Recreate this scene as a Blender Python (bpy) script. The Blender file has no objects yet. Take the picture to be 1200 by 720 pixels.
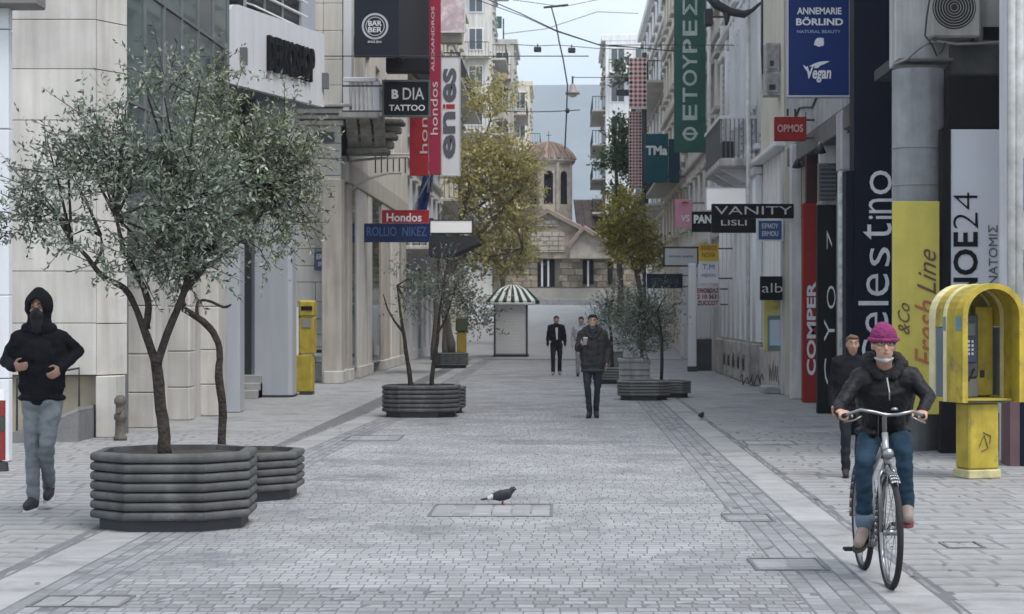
import bpy, math, random
import numpy as np
from mathutils import Vector, Matrix, noise
rnd = random.Random(7)
SC = bpy.context.scene
COL = SC.collection
# ---------------------------------------------------------------- camera
F, XV, YV, CH = 2400.0, 660.0, 367.0, 1.79      # focal length / vanishing point in photo pixels, lens height
cam_d = bpy.data.cameras.new('camera')
cam = bpy.data.objects.new('camera', cam_d); COL.objects.link(cam)
cam.location = (0, 0, CH); cam.rotation_euler = (math.pi / 2, 0, 0)
cam_d.sensor_width = 36; cam_d.lens = 36 * F / 1200
cam_d.shift_x = -(XV - 600) / 1200; cam_d.shift_y = (YV - 360) / 1200
cam_d.clip_start = 0.1; cam_d.clip_end = 12000
cam_d.dof.use_dof = True; cam_d.dof.focus_distance = 17.0; cam_d.dof.aperture_fstop = 8.0
SC.camera = cam
# ---------------------------------------------------------------- sky, sun, exposure
SUN_EL, SUN_ROT = math.radians(60), math.radians(135)
wd = bpy.data.worlds.new('World'); SC.world = wd; wd.use_nodes = True
wn = wd.node_tree; wn.nodes.clear()
def wnode(t, **k):
    n = wn.nodes.new(t)
    for a, b in k.items(): setattr(n, a, b)
    return n
sky = wnode('ShaderNodeTexSky', sky_type='NISHITA', sun_disc=False)
sky.sun_elevation = SUN_EL; sky.sun_rotation = SUN_ROT
sky.air_density = 1.0; sky.dust_density = 2.0; sky.ozone_density = 1.0
tc = wnode('ShaderNodeTexCoord'); mp = wnode('ShaderNodeMapping'); mp.inputs['Scale'].default_value = (1, 1, 2.6)
nz = wnode('ShaderNodeTexNoise'); nz.inputs['Scale'].default_value = 5.5; nz.inputs['Detail'].default_value = 7; nz.inputs['Roughness'].default_value = .55
rp = wnode('ShaderNodeMapRange'); rp.inputs[1].default_value = .36; rp.inputs[2].default_value = .66; rp.inputs[3].default_value = .40; rp.inputs[4].default_value = .95
mx = wnode('ShaderNodeMix', data_type='RGBA')
mx.inputs[7].default_value = (6.35, 6.85, 7.45, 1)
bg = wnode('ShaderNodeBackground'); bg.inputs[1].default_value = 0.108
wo = wnode('ShaderNodeOutputWorld')
L = wn.links.new
L(tc.outputs['Generated'], mp.inputs['Vector']); L(mp.outputs[0], nz.inputs['Vector']); L(nz.outputs[0], rp.inputs[0])
L(rp.outputs[0], mx.inputs[0]); L(sky.outputs[0], mx.inputs[6]); L(mx.outputs[2], bg.inputs[0]); L(bg.outputs[0], wo.inputs[0])
sd = bpy.data.lights.new('sun', 'SUN'); sd.energy = 1.5; sd.angle = math.radians(32); sd.color = (1, .96, .90)
so = bpy.data.objects.new('sun', sd); COL.objects.link(so); so.location = (0, 0, 60)
sdir = Vector((math.sin(SUN_ROT) * math.cos(SUN_EL), math.cos(SUN_ROT) * math.cos(SUN_EL), math.sin(SUN_EL)))
so.rotation_euler = sdir.to_track_quat('Z', 'Y').to_euler()
SC.view_settings.view_transform = 'Standard'; SC.view_settings.look = 'None'
SC.view_settings.exposure = 1.05; SC.view_settings.gamma = 1; SC.view_settings.use_curve_mapping = False

# ---------------------------------------------------------------- helpers
def W(x, y, d): return Vector(((x - XV) * d / F, d, CH - (y - YV) * d / F))
def gd(y): return F * CH / (y - YV)
def wx(x, d): return (x - XV) * d / F
def wz(y, d): return CH - (y - YV) * d / F

MATS = {}
def M(name, col, rough=.75, var=.18, scale=3.0, bump=0.0, bscale=30.0, metal=0.0, streak=0.0, orand=0.0, attr=0.0,
      spec=.5, spots=None, stretch=None, back=None, emit=0.0, coat=0.0, transl=0.0):
    if spec == .5 and max(col) < .09 and not metal: spec = .25
    if name in MATS: return MATS[name]
    m = bpy.data.materials.new(name); m.use_nodes = True
    nt = m.node_tree; b = nt.nodes['Principled BSDF']; lk = nt.links.new
    def N(t, **k):
        n = nt.nodes.new(t)
        for a, v in k.items(): setattr(n, a, v)
        return n
    b.inputs['Roughness'].default_value = rough; b.inputs['Metallic'].default_value = metal
    b.inputs['Specular IOR Level'].default_value = spec
    if coat: b.inputs['Coat Weight'].default_value = coat
    tcn = N('ShaderNodeTexCoord'); mpn = N('ShaderNodeMapping'); lk(tcn.outputs['Object'], mpn.inputs[0])
    if stretch: mpn.inputs['Scale'].default_value = stretch
    val = None
    def mul(a, bb, f):       # value * (1 + f*(x-.5)*2)
        mr = N('ShaderNodeMapRange'); mr.inputs[3].default_value = 1 - f; mr.inputs[4].default_value = 1 + f
        lk(bb, mr.inputs[0])
        if a is None: return mr.outputs[0]
        mm = N('ShaderNodeMath', operation='MULTIPLY'); lk(a, mm.inputs[0]); lk(mr.outputs[0], mm.inputs[1]); return mm.outputs[0]
    if var:
        n1 = N('ShaderNodeTexNoise'); n1.inputs['Scale'].default_value = scale; n1.inputs['Detail'].default_value = 6; n1.inputs['Roughness'].default_value = .62
        lk(mpn.outputs[0], n1.inputs['Vector'])
        st = N('ShaderNodeMapRange'); st.inputs[1].default_value = .28; st.inputs[2].default_value = .72; lk(n1.outputs[0], st.inputs[0])
        val = mul(val, st.outputs[0], var)
    if streak:
        mp2 = N('ShaderNodeMapping'); mp2.inputs['Scale'].default_value = (3.5, 3.5, .28); lk(tcn.outputs['Object'], mp2.inputs[0])
        n2 = N('ShaderNodeTexNoise'); n2.inputs['Scale'].default_value = 1.6; n2.inputs['Detail'].default_value = 5; lk(mp2.outputs[0], n2.inputs['Vector'])
        s2 = N('ShaderNodeMapRange'); s2.inputs[1].default_value = .3; s2.inputs[2].default_value = .7; lk(n2.outputs[0], s2.inputs[0])
        val = mul(val, s2.outputs[0], streak)
    if orand:
        oi = N('ShaderNodeObjectInfo'); val = mul(val, oi.outputs['Random'], orand)
    if attr:
        at = N('ShaderNodeAttribute'); at.attribute_name = 'rnd'; val = mul(val, at.outputs['Fac'], attr)
    base = N('ShaderNodeRGB'); base.outputs[0].default_value = (*col, 1); csock = base.outputs[0]
    if spots:                                    # (colour, scale, threshold)
        n3 = N('ShaderNodeTexNoise'); n3.inputs['Scale'].default_value = spots[1]; n3.inputs['Detail'].default_value = 8; n3.inputs['Roughness'].default_value = .7
        lk(mpn.outputs[0], n3.inputs['Vector'])
        s3 = N('ShaderNodeMapRange'); s3.inputs[1].default_value = spots[2]; s3.inputs[2].default_value = spots[2] + .12; lk(n3.outputs[0], s3.inputs[0])
        mixn = N('ShaderNodeMix', data_type='RGBA'); lk(s3.outputs[0], mixn.inputs[0]); lk(csock, mixn.inputs[6]); mixn.inputs[7].default_value = (*spots[0], 1); csock = mixn.outputs[2]
    if back:
        gm = N('ShaderNodeNewGeometry'); mb_ = N('ShaderNodeMix', data_type='RGBA'); lk(gm.outputs['Backfacing'], mb_.inputs[0]); lk(csock, mb_.inputs[6]); mb_.inputs[7].default_value = (*back, 1); csock = mb_.outputs[2]
    if val is not None:
        vm = N('ShaderNodeVectorMath', operation='SCALE'); lk(csock, vm.inputs[0]); lk(val, vm.inputs['Scale']); csock = vm.outputs[0]
    lk(csock, b.inputs['Base Color'])
    if transl:                                   # thin leaves let some light through
        tb = N('ShaderNodeBsdfTranslucent'); ms = N('ShaderNodeMixShader'); ms.inputs[0].default_value = transl; out = nt.nodes['Material Output']
        lk(csock, tb.inputs['Color']); lk(b.outputs[0], ms.inputs[1]); lk(tb.outputs[0], ms.inputs[2]); lk(ms.outputs[0], out.inputs['Surface'])
    if emit:
        lk(csock, b.inputs['Emission Color']); b.inputs['Emission Strength'].default_value = emit
    if bump:
        nb = N('ShaderNodeTexNoise'); nb.inputs['Scale'].default_value = bscale; nb.inputs['Detail'].default_value = 5; lk(mpn.outputs[0], nb.inputs['Vector'])
        bn = N('ShaderNodeBump'); bn.inputs['Strength'].default_value = bump; bn.inputs['Distance'].default_value = .02
        lk(nb.outputs[0], bn.inputs['Height']); lk(bn.outputs[0], b.inputs['Normal'])
    MATS[name] = m
    return m

def world_loc(o):
    v = Vector((0, 0, 0))
    while o is not None: v += o.location; o = o.parent
    return v
def tag(o, label=None, cat=None, group=None, kind=None):
    if label: o['label'] = label
    if cat: o['category'] = cat
    if group: o['group'] = group
    if kind: o['kind'] = kind
    return o
def thing(name, label, cat, loc, group=None):
    o = bpy.data.objects.new(name, None); COL.objects.link(o); o.location = loc
    o.empty_display_size = .1
    return tag(o, label, cat, group)
def copy_tree(o, parent=None, loc=None):
    c = o.copy(); COL.objects.link(c)
    if parent is not None: c.parent = parent
    if loc is not None: c.location = loc
    for ch in list(o.children): copy_tree(ch, c)
    return c

class MB:
    def __init__(s): s.v = []; s.f = []; s.m = []; s.cur = 0; s.r = []
    def mat(s, i): s.cur = i; return s
    def add(s, vs, fs, rv=None):
        n = len(s.v); s.v.extend([tuple(p) for p in vs])
        for f in fs: s.f.append([i + n for i in f]); s.m.append(s.cur)
        if rv is None: rv = rnd.random()
        s.r.extend([rv] * len(vs))
        return s
    def box(s, a, b, mtx=None):
        x0, y0, z0 = a; x1, y1, z1 = b
        if x0 > x1: x0, x1 = x1, x0
        if y0 > y1: y0, y1 = y1, y0
        if z0 > z1: z0, z1 = z1, z0
        vs = [Vector(p) for p in ((x0, y0, z0), (x1, y0, z0), (x1, y1, z0), (x0, y1, z0), (x0, y0, z1), (x1, y0, z1), (x1, y1, z1), (x0, y1, z1))]
        if mtx is not None: vs = [mtx @ p for p in vs]
        return s.add(vs, [(0, 3, 2, 1), (4, 5, 6, 7), (0, 1, 5, 4), (1, 2, 6, 5), (2, 3, 7, 6), (3, 0, 4, 7)])
    def bbox(s, a, b, bev=.01, mtx=None):       # box with chamfered edges
        x0, y0, z0 = [min(p, q) for p, q in zip(a, b)]; x1, y1, z1 = [max(p, q) for p, q in zip(a, b)]
        e = min(bev, (x1 - x0) * .45, (y1 - y0) * .45, (z1 - z0) * .45)
        vs = []
        for X, sx in ((x0, 1), (x1, -1)):
            for Y, sy in ((y0, 1), (y1, -1)):
                for Z, sz in ((z0, 1), (z1, -1)):
                    vs += [(X, Y + sy * e, Z + sz * e), (X + sx * e, Y, Z + sz * e), (X + sx * e, Y + sy * e, Z)]
        def I(i, j, k, t): return (i * 4 + j * 2 + k) * 3 + t
        fs = [(I(0,0,0,0), I(0,0,1,0), I(0,1,1,0), I(0,1,0,0)), (I(1,0,0,0), I(1,1,0,0), I(1,1,1,0), I(1,0,1,0)),
              (I(0,0,0,1), I(1,0,0,1), I(1,0,1,1), I(0,0,1,1)), (I(0,1,0,1), I(0,1,1,1), I(1,1,1,1), I(1,1,0,1)),
              (I(0,0,0,2), I(0,1,0,2), I(1,1,0,2), I(1,0,0,2)), (I(0,0,1,2), I(1,0,1,2), I(1,1,1,2), I(0,1,1,2))]
        for i in (0, 1):
            for j in (0, 1):
                fs.append((I(i,j,0,0), I(i,j,1,0), I(i,j,1,1), I(i,j,0,1)))
                fs.append((I(i,0,j,0), I(i,1,j,0), I(i,1,j,2), I(i,0,j,2)))
                fs.append((I(0,i,j,1), I(1,i,j,1), I(1,i,j,2), I(0,i,j,2)))
                for k in (0, 1): fs.append((I(i,j,k,0), I(i,j,k,1), I(i,j,k,2)))
        vs = [Vector(p) for p in vs]
        if mtx is not None: vs = [mtx @ p for p in vs]
        return s.add(vs, fs)
    def quad(s, a, b, c, d): return s.add([a, b, c, d], [(0, 1, 2, 3)])
    def tube(s, pts, r, seg=8, cap=True, closed=False):
        pts = [Vector(p) for p in pts]; n = len(pts)
        rs = list(r) if hasattr(r, '__len__') else [r] * n
        rings = []; ref = None
        for i, p in enumerate(pts):
            if closed: t = pts[(i + 1) % n] - pts[i - 1]
            else: t = pts[min(i + 1, n - 1)] - pts[max(i - 1, 0)]
            if t.length < 1e-9: t = Vector((0, 0, 1))
            t.normalize()
            if ref is None: ref = Vector((0, 0, 1)) if abs(t.z) < .9 else Vector((1, 0, 0))
            a = ref - t * ref.dot(t)
            if a.length < 1e-4: a = t.orthogonal()
            a.normalize(); ref = a
            bq = t.cross(a)
            rings.append([p + (a * math.cos(2 * math.pi * j / seg) + bq * math.sin(2 * math.pi * j / seg)) * rs[i] for j in range(seg)])
        vs = [p for ring in rings for p in ring]; fs = []
        for i in range(n if closed else n - 1):
            i2 = (i + 1) % n
            for j in range(seg):
                j2 = (j + 1) % seg
                fs.append((i * seg + j, i * seg + j2, i2 * seg + j2, i2 * seg + j))
        if cap and not closed:
            fs.append(tuple(range(seg - 1, -1, -1))); fs.append(tuple((n - 1) * seg + j for j in range(seg)))
        return s.add(vs, fs)
    def lathe(s, c, prof, seg=24, axis='Z', a0=0.0, poly=None):
        vs = []; c = Vector(c)
        for r, z in prof:
            for j in range(seg):
                a = 2 * math.pi * j / seg + a0
                p = Vector((r * math.cos(a), r * math.sin(a), z))
                if axis == 'Y': p = Vector((p.x, p.z, p.y))
                if axis == 'X': p = Vector((p.z, p.x, p.y))
                vs.append(c + p)
        fs = []
        for i in range(len(prof) - 1):
            for j in range(seg):
                j2 = (j + 1) % seg
                fs.append((i * seg + j, i * seg + j2, (i + 1) * seg + j2, (i + 1) * seg + j))
        fs.append(tuple(range(seg - 1, -1, -1))); fs.append(tuple((len(prof) - 1) * seg + j for j in range(seg)))
        return s.add(vs, fs)
    def stack(s, rings):                         # rings: list of equal-length point lists
        n = len(rings[0]); vs = [p for r in rings for p in r]; fs = []
        for i in range(len(rings) - 1):
            for j in range(n):
                j2 = (j + 1) % n; fs.append((i * n + j, i * n + j2, (i + 1) * n + j2, (i + 1) * n + j))
        fs.append(tuple(range(n - 1, -1, -1))); fs.append(tuple((len(rings) - 1) * n + j for j in range(n)))
        return s.add(vs, fs)
    def prism(s, poly, e):                       # polygon of 3-D points pushed by vector e
        n = len(poly); e = Vector(e); a = [Vector(p) for p in poly]; b = [p + e for p in a]
        fs = [tuple(range(n - 1, -1, -1)), tuple(range(n, 2 * n))] + [(i, (i + 1) % n, n + (i + 1) % n, n + i) for i in range(n)]
        return s.add(a + b, fs)
    def ell(s, c, r, seg=14, rings=9, mtx=None):
        c = Vector(c); vs = []; fs = []
        if not hasattr(r, '__len__'): r = (r, r, r)
        for i in range(1, rings):
            t = math.pi * i / rings
            for j in range(seg):
                a = 2 * math.pi * j / seg
                p = Vector((r[0] * math.sin(t) * math.cos(a), r[1] * math.sin(t) * math.sin(a), r[2] * math.cos(t)))
                vs.append(c + (mtx @ p if mtx is not None else p))
        tp = Vector((0, 0, r[2])); 
        vs += [c + (mtx @ tp if mtx is not None else tp), c - (mtx @ tp if mtx is not None else tp)]
        for i in range(rings - 2):
            for j in range(seg):
                j2 = (j + 1) % seg; fs.append((i * seg + j, (i + 1) * seg + j, (i + 1) * seg + j2, i * seg + j2))
        T = len(vs) - 2
        for j in range(seg):
            j2 = (j + 1) % seg
            fs.append((T, j, j2)); fs.append((T + 1, (rings - 2) * seg + j2, (rings - 2) * seg + j))
        return s.add(vs, fs)
    def mesh(s, name, mats, off=Vector((0, 0, 0)), smooth=False):
        me = bpy.data.meshes.new(name)
        me.from_pydata([(p[0] - off[0], p[1] - off[1], p[2] - off[2]) for p in s.v], [], s.f)
        for m in (mats if isinstance(mats, (list, tuple)) else [mats]): me.materials.append(m)
        if any(s.m): me.polygons.foreach_set('material_index', s.m)
        if smooth: me.polygons.foreach_set('use_smooth', [True] * len(s.f))
        at = me.attributes.new('rnd', 'FLOAT', 'POINT'); at.data.foreach_set('value', s.r)
        me.update()
        return me
    def build(s, name, mats, parent=None, smooth=False, origin=None):
        if not s.v: return None
        if parent is not None: off = world_loc(parent)
        elif origin is not None: off = Vector(origin)
        else:
            xs = [p[0] for p in s.v]; ys = [p[1] for p in s.v]; zs = [p[2] for p in s.v]
            off = Vector(((min(xs) + max(xs)) / 2, (min(ys) + max(ys)) / 2, min(zs)))
        o = bpy.data.objects.new(name, s.mesh(name, mats, off, smooth)); COL.objects.link(o)
        if parent is not None: o.parent = parent
        else: o.location = off
        return o
def part_box(name, mat, parent, a, b, bev=0.0):
    mb = MB(); (mb.bbox(a, b, bev) if bev else mb.box(a, b)); return mb.build(name, mat, parent)

# ---- lettering: a font curve turned into a thin mesh, fitted to a box
_tc = {}
def text_geo(s, ext=.012, bold=0.0, shear=0.0):
    key = (s, ext, bold, shear)
    if key in _tc: return _tc[key]
    cu = bpy.data.curves.new('lettering', 'FONT'); cu.body = s; cu.extrude = ext; cu.offset = bold; cu.shear = shear; cu.resolution_u = 3
    ob = bpy.data.objects.new('lettering', cu); COL.objects.link(ob)
    dg = bpy.context.evaluated_depsgraph_get(); dg.update()
    me = bpy.data.meshes.new_from_object(ob.evaluated_get(dg))
    vs = [Vector(v.co) for v in me.vertices]; fs = [tuple(p.vertices) for p in me.polygons]
    bpy.data.objects.remove(ob); bpy.data.curves.remove(cu); bpy.data.meshes.remove(me)
    _tc[key] = (vs, fs); return _tc[key]
def text_into(mb, s, o, ux, uy, w, h, depth=.006, bold=0.0, shear=0.0, bend=None):
    """letters filling w x h, lower left at o, writing along unit ux, up along uy; normal = ux x uy"""
    vs, fs = text_geo(s, .5, bold, shear)
    if not vs: return
    x0 = min(p.x for p in vs); x1 = max(p.x for p in vs); y0 = min(p.y for p in vs); y1 = max(p.y for p in vs)
    ux = Vector(ux); uy = Vector(uy); nn = ux.cross(uy)
    mb.add([Vector(o) + ux * ((p.x - x0) / (x1 - x0) * w) + uy * ((p.y - y0) / (y1 - y0) * h) + nn * ((p.z + .5) * depth) for p in vs], fs)
def text_px(mb, s, x0, y0, x1, y1, d, up=False, bold=0.0, shear=0.0):
    """letters that face the camera at depth d, filling the photo box; up = reads upwards"""
    a = W(x0, y1, d - .006); k = d / F; w = (x1 - x0) * k; h = (y1 - y0) * k
    if not up: text_into(mb, s, a, (1, 0, 0), (0, 0, 1), w, h, bold=bold, shear=shear)
    else: text_into(mb, s, W(x1, y1, d - .006), (0, 0, 1), (-1, 0, 0), h, w, bold=bold, shear=shear)

def sign(name, label, cat, x0, y0, x1, y1, d, mat, th=.1, frame=None, fw=.035, texts=(), wall=None, brk=None, group=None):
    """a board that stands across the street at depth d (photo box), with frame, lettering and brackets to the wall"""
    a = W(x0, y1, d); b = W(x1, y0, d)
    r = thing(name, label, cat, ((a.x + b.x) / 2, d + th / 2, a.z), group)
    part_box('board', mat, r, (a.x, d, a.z), (b.x, d + th, b.z), .008)
    if frame:
        mb = MB(); e = fw
        mb.box((a.x - e, d - .012, a.z - e), (b.x + e, d + th + .012, a.z)); mb.box((a.x - e, d - .012, b.z), (b.x + e, d + th + .012, b.z + e))
        mb.box((a.x - e, d - .012, a.z), (a.x, d + th + .012, b.z)); mb.box((b.x, d - .012, a.z), (b.x + e, d + th + .012, b.z))
        mb.build('frame', frame, r)
    for t in texts:
        mb = MB(); text_px(mb, t[0], t[1], t[2], t[3], t[4], d, up=(len(t) > 6 and t[6]), bold=(t[7] if len(t) > 7 else 0), shear=(t[8] if len(t) > 8 else 0))
        mb.build('lettering', t[5], r)
    if wall is not None:
        side = b.x if wall > b.x else a.x
        for z in (a.z + (b.z - a.z) * .12, a.z + (b.z - a.z) * .88):
            mb = MB(); mb.box((side, d + th * .3, z - .02), (wall, d + th * .7, z + .02)); mb.build('bracket', M('bracket_metal', (.08, .08, .085), .5, metal=.6), r)
    return r

def wallgrid(mb, o, u, n, us, zs, opens, depth=.18):
    """wall sheet with real openings: o corner, u along, n outward; opens = set of (i,j) cells left open, with reveals"""
    o = Vector(o); u = Vector(u); n = Vector(n); z = Vector((0, 0, 1))
    P = lambda a, b, dd=0: o + u * a + z * b - n * dd
    flip = u.cross(z).dot(n) < 0
    def q(a, b, c, d):
        mb.add([a, b, c, d], [(3, 2, 1, 0) if flip else (0, 1, 2, 3)])
    for i in range(len(us) - 1):
        for j in range(len(zs) - 1):
            a0, a1, b0, b1 = us[i], us[i + 1], zs[j], zs[j + 1]
            if (i, j) not in opens: q(P(a0, b0), P(a1, b0), P(a1, b1), P(a0, b1))
            else:
                q(P(a0, b0), P(a0, b0, depth), P(a1, b0, depth), P(a1, b0)) if False else None
                mb.add([P(a0, b0), P(a1, b0), P(a1, b0, depth), P(a0, b0, depth)], [(0, 1, 2, 3)])
                mb.add([P(a0, b1), P(a1, b1), P(a1, b1, depth), P(a0, b1, depth)], [(3, 2, 1, 0)])
                mb.add([P(a0, b0), P(a0, b1), P(a0, b1, depth), P(a0, b0, depth)], [(3, 2, 1, 0)])
                mb.add([P(a1, b0), P(a1, b1), P(a1, b1, depth), P(a1, b0, depth)], [(0, 1, 2, 3)])
def window(parent, o, u, n, a0, a1, b0, b1, depth, fmat, gmat, nx=2, nz=2, name='window', fr=.06):
    """frame part with a pane sub-part inside an opening"""
    o = Vector(o); u = Vector(u); n = Vector(n); z = Vector((0, 0, 1))
    mtx = Matrix((( u.x, -n.x, 0, o.x), (u.y, -n.y, 0, o.y), (u.z, -n.z, 1, o.z), (0, 0, 0, 1)))
    mb = MB(); d0, d1 = depth - .07, depth
    mb.box((a0, d0, b0), (a0 + fr, d1, b1), mtx); mb.box((a1 - fr, d0, b0), (a1, d1, b1), mtx)
    mb.box((a0 + fr, d0, b0), (a1 - fr, d1, b0 + fr), mtx); mb.box((a0 + fr, d0, b1 - fr), (a1 - fr, d1, b1), mtx)
    for i in range(1, nx):
        c = a0 + (a1 - a0) * i / nx; mb.box((c - fr * .4, d0 + .004, b0 + fr), (c + fr * .4, d1, b1 - fr), mtx)
    for i in range(1, nz):
        c = b0 + (b1 - b0) * i / nz; mb.box((a0 + fr, d0 + .008, c - fr * .35), (a1 - fr, d1, c + fr * .35), mtx)
    w = mb.build(name, fmat, parent)
    mb = MB(); mb.box((a0 + .003, d1 + .003, b0 + .003), (a1 - .003, d1 + .02, b1 - .003), mtx); mb.build('pane', gmat, w)
    return w

# ---- soft bodies: overlapping capsules / ellipsoids fused by a voxel remesh into one continuous surface
def blob_mesh(prims, voxel=.009, smooth=4, wrinkle=0.0, wscale=9.0):
    mb = MB()
    for p in prims:
        if p[0] == 'c':
            a, b, ra, rb = Vector(p[1]), Vector(p[2]), p[3], p[4]
            ax = b - a; l = max(ax.length, 1e-5); ax = ax / l
            pts = []; rs = []
            for t in (-1, -.86, -.5, 0): pts.append(a + ax * (ra * t)); rs.append(max(ra * math.sqrt(max(0, 1 - t * t)), ra * .05))
            for t in (.5,): pts.append(a.lerp(b, t)); rs.append((ra + rb) / 2)
            for t in (0, .5, .86, 1): pts.append(b + ax * (rb * t)); rs.append(max(rb * math.sqrt(max(0, 1 - t * t)), rb * .05))
            mb.tube(pts, rs, 12)
        else:
            mb.ell(p[1], p[2], 16, 10, p[3] if len(p) > 3 else None)
    me = mb.mesh('body', [])
    ob = bpy.data.objects.new('body', me); COL.objects.link(ob)
    r = ob.modifiers.new('r', 'REMESH'); r.mode = 'VOXEL'; r.voxel_size = voxel; r.adaptivity = 0
    if smooth:
        s = ob.modifiers.new('s', 'SMOOTH'); s.factor = .5; s.iterations = smooth
    dg = bpy.context.evaluated_depsgraph_get(); dg.update()
    out = bpy.data.meshes.new_from_object(ob.evaluated_get(dg))
    bpy.data.objects.remove(ob); bpy.data.meshes.remove(me)
    if wrinkle:
        nv = len(out.vertices); co = np.empty(nv * 3); out.vertices.foreach_get('co', co); co = co.reshape(-1, 3)
        no = np.empty(nv * 3); out.vertices.foreach_get('normal', no); no = no.reshape(-1, 3)
        dv = np.array([noise.noise(Vector((c[0] * wscale, c[1] * wscale, c[2] * wscale * 1.7))) + .5 * noise.noise(Vector((c[0] * wscale * 2.3 + 9, c[1] * wscale * 2.3, c[2] * wscale * 3.4))) for c in co])
        co += no * (dv * wrinkle)[:, None]; out.vertices.foreach_set('co', co.ravel())
    out.polygons.foreach_set('use_smooth', [True] * len(out.polygons)); out.update()
    return out
def blob(name, prims, mats, parent, voxel=.009, smooth=4, wrinkle=0.0, wscale=9.0, zone=None):
    """prims in the parent's own coordinates"""
    me = blob_mesh(prims, voxel, smooth, wrinkle, wscale); me.name = name
    me.materials.clear()
    for m in (mats if isinstance(mats, (list, tuple)) else [mats]): me.materials.append(m)
    if zone: me.polygons.foreach_set('material_index', [zone(p.center) for p in me.polygons])
    else: me.polygons.foreach_set('material_index', [0] * len(me.polygons))
    o = bpy.data.objects.new(name, me); COL.objects.link(o); o.parent = parent
    return o
# ---------------------------------------------------------------- shared materials
sett_m = M('granite_sett', (.240, .244, .250), .68, .25, .9, .45, 60, attr=.13, orand=.14, spots=((.155, .16, .168), .55, .52))
slab_m = M('pavement_slab', (.255, .256, .257), .75, .2, 3, .5, 45, attr=.07, orand=.06, spots=((.155, .156, .156), .7, .53))
kerb_m = M('kerb_stone', (.268, .269, .271), .7, .16, 3, .35, 40, attr=.08, orand=.08, spots=((.20, .20, .20), 1.2, .52))
pjoint_m = M('slab_joint', (.165, .166, .168), .9, .3, 4, .3, 60)
joint_m = M('paving_joint', (.12, .123, .128), .9, .3, 4, .3, 60)
cream = M('cream_stone', (.47, .452, .418), .7, .12, 1.2, .15, 35, streak=.17, orand=.06, spots=((.40, .38, .345), .9, .6))
ltgrey = M('light_grey_render', (.50, .51, .53), .75, .1, .8, .1, 30, streak=.14)
white_r = M('white_render', (.70, .705, .71), .7, .08, .8, .1, 30, streak=.13)
blue_grey = M('blue_grey_cladding', (.36, .385, .42), .45, .06, .6, streak=.06)
beige = M('beige_render', (.60, .545, .45), .8, .12, .7, .12, 25, streak=.15)
beige2 = M('sand_render', (.50, .46, .40), .8, .12, .7, .12, 25, streak=.18)
tan = M('tan_stone', (.36, .31, .22), .7, .2, 2, .2, 30)
pale_r = M('pale_render', (.60, .58, .54), .8, .1, .5, streak=.2)
brownst = M('brown_stone', (.27, .225, .172), .85, .35, 1.5, .4, 12, orand=.32, spots=((.34, .30, .245), 2.5, .52))
dirty = M('dirty_plinth_stone', (.30, .285, .26), .85, .3, 3, .3, 25, streak=.3, orand=.12)
concrete = M('raw_concrete', (.19, .195, .198), .8, .25, 2.2, .25, 25, streak=.22, spots=((.27, .265, .26), 1.5, .58))
dkgrey = M('dark_grey_paint', (.06, .063, .068), .55, .2, 2, spec=.22)
black = M('black_panel', (.012, .012, .014), .5, .25, 2, spec=.1)
navyblk = M('navy_black_panel', (.007, .009, .020), .5, .2, 2, spec=.1)
glass = M('shop_glass', (.025, .032, .036), .05, .2, .8, spec=.9)
glass2 = M('window_glass', (.06, .075, .085), .08, .3, .5, spec=.8)
greenglass = M('green_glass', (.05, .085, .085), .04, .3, .6, spec=1.0)
metal = M('galvanised_metal', (.35, .36, .37), .4, .1, 5, metal=.7)
iron = M('dark_iron', (.035, .036, .04), .55, .2, 5, metal=.3)
alu = M('aluminium', (.5, .51, .52), .35, .08, 5, metal=.6)
whitep = M('white_paint', (.74, .745, .75), .5, .06, 2)
offw = M('off_white_board', (.66, .67, .69), .5, .06, 1.2)
bluep = M('royal_blue_board', (.008, .025, .13), .4, .15, 1, spec=.22)
navyp = M('navy_board', (.010, .022, .085), .45, .2, 1.5, spec=.22)
redp = M('red_board', (.36, .022, .03), .5, .14, 2, spec=.22)
crimson = M('crimson_banner', (.30, .022, .055), .6, .14, 2, spec=.22)
darkred = M('dark_red_banner', (.27, .018, .015), .55, .2, 2, spec=.22)
tealp = M('teal_board', (.006, .07, .095), .45, .15, 1, spec=.22)
greenp = M('green_banner', (.035, .105, .085), .6, .12, 1.5, spec=.22)
pinkp = M('pink_board', (.55, .25, .32), .55, .1, 2)
yellowp = M('yellow_paint', (.36, .275, .025), .55, .3, 4, .1, 30, streak=.2, spots=((.20, .15, .05), 3.5, .55))
yellowb = M('yellow_banner', (.45, .385, .07), .6, .14, 2, streak=.08)
brown_t = M('brown_lettering', (.10, .055, .03), .7, .1)
bark = M('olive_bark', (.045, .038, .032), .95, .5, 18, 1.6, 28, spec=.1)
bark2 = M('grey_bark', (.10, .085, .07), .9, .3, 10, .6, 30)
soil = M('planter_soil', (.05, .04, .03), .95, .4, 9, .6, 40)
planter_m = M('planter_plastic', (.073, .076, .077), .62, .3, 5, .2, 60, streak=.25, spots=((.12, .118, .105), 4, .57))
planter_l = M('pale_planter', (.27, .275, .27), .7, .2, 4, .15, 30, streak=.25)
tile_m = M('roof_tile', (.25, .175, .145), .85, .3, 1.2, .3, 10, attr=.25)
olive_leaf = M('olive_leaf', (.102, .130, .086), .6, 0, attr=.7, back=(.235, .265, .22), spec=.4, transl=.2)
olive_leaf_warm = M('olive_leaf_warm', (.105, .128, .062), .6, 0, attr=.7, back=(.23, .255, .19), spec=.4, transl=.2)
yellow_leaf = M('autumn_leaf', (.50, .44, .185), .65, 0, attr=.5, back=(.44, .42, .20), spec=.3, transl=.45)
rust_leaf = M('rusty_leaf', (.42, .39, .085), .65, 0, attr=.6, back=(.40, .35, .10), spec=.3, transl=.4)
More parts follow.
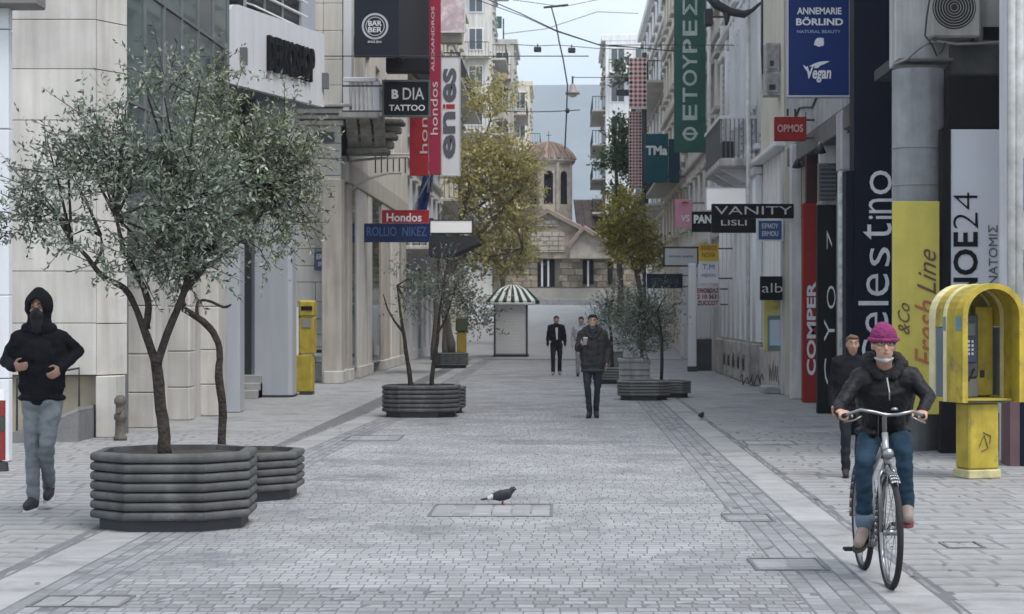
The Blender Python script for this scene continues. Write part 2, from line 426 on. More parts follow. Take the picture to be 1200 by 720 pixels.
green_leaf = M('dark_green_leaf', (.075, .145, .04), .6, 0, attr=.55, back=(.08, .12, .05), spec=.3, transl=.35)
rubber = M('black_rubber', (.02, .02, .021), .7, .2, 10)
chrome = M('chrome', (.27, .275, .28), .3, .05, 5, metal=1)
leather = M('black_leather', (.006, .006, .008), .5, .25, 8, .3, 45, spec=.2)
blackcloth = M('black_cloth', (.009, .009, .012), .9, .25, 10, .3, 120, spec=.08)
# ---------------------------------------------------------------- the ground
def zg(d): return 0.0 if d < 86 else 2.54 * min(1.0, (d - 86) / 64.0) ** 1.15
def xin(d): return -3.38 if d < 26 else (-3.38 + .28 * (d - 26) / 10 if d < 36 else -3.10)
XR = 2.0
mb = MB(); ys = [-60, -20, 0, 40, 86] + [86 + 8 * i for i in range(1, 9)] + [160, 260, 600, 1400, 4200]
xs = [-2600, -400, -60, -12, 12, 60, 400, 2600]
for i in range(len(ys) - 1):
    for j in range(len(xs) - 1):
        mb.quad((xs[j], ys[i], zg(ys[i]) - .07), (xs[j + 1], ys[i], zg(ys[i]) - .07), (xs[j + 1], ys[i + 1], zg(ys[i + 1]) - .07), (xs[j], ys[i + 1], zg(ys[i + 1]) - .07))
tag(mb.build('ground', M('dusty_ground', (.22, .215, .20), .9, .25, .3), origin=(0, 0, 0)), kind='structure')
road = tag(MB().quad((-3.9, -12, -.001), (2.5, -12, -.001), (2.5, 80, -.001), (-3.9, 80, -.001)).build('road', joint_m, origin=(0, 0, -.022)), kind='structure')
pavL = tag(MB().quad((-9.5, -12, -.0022), (-3.5, -12, -.0022), (-3.5, 80, -.0022), (-9.5, 80, -.0022)).build('pavement', pjoint_m, origin=(-6, 0, -.026)), kind='structure')
pavR = tag(MB().quad((2.2, -12, -.0022), (7.5, -12, -.0022), (7.5, 80, -.0022), (2.2, 80, -.0022)).build('pavement', pjoint_m, origin=(5, 0, -.026)), kind='structure')
plaza_m = M('plaza_paving', (.31, .316, .325), .75, .15, .8, .3, 8, spots=((.32, .32, .33), .5, .55))
mb = MB(); ps = [76 + 5 * i for i in range(16)]
for a, b in zip(ps, ps[1:]): mb.quad((-7.5, a, zg(a) - .012), (7, a, zg(a) - .012), (7, b, zg(b) - .012), (-7.5, b, zg(b) - .012))
tag(mb.build('plaza', plaza_m, origin=(0, 76, 0)), kind='structure')

def paver_geo(mb, x0, y0, x1, y1, top, dx=(0, 0, 0, 0), bev=.012, bz=.006):
    b = min(bev, (x1 - x0) * .2, (y1 - y0) * .2); lo = top - .045
    o = [(x0, y0), (x1, y0), (x1, y1), (x0, y1)]; n = [(x0 + b, y0 + b), (x1 - b, y0 + b), (x1 - b, y1 - b), (x0 + b, y1 - b)]
    vs = [(p[0], p[1], lo) for p in o] + [(p[0], p[1], top - bz + dx[i]) for i, p in enumerate(o)] + [(p[0], p[1], top + dx[i]) for i, p in enumerate(n)]
    fs = [(8, 9, 10, 11)] + [(4 + i, 4 + (i + 1) % 4, 8 + (i + 1) % 4, 8 + i) for i in range(4)] + [(i, (i + 1) % 4, 4 + (i + 1) % 4, 4 + i) for i in range(4)]
    mb.add(vs, fs)
def jit(a): return tuple(rnd.uniform(-a, a) for _ in range(4))
unit = {}
def unit_paver(key, mat, bev):
    if key not in unit:
        mb = MB(); paver_geo(mb, -.5, -.5, .5, .5, 0, jit(.0012), bev)
        unit[key] = mb.mesh(key, mat)
    return unit[key]
def place_paver(kind, mat, parent, x0, y0, x1, y1, top, bev=.07):
    o = bpy.data.objects.new(kind, unit_paver(kind + str(rnd.randrange(6)), mat, bev)); COL.objects.link(o); o.parent = parent
    w = world_loc(parent)
    o.location = Vector(((x0 + x1) / 2, (y0 + y1) / 2, top)) - w; o.scale = (x1 - x0, y1 - y0, 1)
def lay(parent, name, mat, rows, near, limit, bev, topj, stuffname):
    """rows: list of (x0,y0,x1,y1); the nearest in view become single parts, the rest one part"""
    stuff = MB(); n = 0
    for (x0, y0, x1, y1) in rows:
        t = rnd.uniform(-topj, topj)
        xc = (x0 + x1) / 2; px = XV + xc * F / y0
        if n < limit and near < y0 and -15 < px < 1215:
            place_paver(name, mat, parent, x0, y0, x1, y1, t); n += 1
        else: paver_geo(stuff, x0, y0, x1, y1, t, jit(topj * .5), bev)
    o = stuff.build(stuffname, mat, parent); o['kind'] = 'stuff'
rows = []; y = 9.6
while y < 78:
    dep = rnd.choice((.135, .14, .15, .155)); 
    a, b = xin(y) + .42, XR - .5
    x = a - rnd.random() * .1
    while x < b - .02:
        w = rnd.choice((.09, .10, .11, .12, .14)) if y < 40 else rnd.choice((.17, .22, .26))
        x1 = min(x + w, b); rows.append((max(x, a) + .001, y + .005, x1 - .001, y + dep - .008)); x = x1 + .001
    y += dep + (.04 if rnd.random() < .035 else .004)
lay(road, 'paving_sett', sett_m, rows, 12.15, 300, .004, .0006, 'far_paving_setts')
# lengthwise channel setts along both edges
rows = []
chan_m = M('channel_sett', (.205, .210, .218), .68, .22, 5, .5, 60, attr=.2, spots=((.13, .134, .14), .8, .55))
chan = MB()
for side in (0, 1):
    for c in range(4):
        y = 9.6 + rnd.random() * .2
        while y < 78:
            l = rnd.uniform(.2, .3) if y < 50 else .5
            xa = (xin(y) + .008 + c * .103) if side == 0 else (XR - .49 + c * .121)
            w = .096 if side == 0 else .113
            paver_geo(chan, xa, y + .004, xa + w, y + l - .004, rnd.uniform(-.001, .0015), jit(.0008), .006); y += l
o = chan.build('channel_setts', chan_m, road); o['kind'] = 'stuff'
# smooth pale stone strips between road and pavements: each stone is a part
def strip(parent, f0, wd):
    y = 9.5; i = 0
    while y < 86:
        l = rnd.uniform(.95, 1.25)
        mb = MB(); x0, x1 = f0(y), f0(y + l)
        t = rnd.uniform(.000, .004)
        vs = [(x0, y + .004, -.04), (x0 + wd, y + .004, -.04), (x1 + wd, y + l - .004, -.04), (x1, y + l - .004, -.04)]
        b = .01
        top = [(x0 + b, y + .004 + b, t), (x0 + wd - b, y + .004 + b, t), (x1 + wd - b, y + l - .004 - b, t), (x1 + b, y + l - .004 - b, t)]
        mid = [(p[0], p[1], t - .008) for p in vs]
        mb.add(vs + mid + top, [(8, 9, 10, 11)] + [(4 + q, 4 + (q + 1) % 4, 8 + (q + 1) % 4, 8 + q) for q in range(4)] + [(q, (q + 1) % 4, 4 + (q + 1) % 4, 4 + q) for q in range(4)])
        mb.build('edging_stone', kerb_m, parent); y += l
strip(road, lambda y: xin(y) - .40, .395)
strip(road, lambda y: XR + .005, .36)
# pavement slabs
def slabs(parent, xa, xb, name):
    rows = []; y = 9.4
    while y < 78:
        dep = rnd.uniform(.26, .4); x = xa(y)
        # a narrow darker drain course next to the strip is left as joint
        while x < xb - .02:
            w = rnd.uniform(.28, .62); x1 = min(x + w, xb)
            if xb - x1 < .15: x1 = xb
            rows.append((x + .002, y + .004, x1 - .002, y + dep - .006)); x = x1
        y += dep
    return rows
lay(pavR, 'paving_slab', slab_m, slabs(pavR, lambda y: 2.43, 6.6, 0), 12.6, 280, .005, .0007, 'far_paving_slabs')
lay(pavL, 'paving_slab', slab_m, slabs(pavL, lambda y: -9.0, -3.9, 0), 14.5, 280, .005, .0007, 'far_paving_slabs')
# narrow drain course between strip and slabs
mb = MB()
for xa in (lambda y: 2.372, lambda y: xin(y) - .46):
    y = 9.5
    while y < 70:
        l = rnd.uniform(.3, .5); paver_geo(mb, xa(y), y + .005, xa(y) + .05, y + l - .005, -.001, jit(.002), .008); y += l
o = mb.build('drain_course', chan_m, road); o['kind'] = 'stuff'

# iron-framed access covers set in the paving
def cover(x0, x1, y0, y1, label, inset=sett_m, group=None):
    d0, d1 = gd(y1), gd(y0); dm = (d0 + d1) / 2
    if d1 - d0 < .35: d1 = d0 + .35
    X0, X1 = wx(x0, dm), wx(x1, dm)
    r = thing('access_cover', label, 'manhole cover', ((X0 + X1) / 2, dm, 0))
    mb = MB(); e = .022
    mb.box((X0, d0, -.03), (X1, d0 + e, .008)); mb.box((X0, d1 - e, -.03), (X1, d1, .008)); mb.box((X0, d0 + e, -.03), (X0 + e, d1 - e, .008)); mb.box((X1 - e, d0 + e, -.03), (X1, d1 - e, .008))
    mb.build('frame', M('cover_frame', (.12, .123, .127), .7, .3, 6), r)
    nx = max(2, int((X1 - X0) / .18)); ny = max(2, int((d1 - d0) / .17)); 
    for i in range(nx):
        mb = MB()
        for j in range(ny):
            a = X0 + e + (X1 - X0 - 2 * e) * i / nx; b = X0 + e + (X1 - X0 - 2 * e) * (i + 1) / nx
            c = d0 + e + (d1 - d0 - 2 * e) * j / ny; f = d0 + e + (d1 - d0 - 2 * e) * (j + 1) / ny
            paver_geo(mb, a + .008, c + .008, b - .008, f - .008, .004, jit(.002), .01)
        mb.build('inset_stone', inset, r)
    part_box('tray', joint_m, r, (X0 + .005, d0 + .005, -.03), (X1 - .005, d1 - .005, -.001))
    return r
cover(880, 965, 655, 669, 'rectangular access cover with a dark iron frame in the setts, left of the bicycle wheel')
cover(505, 648, 592, 606, 'wide access cover in the middle of the road under the dark pigeon')
cover(42, 150, 699, 712, 'access cover at the lower left edge of the road before the nearest planter')
cover(848, 905, 603, 612, 'small shallow access cover in the setts beside the right pale strip', chan_m)
cover(1105, 1150, 636, 643, 'small cover set in the right pavement slabs beside the bicycle', slab_m)
cover(872, 932, 517, 522, 'narrow cover in the right pavement before the red shop totem', slab_m)
cover(405, 470, 511, 517, 'narrow cover in the road edge in front of the middle left planter', sett_m)

# a few fallen leaves and litter scraps along the strips
mb = MB()
for i in range(150):
    y = rnd.uniform(12.5, 34); x = rnd.choice((rnd.uniform(2.3, 2.9), rnd.uniform(2.3, 4.4), rnd.uniform(-4.3, -3.3), rnd.uniform(-3.2, 2))); l = rnd.uniform(.015, .04); a = rnd.uniform(0, 6.3); ca, sa = math.cos(a) * l, math.sin(a) * l
    mb.add([(x - ca, y - sa, .007), (x + sa * .4, y - ca * .4, .013), (x + ca, y + sa, .009), (x - sa * .4, y + ca * .4, .016)], [(0, 1, 2, 3)])
tag(mb.build('fallen_leaves', M('dry_leaf', (.12, .095, .06), .9, 0, attr=.7)), 'scattered dry leaves and scraps lying on the paving', kind='stuff')
# hazy hill beyond the end of the street
mb = MB(); nx = 60; d0 = 2600
pts = []
for i in range(nx + 1):
    x = -1500 + 3000 * i / nx
    h = 292 + 14 * noise.noise(Vector((x * .004, 2.2, 0))) + 5 * noise.noise(Vector((x * .02, 7.2, 0))) - .012 * abs(x)
    pts.append((x, h))
rows_ = 7
for i in range(nx):
    for j in range(rows_):
        def P(k, jj):
            x, h = pts[k]; t = jj / rows_
            return (x, d0 - 900 * (1 - t) ** 1.2 + 30 * noise.noise(Vector((x * .006, t * 5, 3))), (h) * t ** .9 if jj else -2)
        mb.quad(P(i, j), P(i + 1, j), P(i + 1, j + 1), P(i, j + 1))
for i in range(nx):
    a, b = pts[i], pts[i + 1]; mb.quad((a[0], d0, a[1]), (b[0], d0, b[1]), (b[0], d0 + 700, -2), (a[0], d0 + 700, -2))
tag(mb.build('hill', M('hill_scrub', (.10, .12, .13), .95, .35, .008, spots=((.22, .22, .21), .03, .62)), smooth=True), kind='structure')
# ---------------------------------------------------------------- left side of the street
# -- white edge column at the frame's left border
r = thing('entrance_column', 'white panelled column at the left edge under a dark canopy slab', 'column', (-7.0, 24.6, 0))
zs = [0, 1.0, 2.0, 3.0, 4.0, 5.2, 7.0]
for a, b in zip(zs, zs[1:]): part_box('cladding_panel', M('white_cladding', (.62, .64, .67), .5, .06, 1, streak=.06), r, (-7.45, 24.6, a + .006), (wx(10, 24.6), 24.78, b - .006), .008)
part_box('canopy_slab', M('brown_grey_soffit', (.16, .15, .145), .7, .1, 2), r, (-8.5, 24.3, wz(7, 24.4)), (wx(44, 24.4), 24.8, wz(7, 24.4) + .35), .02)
r = thing('barrier_post', 'red and white post at the left edge beside the white column', 'post', (wx(0, 23.2), 23.2, 0))
P0 = wx(0, 23.2)
for i, (z0, z1, m) in enumerate(((0, .12, iron), (.12, .45, M('post_red', (.20, .015, .015), .6)), (.45, .62, M('post_dark', (.05, .06, .05), .6)), (.62, .8, M('post_red', (.38, .02, .02), .5)), (.8, .92, whitep))):
    mb = MB(); mb.lathe((P0, 23.2, 0), [(.001, z0), (.062, z0 + .002), (.062, z1 - .002), (.001, z1)] if i else [(.001, 0), (.1, 0), (.09, .1), (.001, .12)], 14); mb.build('post_band' if i else 'foot', m, r, smooth=False)

# -- stone-clad store: big pillar, recess, piers, glass front
st = thing('stone_clad_store', 'modern store clad in pale stone panels with a glass upper front behind the olive trees', 'building', (-7.2, 36, 0))
dp = 29.4
xa, xb, xc = wx(10, dp) - .5, wx(113, dp), wx(138, dp)
ys_ = [-60, 23, 81, 141, 199, 258, 318, 379, 440]
zz = [wz(y, dp) for y in ys_]
core = MB(); core.box((xa + .04, dp + .06, wz(440, dp)), (xb - .02, dp + 1.2, 12)); core.box((xa + .04, dp + .42, .0), (xb - .02, dp + 1.2, wz(440, dp) - .002)); core.box((xb - .018, dp + .66, 0), (xc - .1, dp + 1.2, 12)); core.build('pillar_core', joint_m, st)
for a, b in zip(zz[1:], zz):
    m_ = MB(); m_.bbox((xa, dp, a + .0045), (xb - .004, dp + .09, b - .0045), .006); m_.build('stone_panel', cream, st)
    m_ = MB()      # chamfered corner panel
    m_.prism([(xb + .002, dp, a + .0045), (xc, dp + .62, a + .0045), (xc - .09, dp + .64, a + .0045), (xb - .0, dp + .09, a + .0045)], (0, 0, b - a - .014)); m_.build('stone_panel', cream, st)
for (a, b) in ((wz(-60, dp), 9.0), (9.0, 10.5), (10.5, 12.0)):
    m_ = MB(); m_.bbox((xa, dp, a + .0045), (xc, dp + .09, b - .0045), .006); m_.build('stone_panel', cream, st)
# lower recess with tan plinth and sloping ramp
zr = wz(440, dp)
part_box('plinth_panel', tan, st, (xa, dp + .25, 0), (wx(112, dp), dp + .4, zr - .01), .01)
part_box('plinth_pier', cream, st, (wx(112, dp) + .003, dp - .02, 0), (xc - .02, dp + .6, zr - .012), .012)
mb = MB()
x0, x1 = wx(18, dp), wx(110, dp)
mb.prism([(x0, dp - 1.25, 0), (x1, dp - .95, 0), (x1, dp - .95, .42), (x0, dp - 1.25, .06)], (0, 1.15, 0)); mb.build('ramp', M('dark_ramp_stone', (.15, .15, .155), .7, .25, 3, .3, 30), st)
mb = MB(); mb.prism([(x0 + .5, dp - 1.19, .16), (x1 - .012, dp - .93, .424), (x1 - .012, dp - .93, .47), (x0 + .5, dp - 1.19, .2)], (0, 1.1, 0)); mb.build('ramp_top', M('ramp_slab', (.24, .24, .245), .7, .2, 3), st)
mb = MB(); mb.tube([(x0 + .05, dp - .1, .1), (x0 + .05, dp - .1, .85), (x1 - .2, dp - .05, 1.0), (x1 - .2, dp - .05, .45)], .018, 8); mb.build('handrail', iron, st)
# pier row along the street line: (x0,x1,base y)
zt = wz(300, 34)
for i, (px0, px1, yb) in enumerate(((143, 181, 502), (188, 222, 493), (225, 256, 488), (258, 281, 484))):
    d = gd(yb); a, b = wx(px0, d), wx(px1, d); n = 7
    m = cream if i < 3 else blue_grey
    hs = [0, .55, 1.15, 1.9, 2.65, 3.35, zt + .3] if i < 3 else [0, zt + .3]
    for z0, z1 in zip(hs, hs[1:]):
        mb = MB(); mb.bbox((a, d, z0 + .004), (b, d + .55, z1 - .004), .015); mb.build('pier_stone', m, st)
    mb = MB(); mb.box((a - .35, d + .35, 0), (b - .06, d + (1.4 if i < 3 else .8), zt + .28)); mb.build('pier_backing', M('pier_backing_stone', (.42, .41, .39), .75, .12, 2, streak=.2), st)  # slightly darker streaked stone behind the piers
# dark shop window gap and steps before the big column
d = 42.5
part_box('shop_window', glass, st, (wx(255, d) , d + 1.0, .3), (wx(312, d), d + 1.1, 5.2))
for i, (y0, y1) in enumerate(((441, 449), (450, 457), (458, 464))):
    part_box('doorstep', kerb_m, st, (wx(262, d), d + .35 - .3 * i + .3, 0), (wx(300, d), d + 1.0 - .003 * i, wz(y0, d) ), .01)
part_box('rear_wall', ltgrey, st, (-9.0, 44.6, 0), (wx(345, 44.6), 45.0, 9))
# big blue-grey column (octagonal section) carrying the canopy
dcol = 43.4; a, b = wx(293, dcol), wx(342, dcol)
mb = MB(); pl = [(a, dcol + .12), (a + .1, dcol), (b - .08, dcol), (b, dcol + .1), (b, dcol + .75), (a, dcol + .75)]
mb.prism([(p[0], p[1], .02) for p in pl], (0, 0, 6.4)); mb.build('column', blue_grey, st)
mb = MB(); mb.prism([(p[0] + (-.012 if p[0] < (a + b) / 2 else .012), p[1] + (-.012 if p[1] < dcol + .4 else .012), 0) for p in pl], (0, 0, .05)); mb.build('column_base', iron, st)
# glass upper front along the street (reflecting the other side)
xg = wx(141, 29.9); g0 = Vector((-6.47, 30.1, 0)); g1 = Vector((-6.33, 38.6, 0)); gu = (g1 - g0).normalized(); gn = Vector((gu.y, -gu.x, 0)); gl = (g1 - g0).length
zb, ztop = zt + .3, 11.0
part_box('bulkhead', M('bulkhead_metal', (.2, .21, .215), .45, .1, 1), st, (-6.75, 30.2, zb - .02), (-6.42, 38.5, zb + .12))
cols = [0, 1.4, 2.8, 4.2, 5.6, 7.0, gl]
rowz = [zb + .14, zb + 1.9, zb + 3.7, ztop]
for i in range(len(cols) - 1):
    for j in range(len(rowz) - 1):
        gm = greenglass if (i + j) % 3 else glass2
        mb = MB(); a = g0 + gu * (cols[i] + .03); b = g0 + gu * (cols[i + 1] - .03)
        tw = rnd.uniform(-.006, .006)
        q = [a + gn * tw, b - gn * tw, b - gn * (tw + .02) , a + gn * (tw - .02)]
        mb.prism([(p.x, p.y, rowz[j] + .03) for p in q], (0, 0, rowz[j + 1] - rowz[j] - .06)); mb.build('glass_pane', gm, st)
for i in range(len(cols)):
    p = g0 + gu * cols[i]
    mb = MB(); mb.box((p.x - .10, p.y - .026, zb + .1), (p.x + .035, p.y + .026, ztop)); mb.build('mullion', M('mullion_grey', (.2, .21, .22), .4, metal=.4), st)
for z in rowz:
    mb = MB(); mb.prism([(g0.x - .09, g0.y, z - .022), (g0.x + .03, g0.y, z - .022), (g1.x + .03, g1.y, z - .022), (g1.x - .09, g1.y, z - .022)], (0, 0, .044)); mb.build('transom', M('mullion_grey', (.2, .21, .22)), st)
part_box('edge_post', iron, st, (wx(139, 29.9), 30.02, 0), (wx(141.5, 29.9), 30.08, 11))
part_box('interior', M('shop_interior', (.12, .115, .11), .8, .4, 1.2), st, (-9, 30.8, 0), (-6.9, 44.5, 11))
part_box('store_body', ltgrey, st, (-16, 30.7, 0), (-9.01, 44.4, 14))
part_box('upper_floor', ltgrey, st, (-16, 29.6, 12.01), (-6.6, 44.4, 19), .02)
# white angled fascia with black letters
def fasc(x): # depth on the angled line for photo column x
    c = (x - XV) / F; return (-6.04 - .277 * 42) / (c - .277)
def FP(x, y): d = fasc(x); return W(x, y, d)
fa = thing('fascia_canopy', 'white angled shop fascia with heavy black letters beside the glass front', 'shop fascia', (-5.8, 42, 6.3))
A, B = FP(266, 100), FP(380, 125); zlo = 6.3; ztp = 7.9
A.z = B.z = zlo; fu = (B - A).normalized(); fn = Vector((fu.y, -fu.x, 0)).normalized(); fl = (B - A).length
nP = 4
for i in range(nP):
    a = A + fu * (fl * i / nP + .004); b = A + fu * (fl * (i + 1) / nP - .004)
    mb = MB(); back = -fn * .14
    if i == 0:   # rounded upper corner
        prof = [(0, 0), (1, 0), (1, 1)] + [(.0 + .42 * (1 - math.sin(t)), 1 - .3 * (1 - math.cos(t))) for t in [math.pi / 2 * q / 5 for q in range(6)]]
        mb.prism([a.lerp(b, s) + Vector((0, 0, (ztp - zlo) * h)) for s, h in prof], back)
    else: mb.prism([a, b, b + Vector((0, 0, ztp - zlo)), a + Vector((0, 0, ztp - zlo))], back)
    mb.build('fascia_panel', M('fascia_white', (.60, .615, .64), .45, .05, .8, streak=.06), fa)
mb = MB(); off = -fn * .145
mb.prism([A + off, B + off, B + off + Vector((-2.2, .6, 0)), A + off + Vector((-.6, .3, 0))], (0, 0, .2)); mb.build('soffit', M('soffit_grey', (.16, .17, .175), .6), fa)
mb = MB(); t0 = FP(312, 82); t1 = FP(365.5, 97); t0.z = t1.z = wz(82, fasc(312)) - .02
text_into(mb, 'DERKOSHOP', t0 + fn * .01, fu, (0, 0, 1), (t1 - t0).length, .74, depth=.07, bold=.028); mb.build('lettering', black, fa)
for x, y in ((285, 65), (380.5, 94)):
    p = FP(x, y); mb = MB(); mb.box((p.x - .09, p.y - .16, p.z - .2), (p.x + .09, p.y + .02, p.z + .14)); mb.build('spotlight', M('lamp_grey', (.12, .125, .135), .5), fa)
# louvred window above the fascia
lv = thing('louvred_window', 'upper window with sloping white louvre slats above the white fascia', 'louvre window', (-6.1, 42, 8))
la, lb = FP(303, 8) - fn * .3, FP(366, 38) - fn * .3
mb = MB(); mb.prism([(la.x, la.y, 7.95), (lb.x, lb.y, 7.95), (lb.x, lb.y, 10.5), (la.x, la.y, 10.5)], -fn * .05); mb.build('pane', glass, lv)
for k in range(8):
    z = 8.08 + k * .3
    mb = MB(); mb.prism([(la.x, la.y, z), (la.x + fn.x * .2, la.y + fn.y * .2, z - .06), (la.x + fn.x * .2, la.y + fn.y * .2, z - .03), (la.x, la.y, z + .04)], (lb - la) * 1.0); mb.build('slat', whitep, lv)
mb = MB()
for t in (0, .34, .67, 1):
    p = la.lerp(lb, t); mb.box((p.x - .03, p.y - .03, 7.95), (p.x + .03, p.y + .03, 10.5))
mb.build('frame', alu, lv)
mb = MB(); mb.prism([(lb.x, lb.y, 7.9), (lb.x + fu.x * .9, lb.y + fu.y * .9, 7.9), (lb.x + fu.x * .9, lb.y + fu.y * .9, 11), (lb.x, lb.y, 11)], -fn * .3); mb.build('side_panel', blue_grey, lv)

for k_ in range(3):
    mb = MB(); mb.tube([(-6.1 + .004 * k_, 45.2 + .1 * k_, .2), (-6.1, 45.2 + .1 * k_, 8.5)], .03, 8); mb.build('conduit', M('conduit_grey', (.28, .28, .28), .6), st, True)
# small iron standpipe by the pillar
r = thing('standpipe', 'short rusty brown standpipe by the corner of the stone pillar', 'standpipe', (wx(141, 28.8), 28.8, 0))
X0 = wx(141, 28.8); rust = M('rusty_iron', (.10, .085, .072), .8, .4, 12, .4, 40)
mb = MB(); mb.lathe((X0, 28.8, 0), [(.001, 0), (.095, 0), (.095, .05), (.075, .07), (.07, .28), (.09, .3), (.09, .36), (.07, .38), (.065, .5), (.085, .52), (.085, .58), (.05, .63), (.001, .64)], 16); mb.build('body', rust, r, True)
mb = MB(); mb.lathe((X0, 28.72, .42), [(.001, -.06), (.035, -.06), (.035, .02), (.001, .02)], 10, 'Y'); mb.build('valve_cap', rust, r)

# -- yellow narrow call column
r = thing('phone_column', 'narrow yellow phone column with dark slot beside the grey column on the left', 'phone column', (wx(357, 44.8), 44.8, 0))
d = 44.8
part_box('foot', iron, r, (wx(351, d), d - .05, 0), (wx(366, d), d + .4, .06))
mb = MB(); mb.bbox((wx(345, d), d, .06), (wx(366, d), d + .45, wz(416, d)), .02); mb.build('lower_body', yellowp, r)
mb = MB(); mb.bbox((wx(350, d), d, wz(415, d)), (wx(368, d), d + .45, wz(372, d)), .02); mb.build('upper_body', yellowp, r)
mb = MB(); mb.bbox((wx(350, d), d - .03, wz(371.5, d)), (wx(368, d), d + .48, wz(352, d)), .04); mb.build('hood', yellowp, r)
part_box('slot', black, r, (wx(353, d), d - .04, wz(364, d)), (wx(366, d), d - .02, wz(359, d)))
part_box('keypad', M('phone_grey', (.2, .2, .19), .5), r, (wx(354, d), d - .02, wz(384, d)), (wx(364, d), d - .003, wz(374, d)))
part_box('side_panel', offw, r, (wx(345, d), d + .02, wz(416, d)), (wx(350, d) - .002, d + .44, wz(360, d)))

# -- stone-block building with cornice, balcony and shop fronts (53 m to 74 m)
sb = thing('neoclassical_building', 'old building of pale stone blocks with carved cornice and tall shop windows on the left', 'building', (-6.5, 62, 0))
d = 53.0; xl, xr = wx(300, d), wx(400, d)
part_box('wall_core', joint_m, sb, (xl - 3, d + .12, 0), (xr - .06, d + .6, 13))
yc = [448, 425, 407, 392, 374, 354, 331, 312, 292, 270, 248, 226, 206, 186, 168, 147]
for j, (a, b) in enumerate(zip(yc, yc[1:])):
    z0, z1 = wz(a, d), wz(b, d); cuts = [xl, wx(345, d) - .2, wx(370 if j % 2 else 382, d), xr]
    if 8 < j: cuts = [xl, wx(345, d) - .1, wx(360 if j % 2 else 374, d), xr]
    for p, q in zip(cuts, cuts[1:]):
        mb = MB(); mb.bbox((p + .006, d - (.05 if j == 0 else 0), z0 + .006), (q - .006, d + .16, z1 - .006), .014); mb.build('stone_block', dirty if j == 0 else cream, sb)
part_box('string_course', white_r, sb, (xl, d - .07, wz(418, d)), (xr + .03, d + .05, wz(414, d)))
part_box('dark_string', iron, sb, (xl, d - .03, wz(413.5, d)), (xr, d - .002, wz(410, d)))
for i, (a, b, e) in enumerate(((147, 141, .10), (140, 135, .2), (134, 128, .3), (127, 123, .42))):
    part_box('cornice', M('cornice_stone', (.45, .41, .37), .8, .2, 2, streak=.2) if i % 2 else cream, sb, (xl - .5, d - e, wz(a, d)), (xr + e * .7, d + .5, wz(b, d) - .004), .02)
yu = [122, 100, 70, 36, 4, -30, -64]
for a, b in zip(yu, yu[1:]):
    for p, q in ((wx(300, d), wx(379, d)), (wx(379, d), wx(401, d))):
        mb = MB(); mb.bbox((p + .004, d, wz(a, d) + .005), (q - .004, d + .16, wz(b, d) - .005), .01); mb.build('stone_block', M('upper_stone', (.55, .52, .46), .75, .08, 1.2, .1, 30, streak=.1), sb)
pl = (wx(401.5, d), wx(412, d)); part_box('corner_pilaster', offw, sb, (pl[0], d + .05, wz(122, d)), (pl[1], d + .5, 13.2), .02)
# little window above the cornice band
w_ = MB(); w_.box((wx(369, d), d - .03, wz(167, d)), (wx(392, d), d - .004, wz(155, d))); w_.build('transom_light', glass2, sb)
# street-side front: tall piers and shop windows
XW = -5.62
# piers by photo columns
pier_px = [(400, 404), (409, 413), (420, 430), (432, 436), (448, 457), (459, 470), (472, 476)]
def dX(x, X): return F * X / (x - XV)
for (p, q) in pier_px:
    da, db = dX(p, XW), dX(q, XW)
    mb = MB(); mb.bbox((XW - .5, da, 0), (XW, min(db, da + 3.2), 5.2), .03); mb.build('pier', M('taupe_pier', (.38, .345, .30), .75, .12, 1.5, .15, 25, streak=.2) if (p % 3) else brownst if False else M('pale_pier', (.53, .505, .465), .75, .1, 1.5, .15, 25, streak=.2), sb)
    mb = MB(); mb.bbox((XW - .45, da - .08, 0), (XW + .05, min(db, da + 3.2) + .08, .32), .02); mb.build('pier_base', cream, sb)
part_box('shop_glass', glass, sb, (XW - .14, 54, .3), (XW - .05, 74, 5.2))
part_box('stall_riser', dirty, sb, (XW - .52, 54, 0), (XW - .3, 74, .3))
part_box('lintel', M('taupe_pier', (.33, .30, .265)), sb, (XW - .5, 53.4, 5.2), (XW + .03, 74, 5.75), .03)
for dd in (56, 60.5, 65, 69.5):
    part_box('mullion', alu, sb, (XW - .048, dd, .3), (XW - .02, dd + .08, 5.2))
# upper street front with windows
mb = MB(); us = [0, 1.2, 2.6, 4.4, 5.8, 7.6, 9.0, 10.8, 12.2, 14, 15.4, 17.2, 18.6, 20.2]; zs = [5.75, 6.6, 9.2, 10.4, 13.0, 14.2, 16.5, 18]
ops = {(i, j) for i in range(1, 13, 2) for j in (1, 3, 5)}
wallgrid(mb, (XW + .01, 53.62, 0), (0, 1, 0), (1, 0, 0), us, zs, ops); mb.build('street_wall', beige2, sb)
for (i, j) in sorted(ops):
    window(sb, (XW + .01, 53.62, 0), (0, 1, 0), (1, 0, 0), us[i], us[i + 1], zs[j], zs[j + 1], .17, whitep, glass2)
part_box('building_body', beige2, sb, (-14, 53.7, 0), (XW - .62, 73.8, 18))
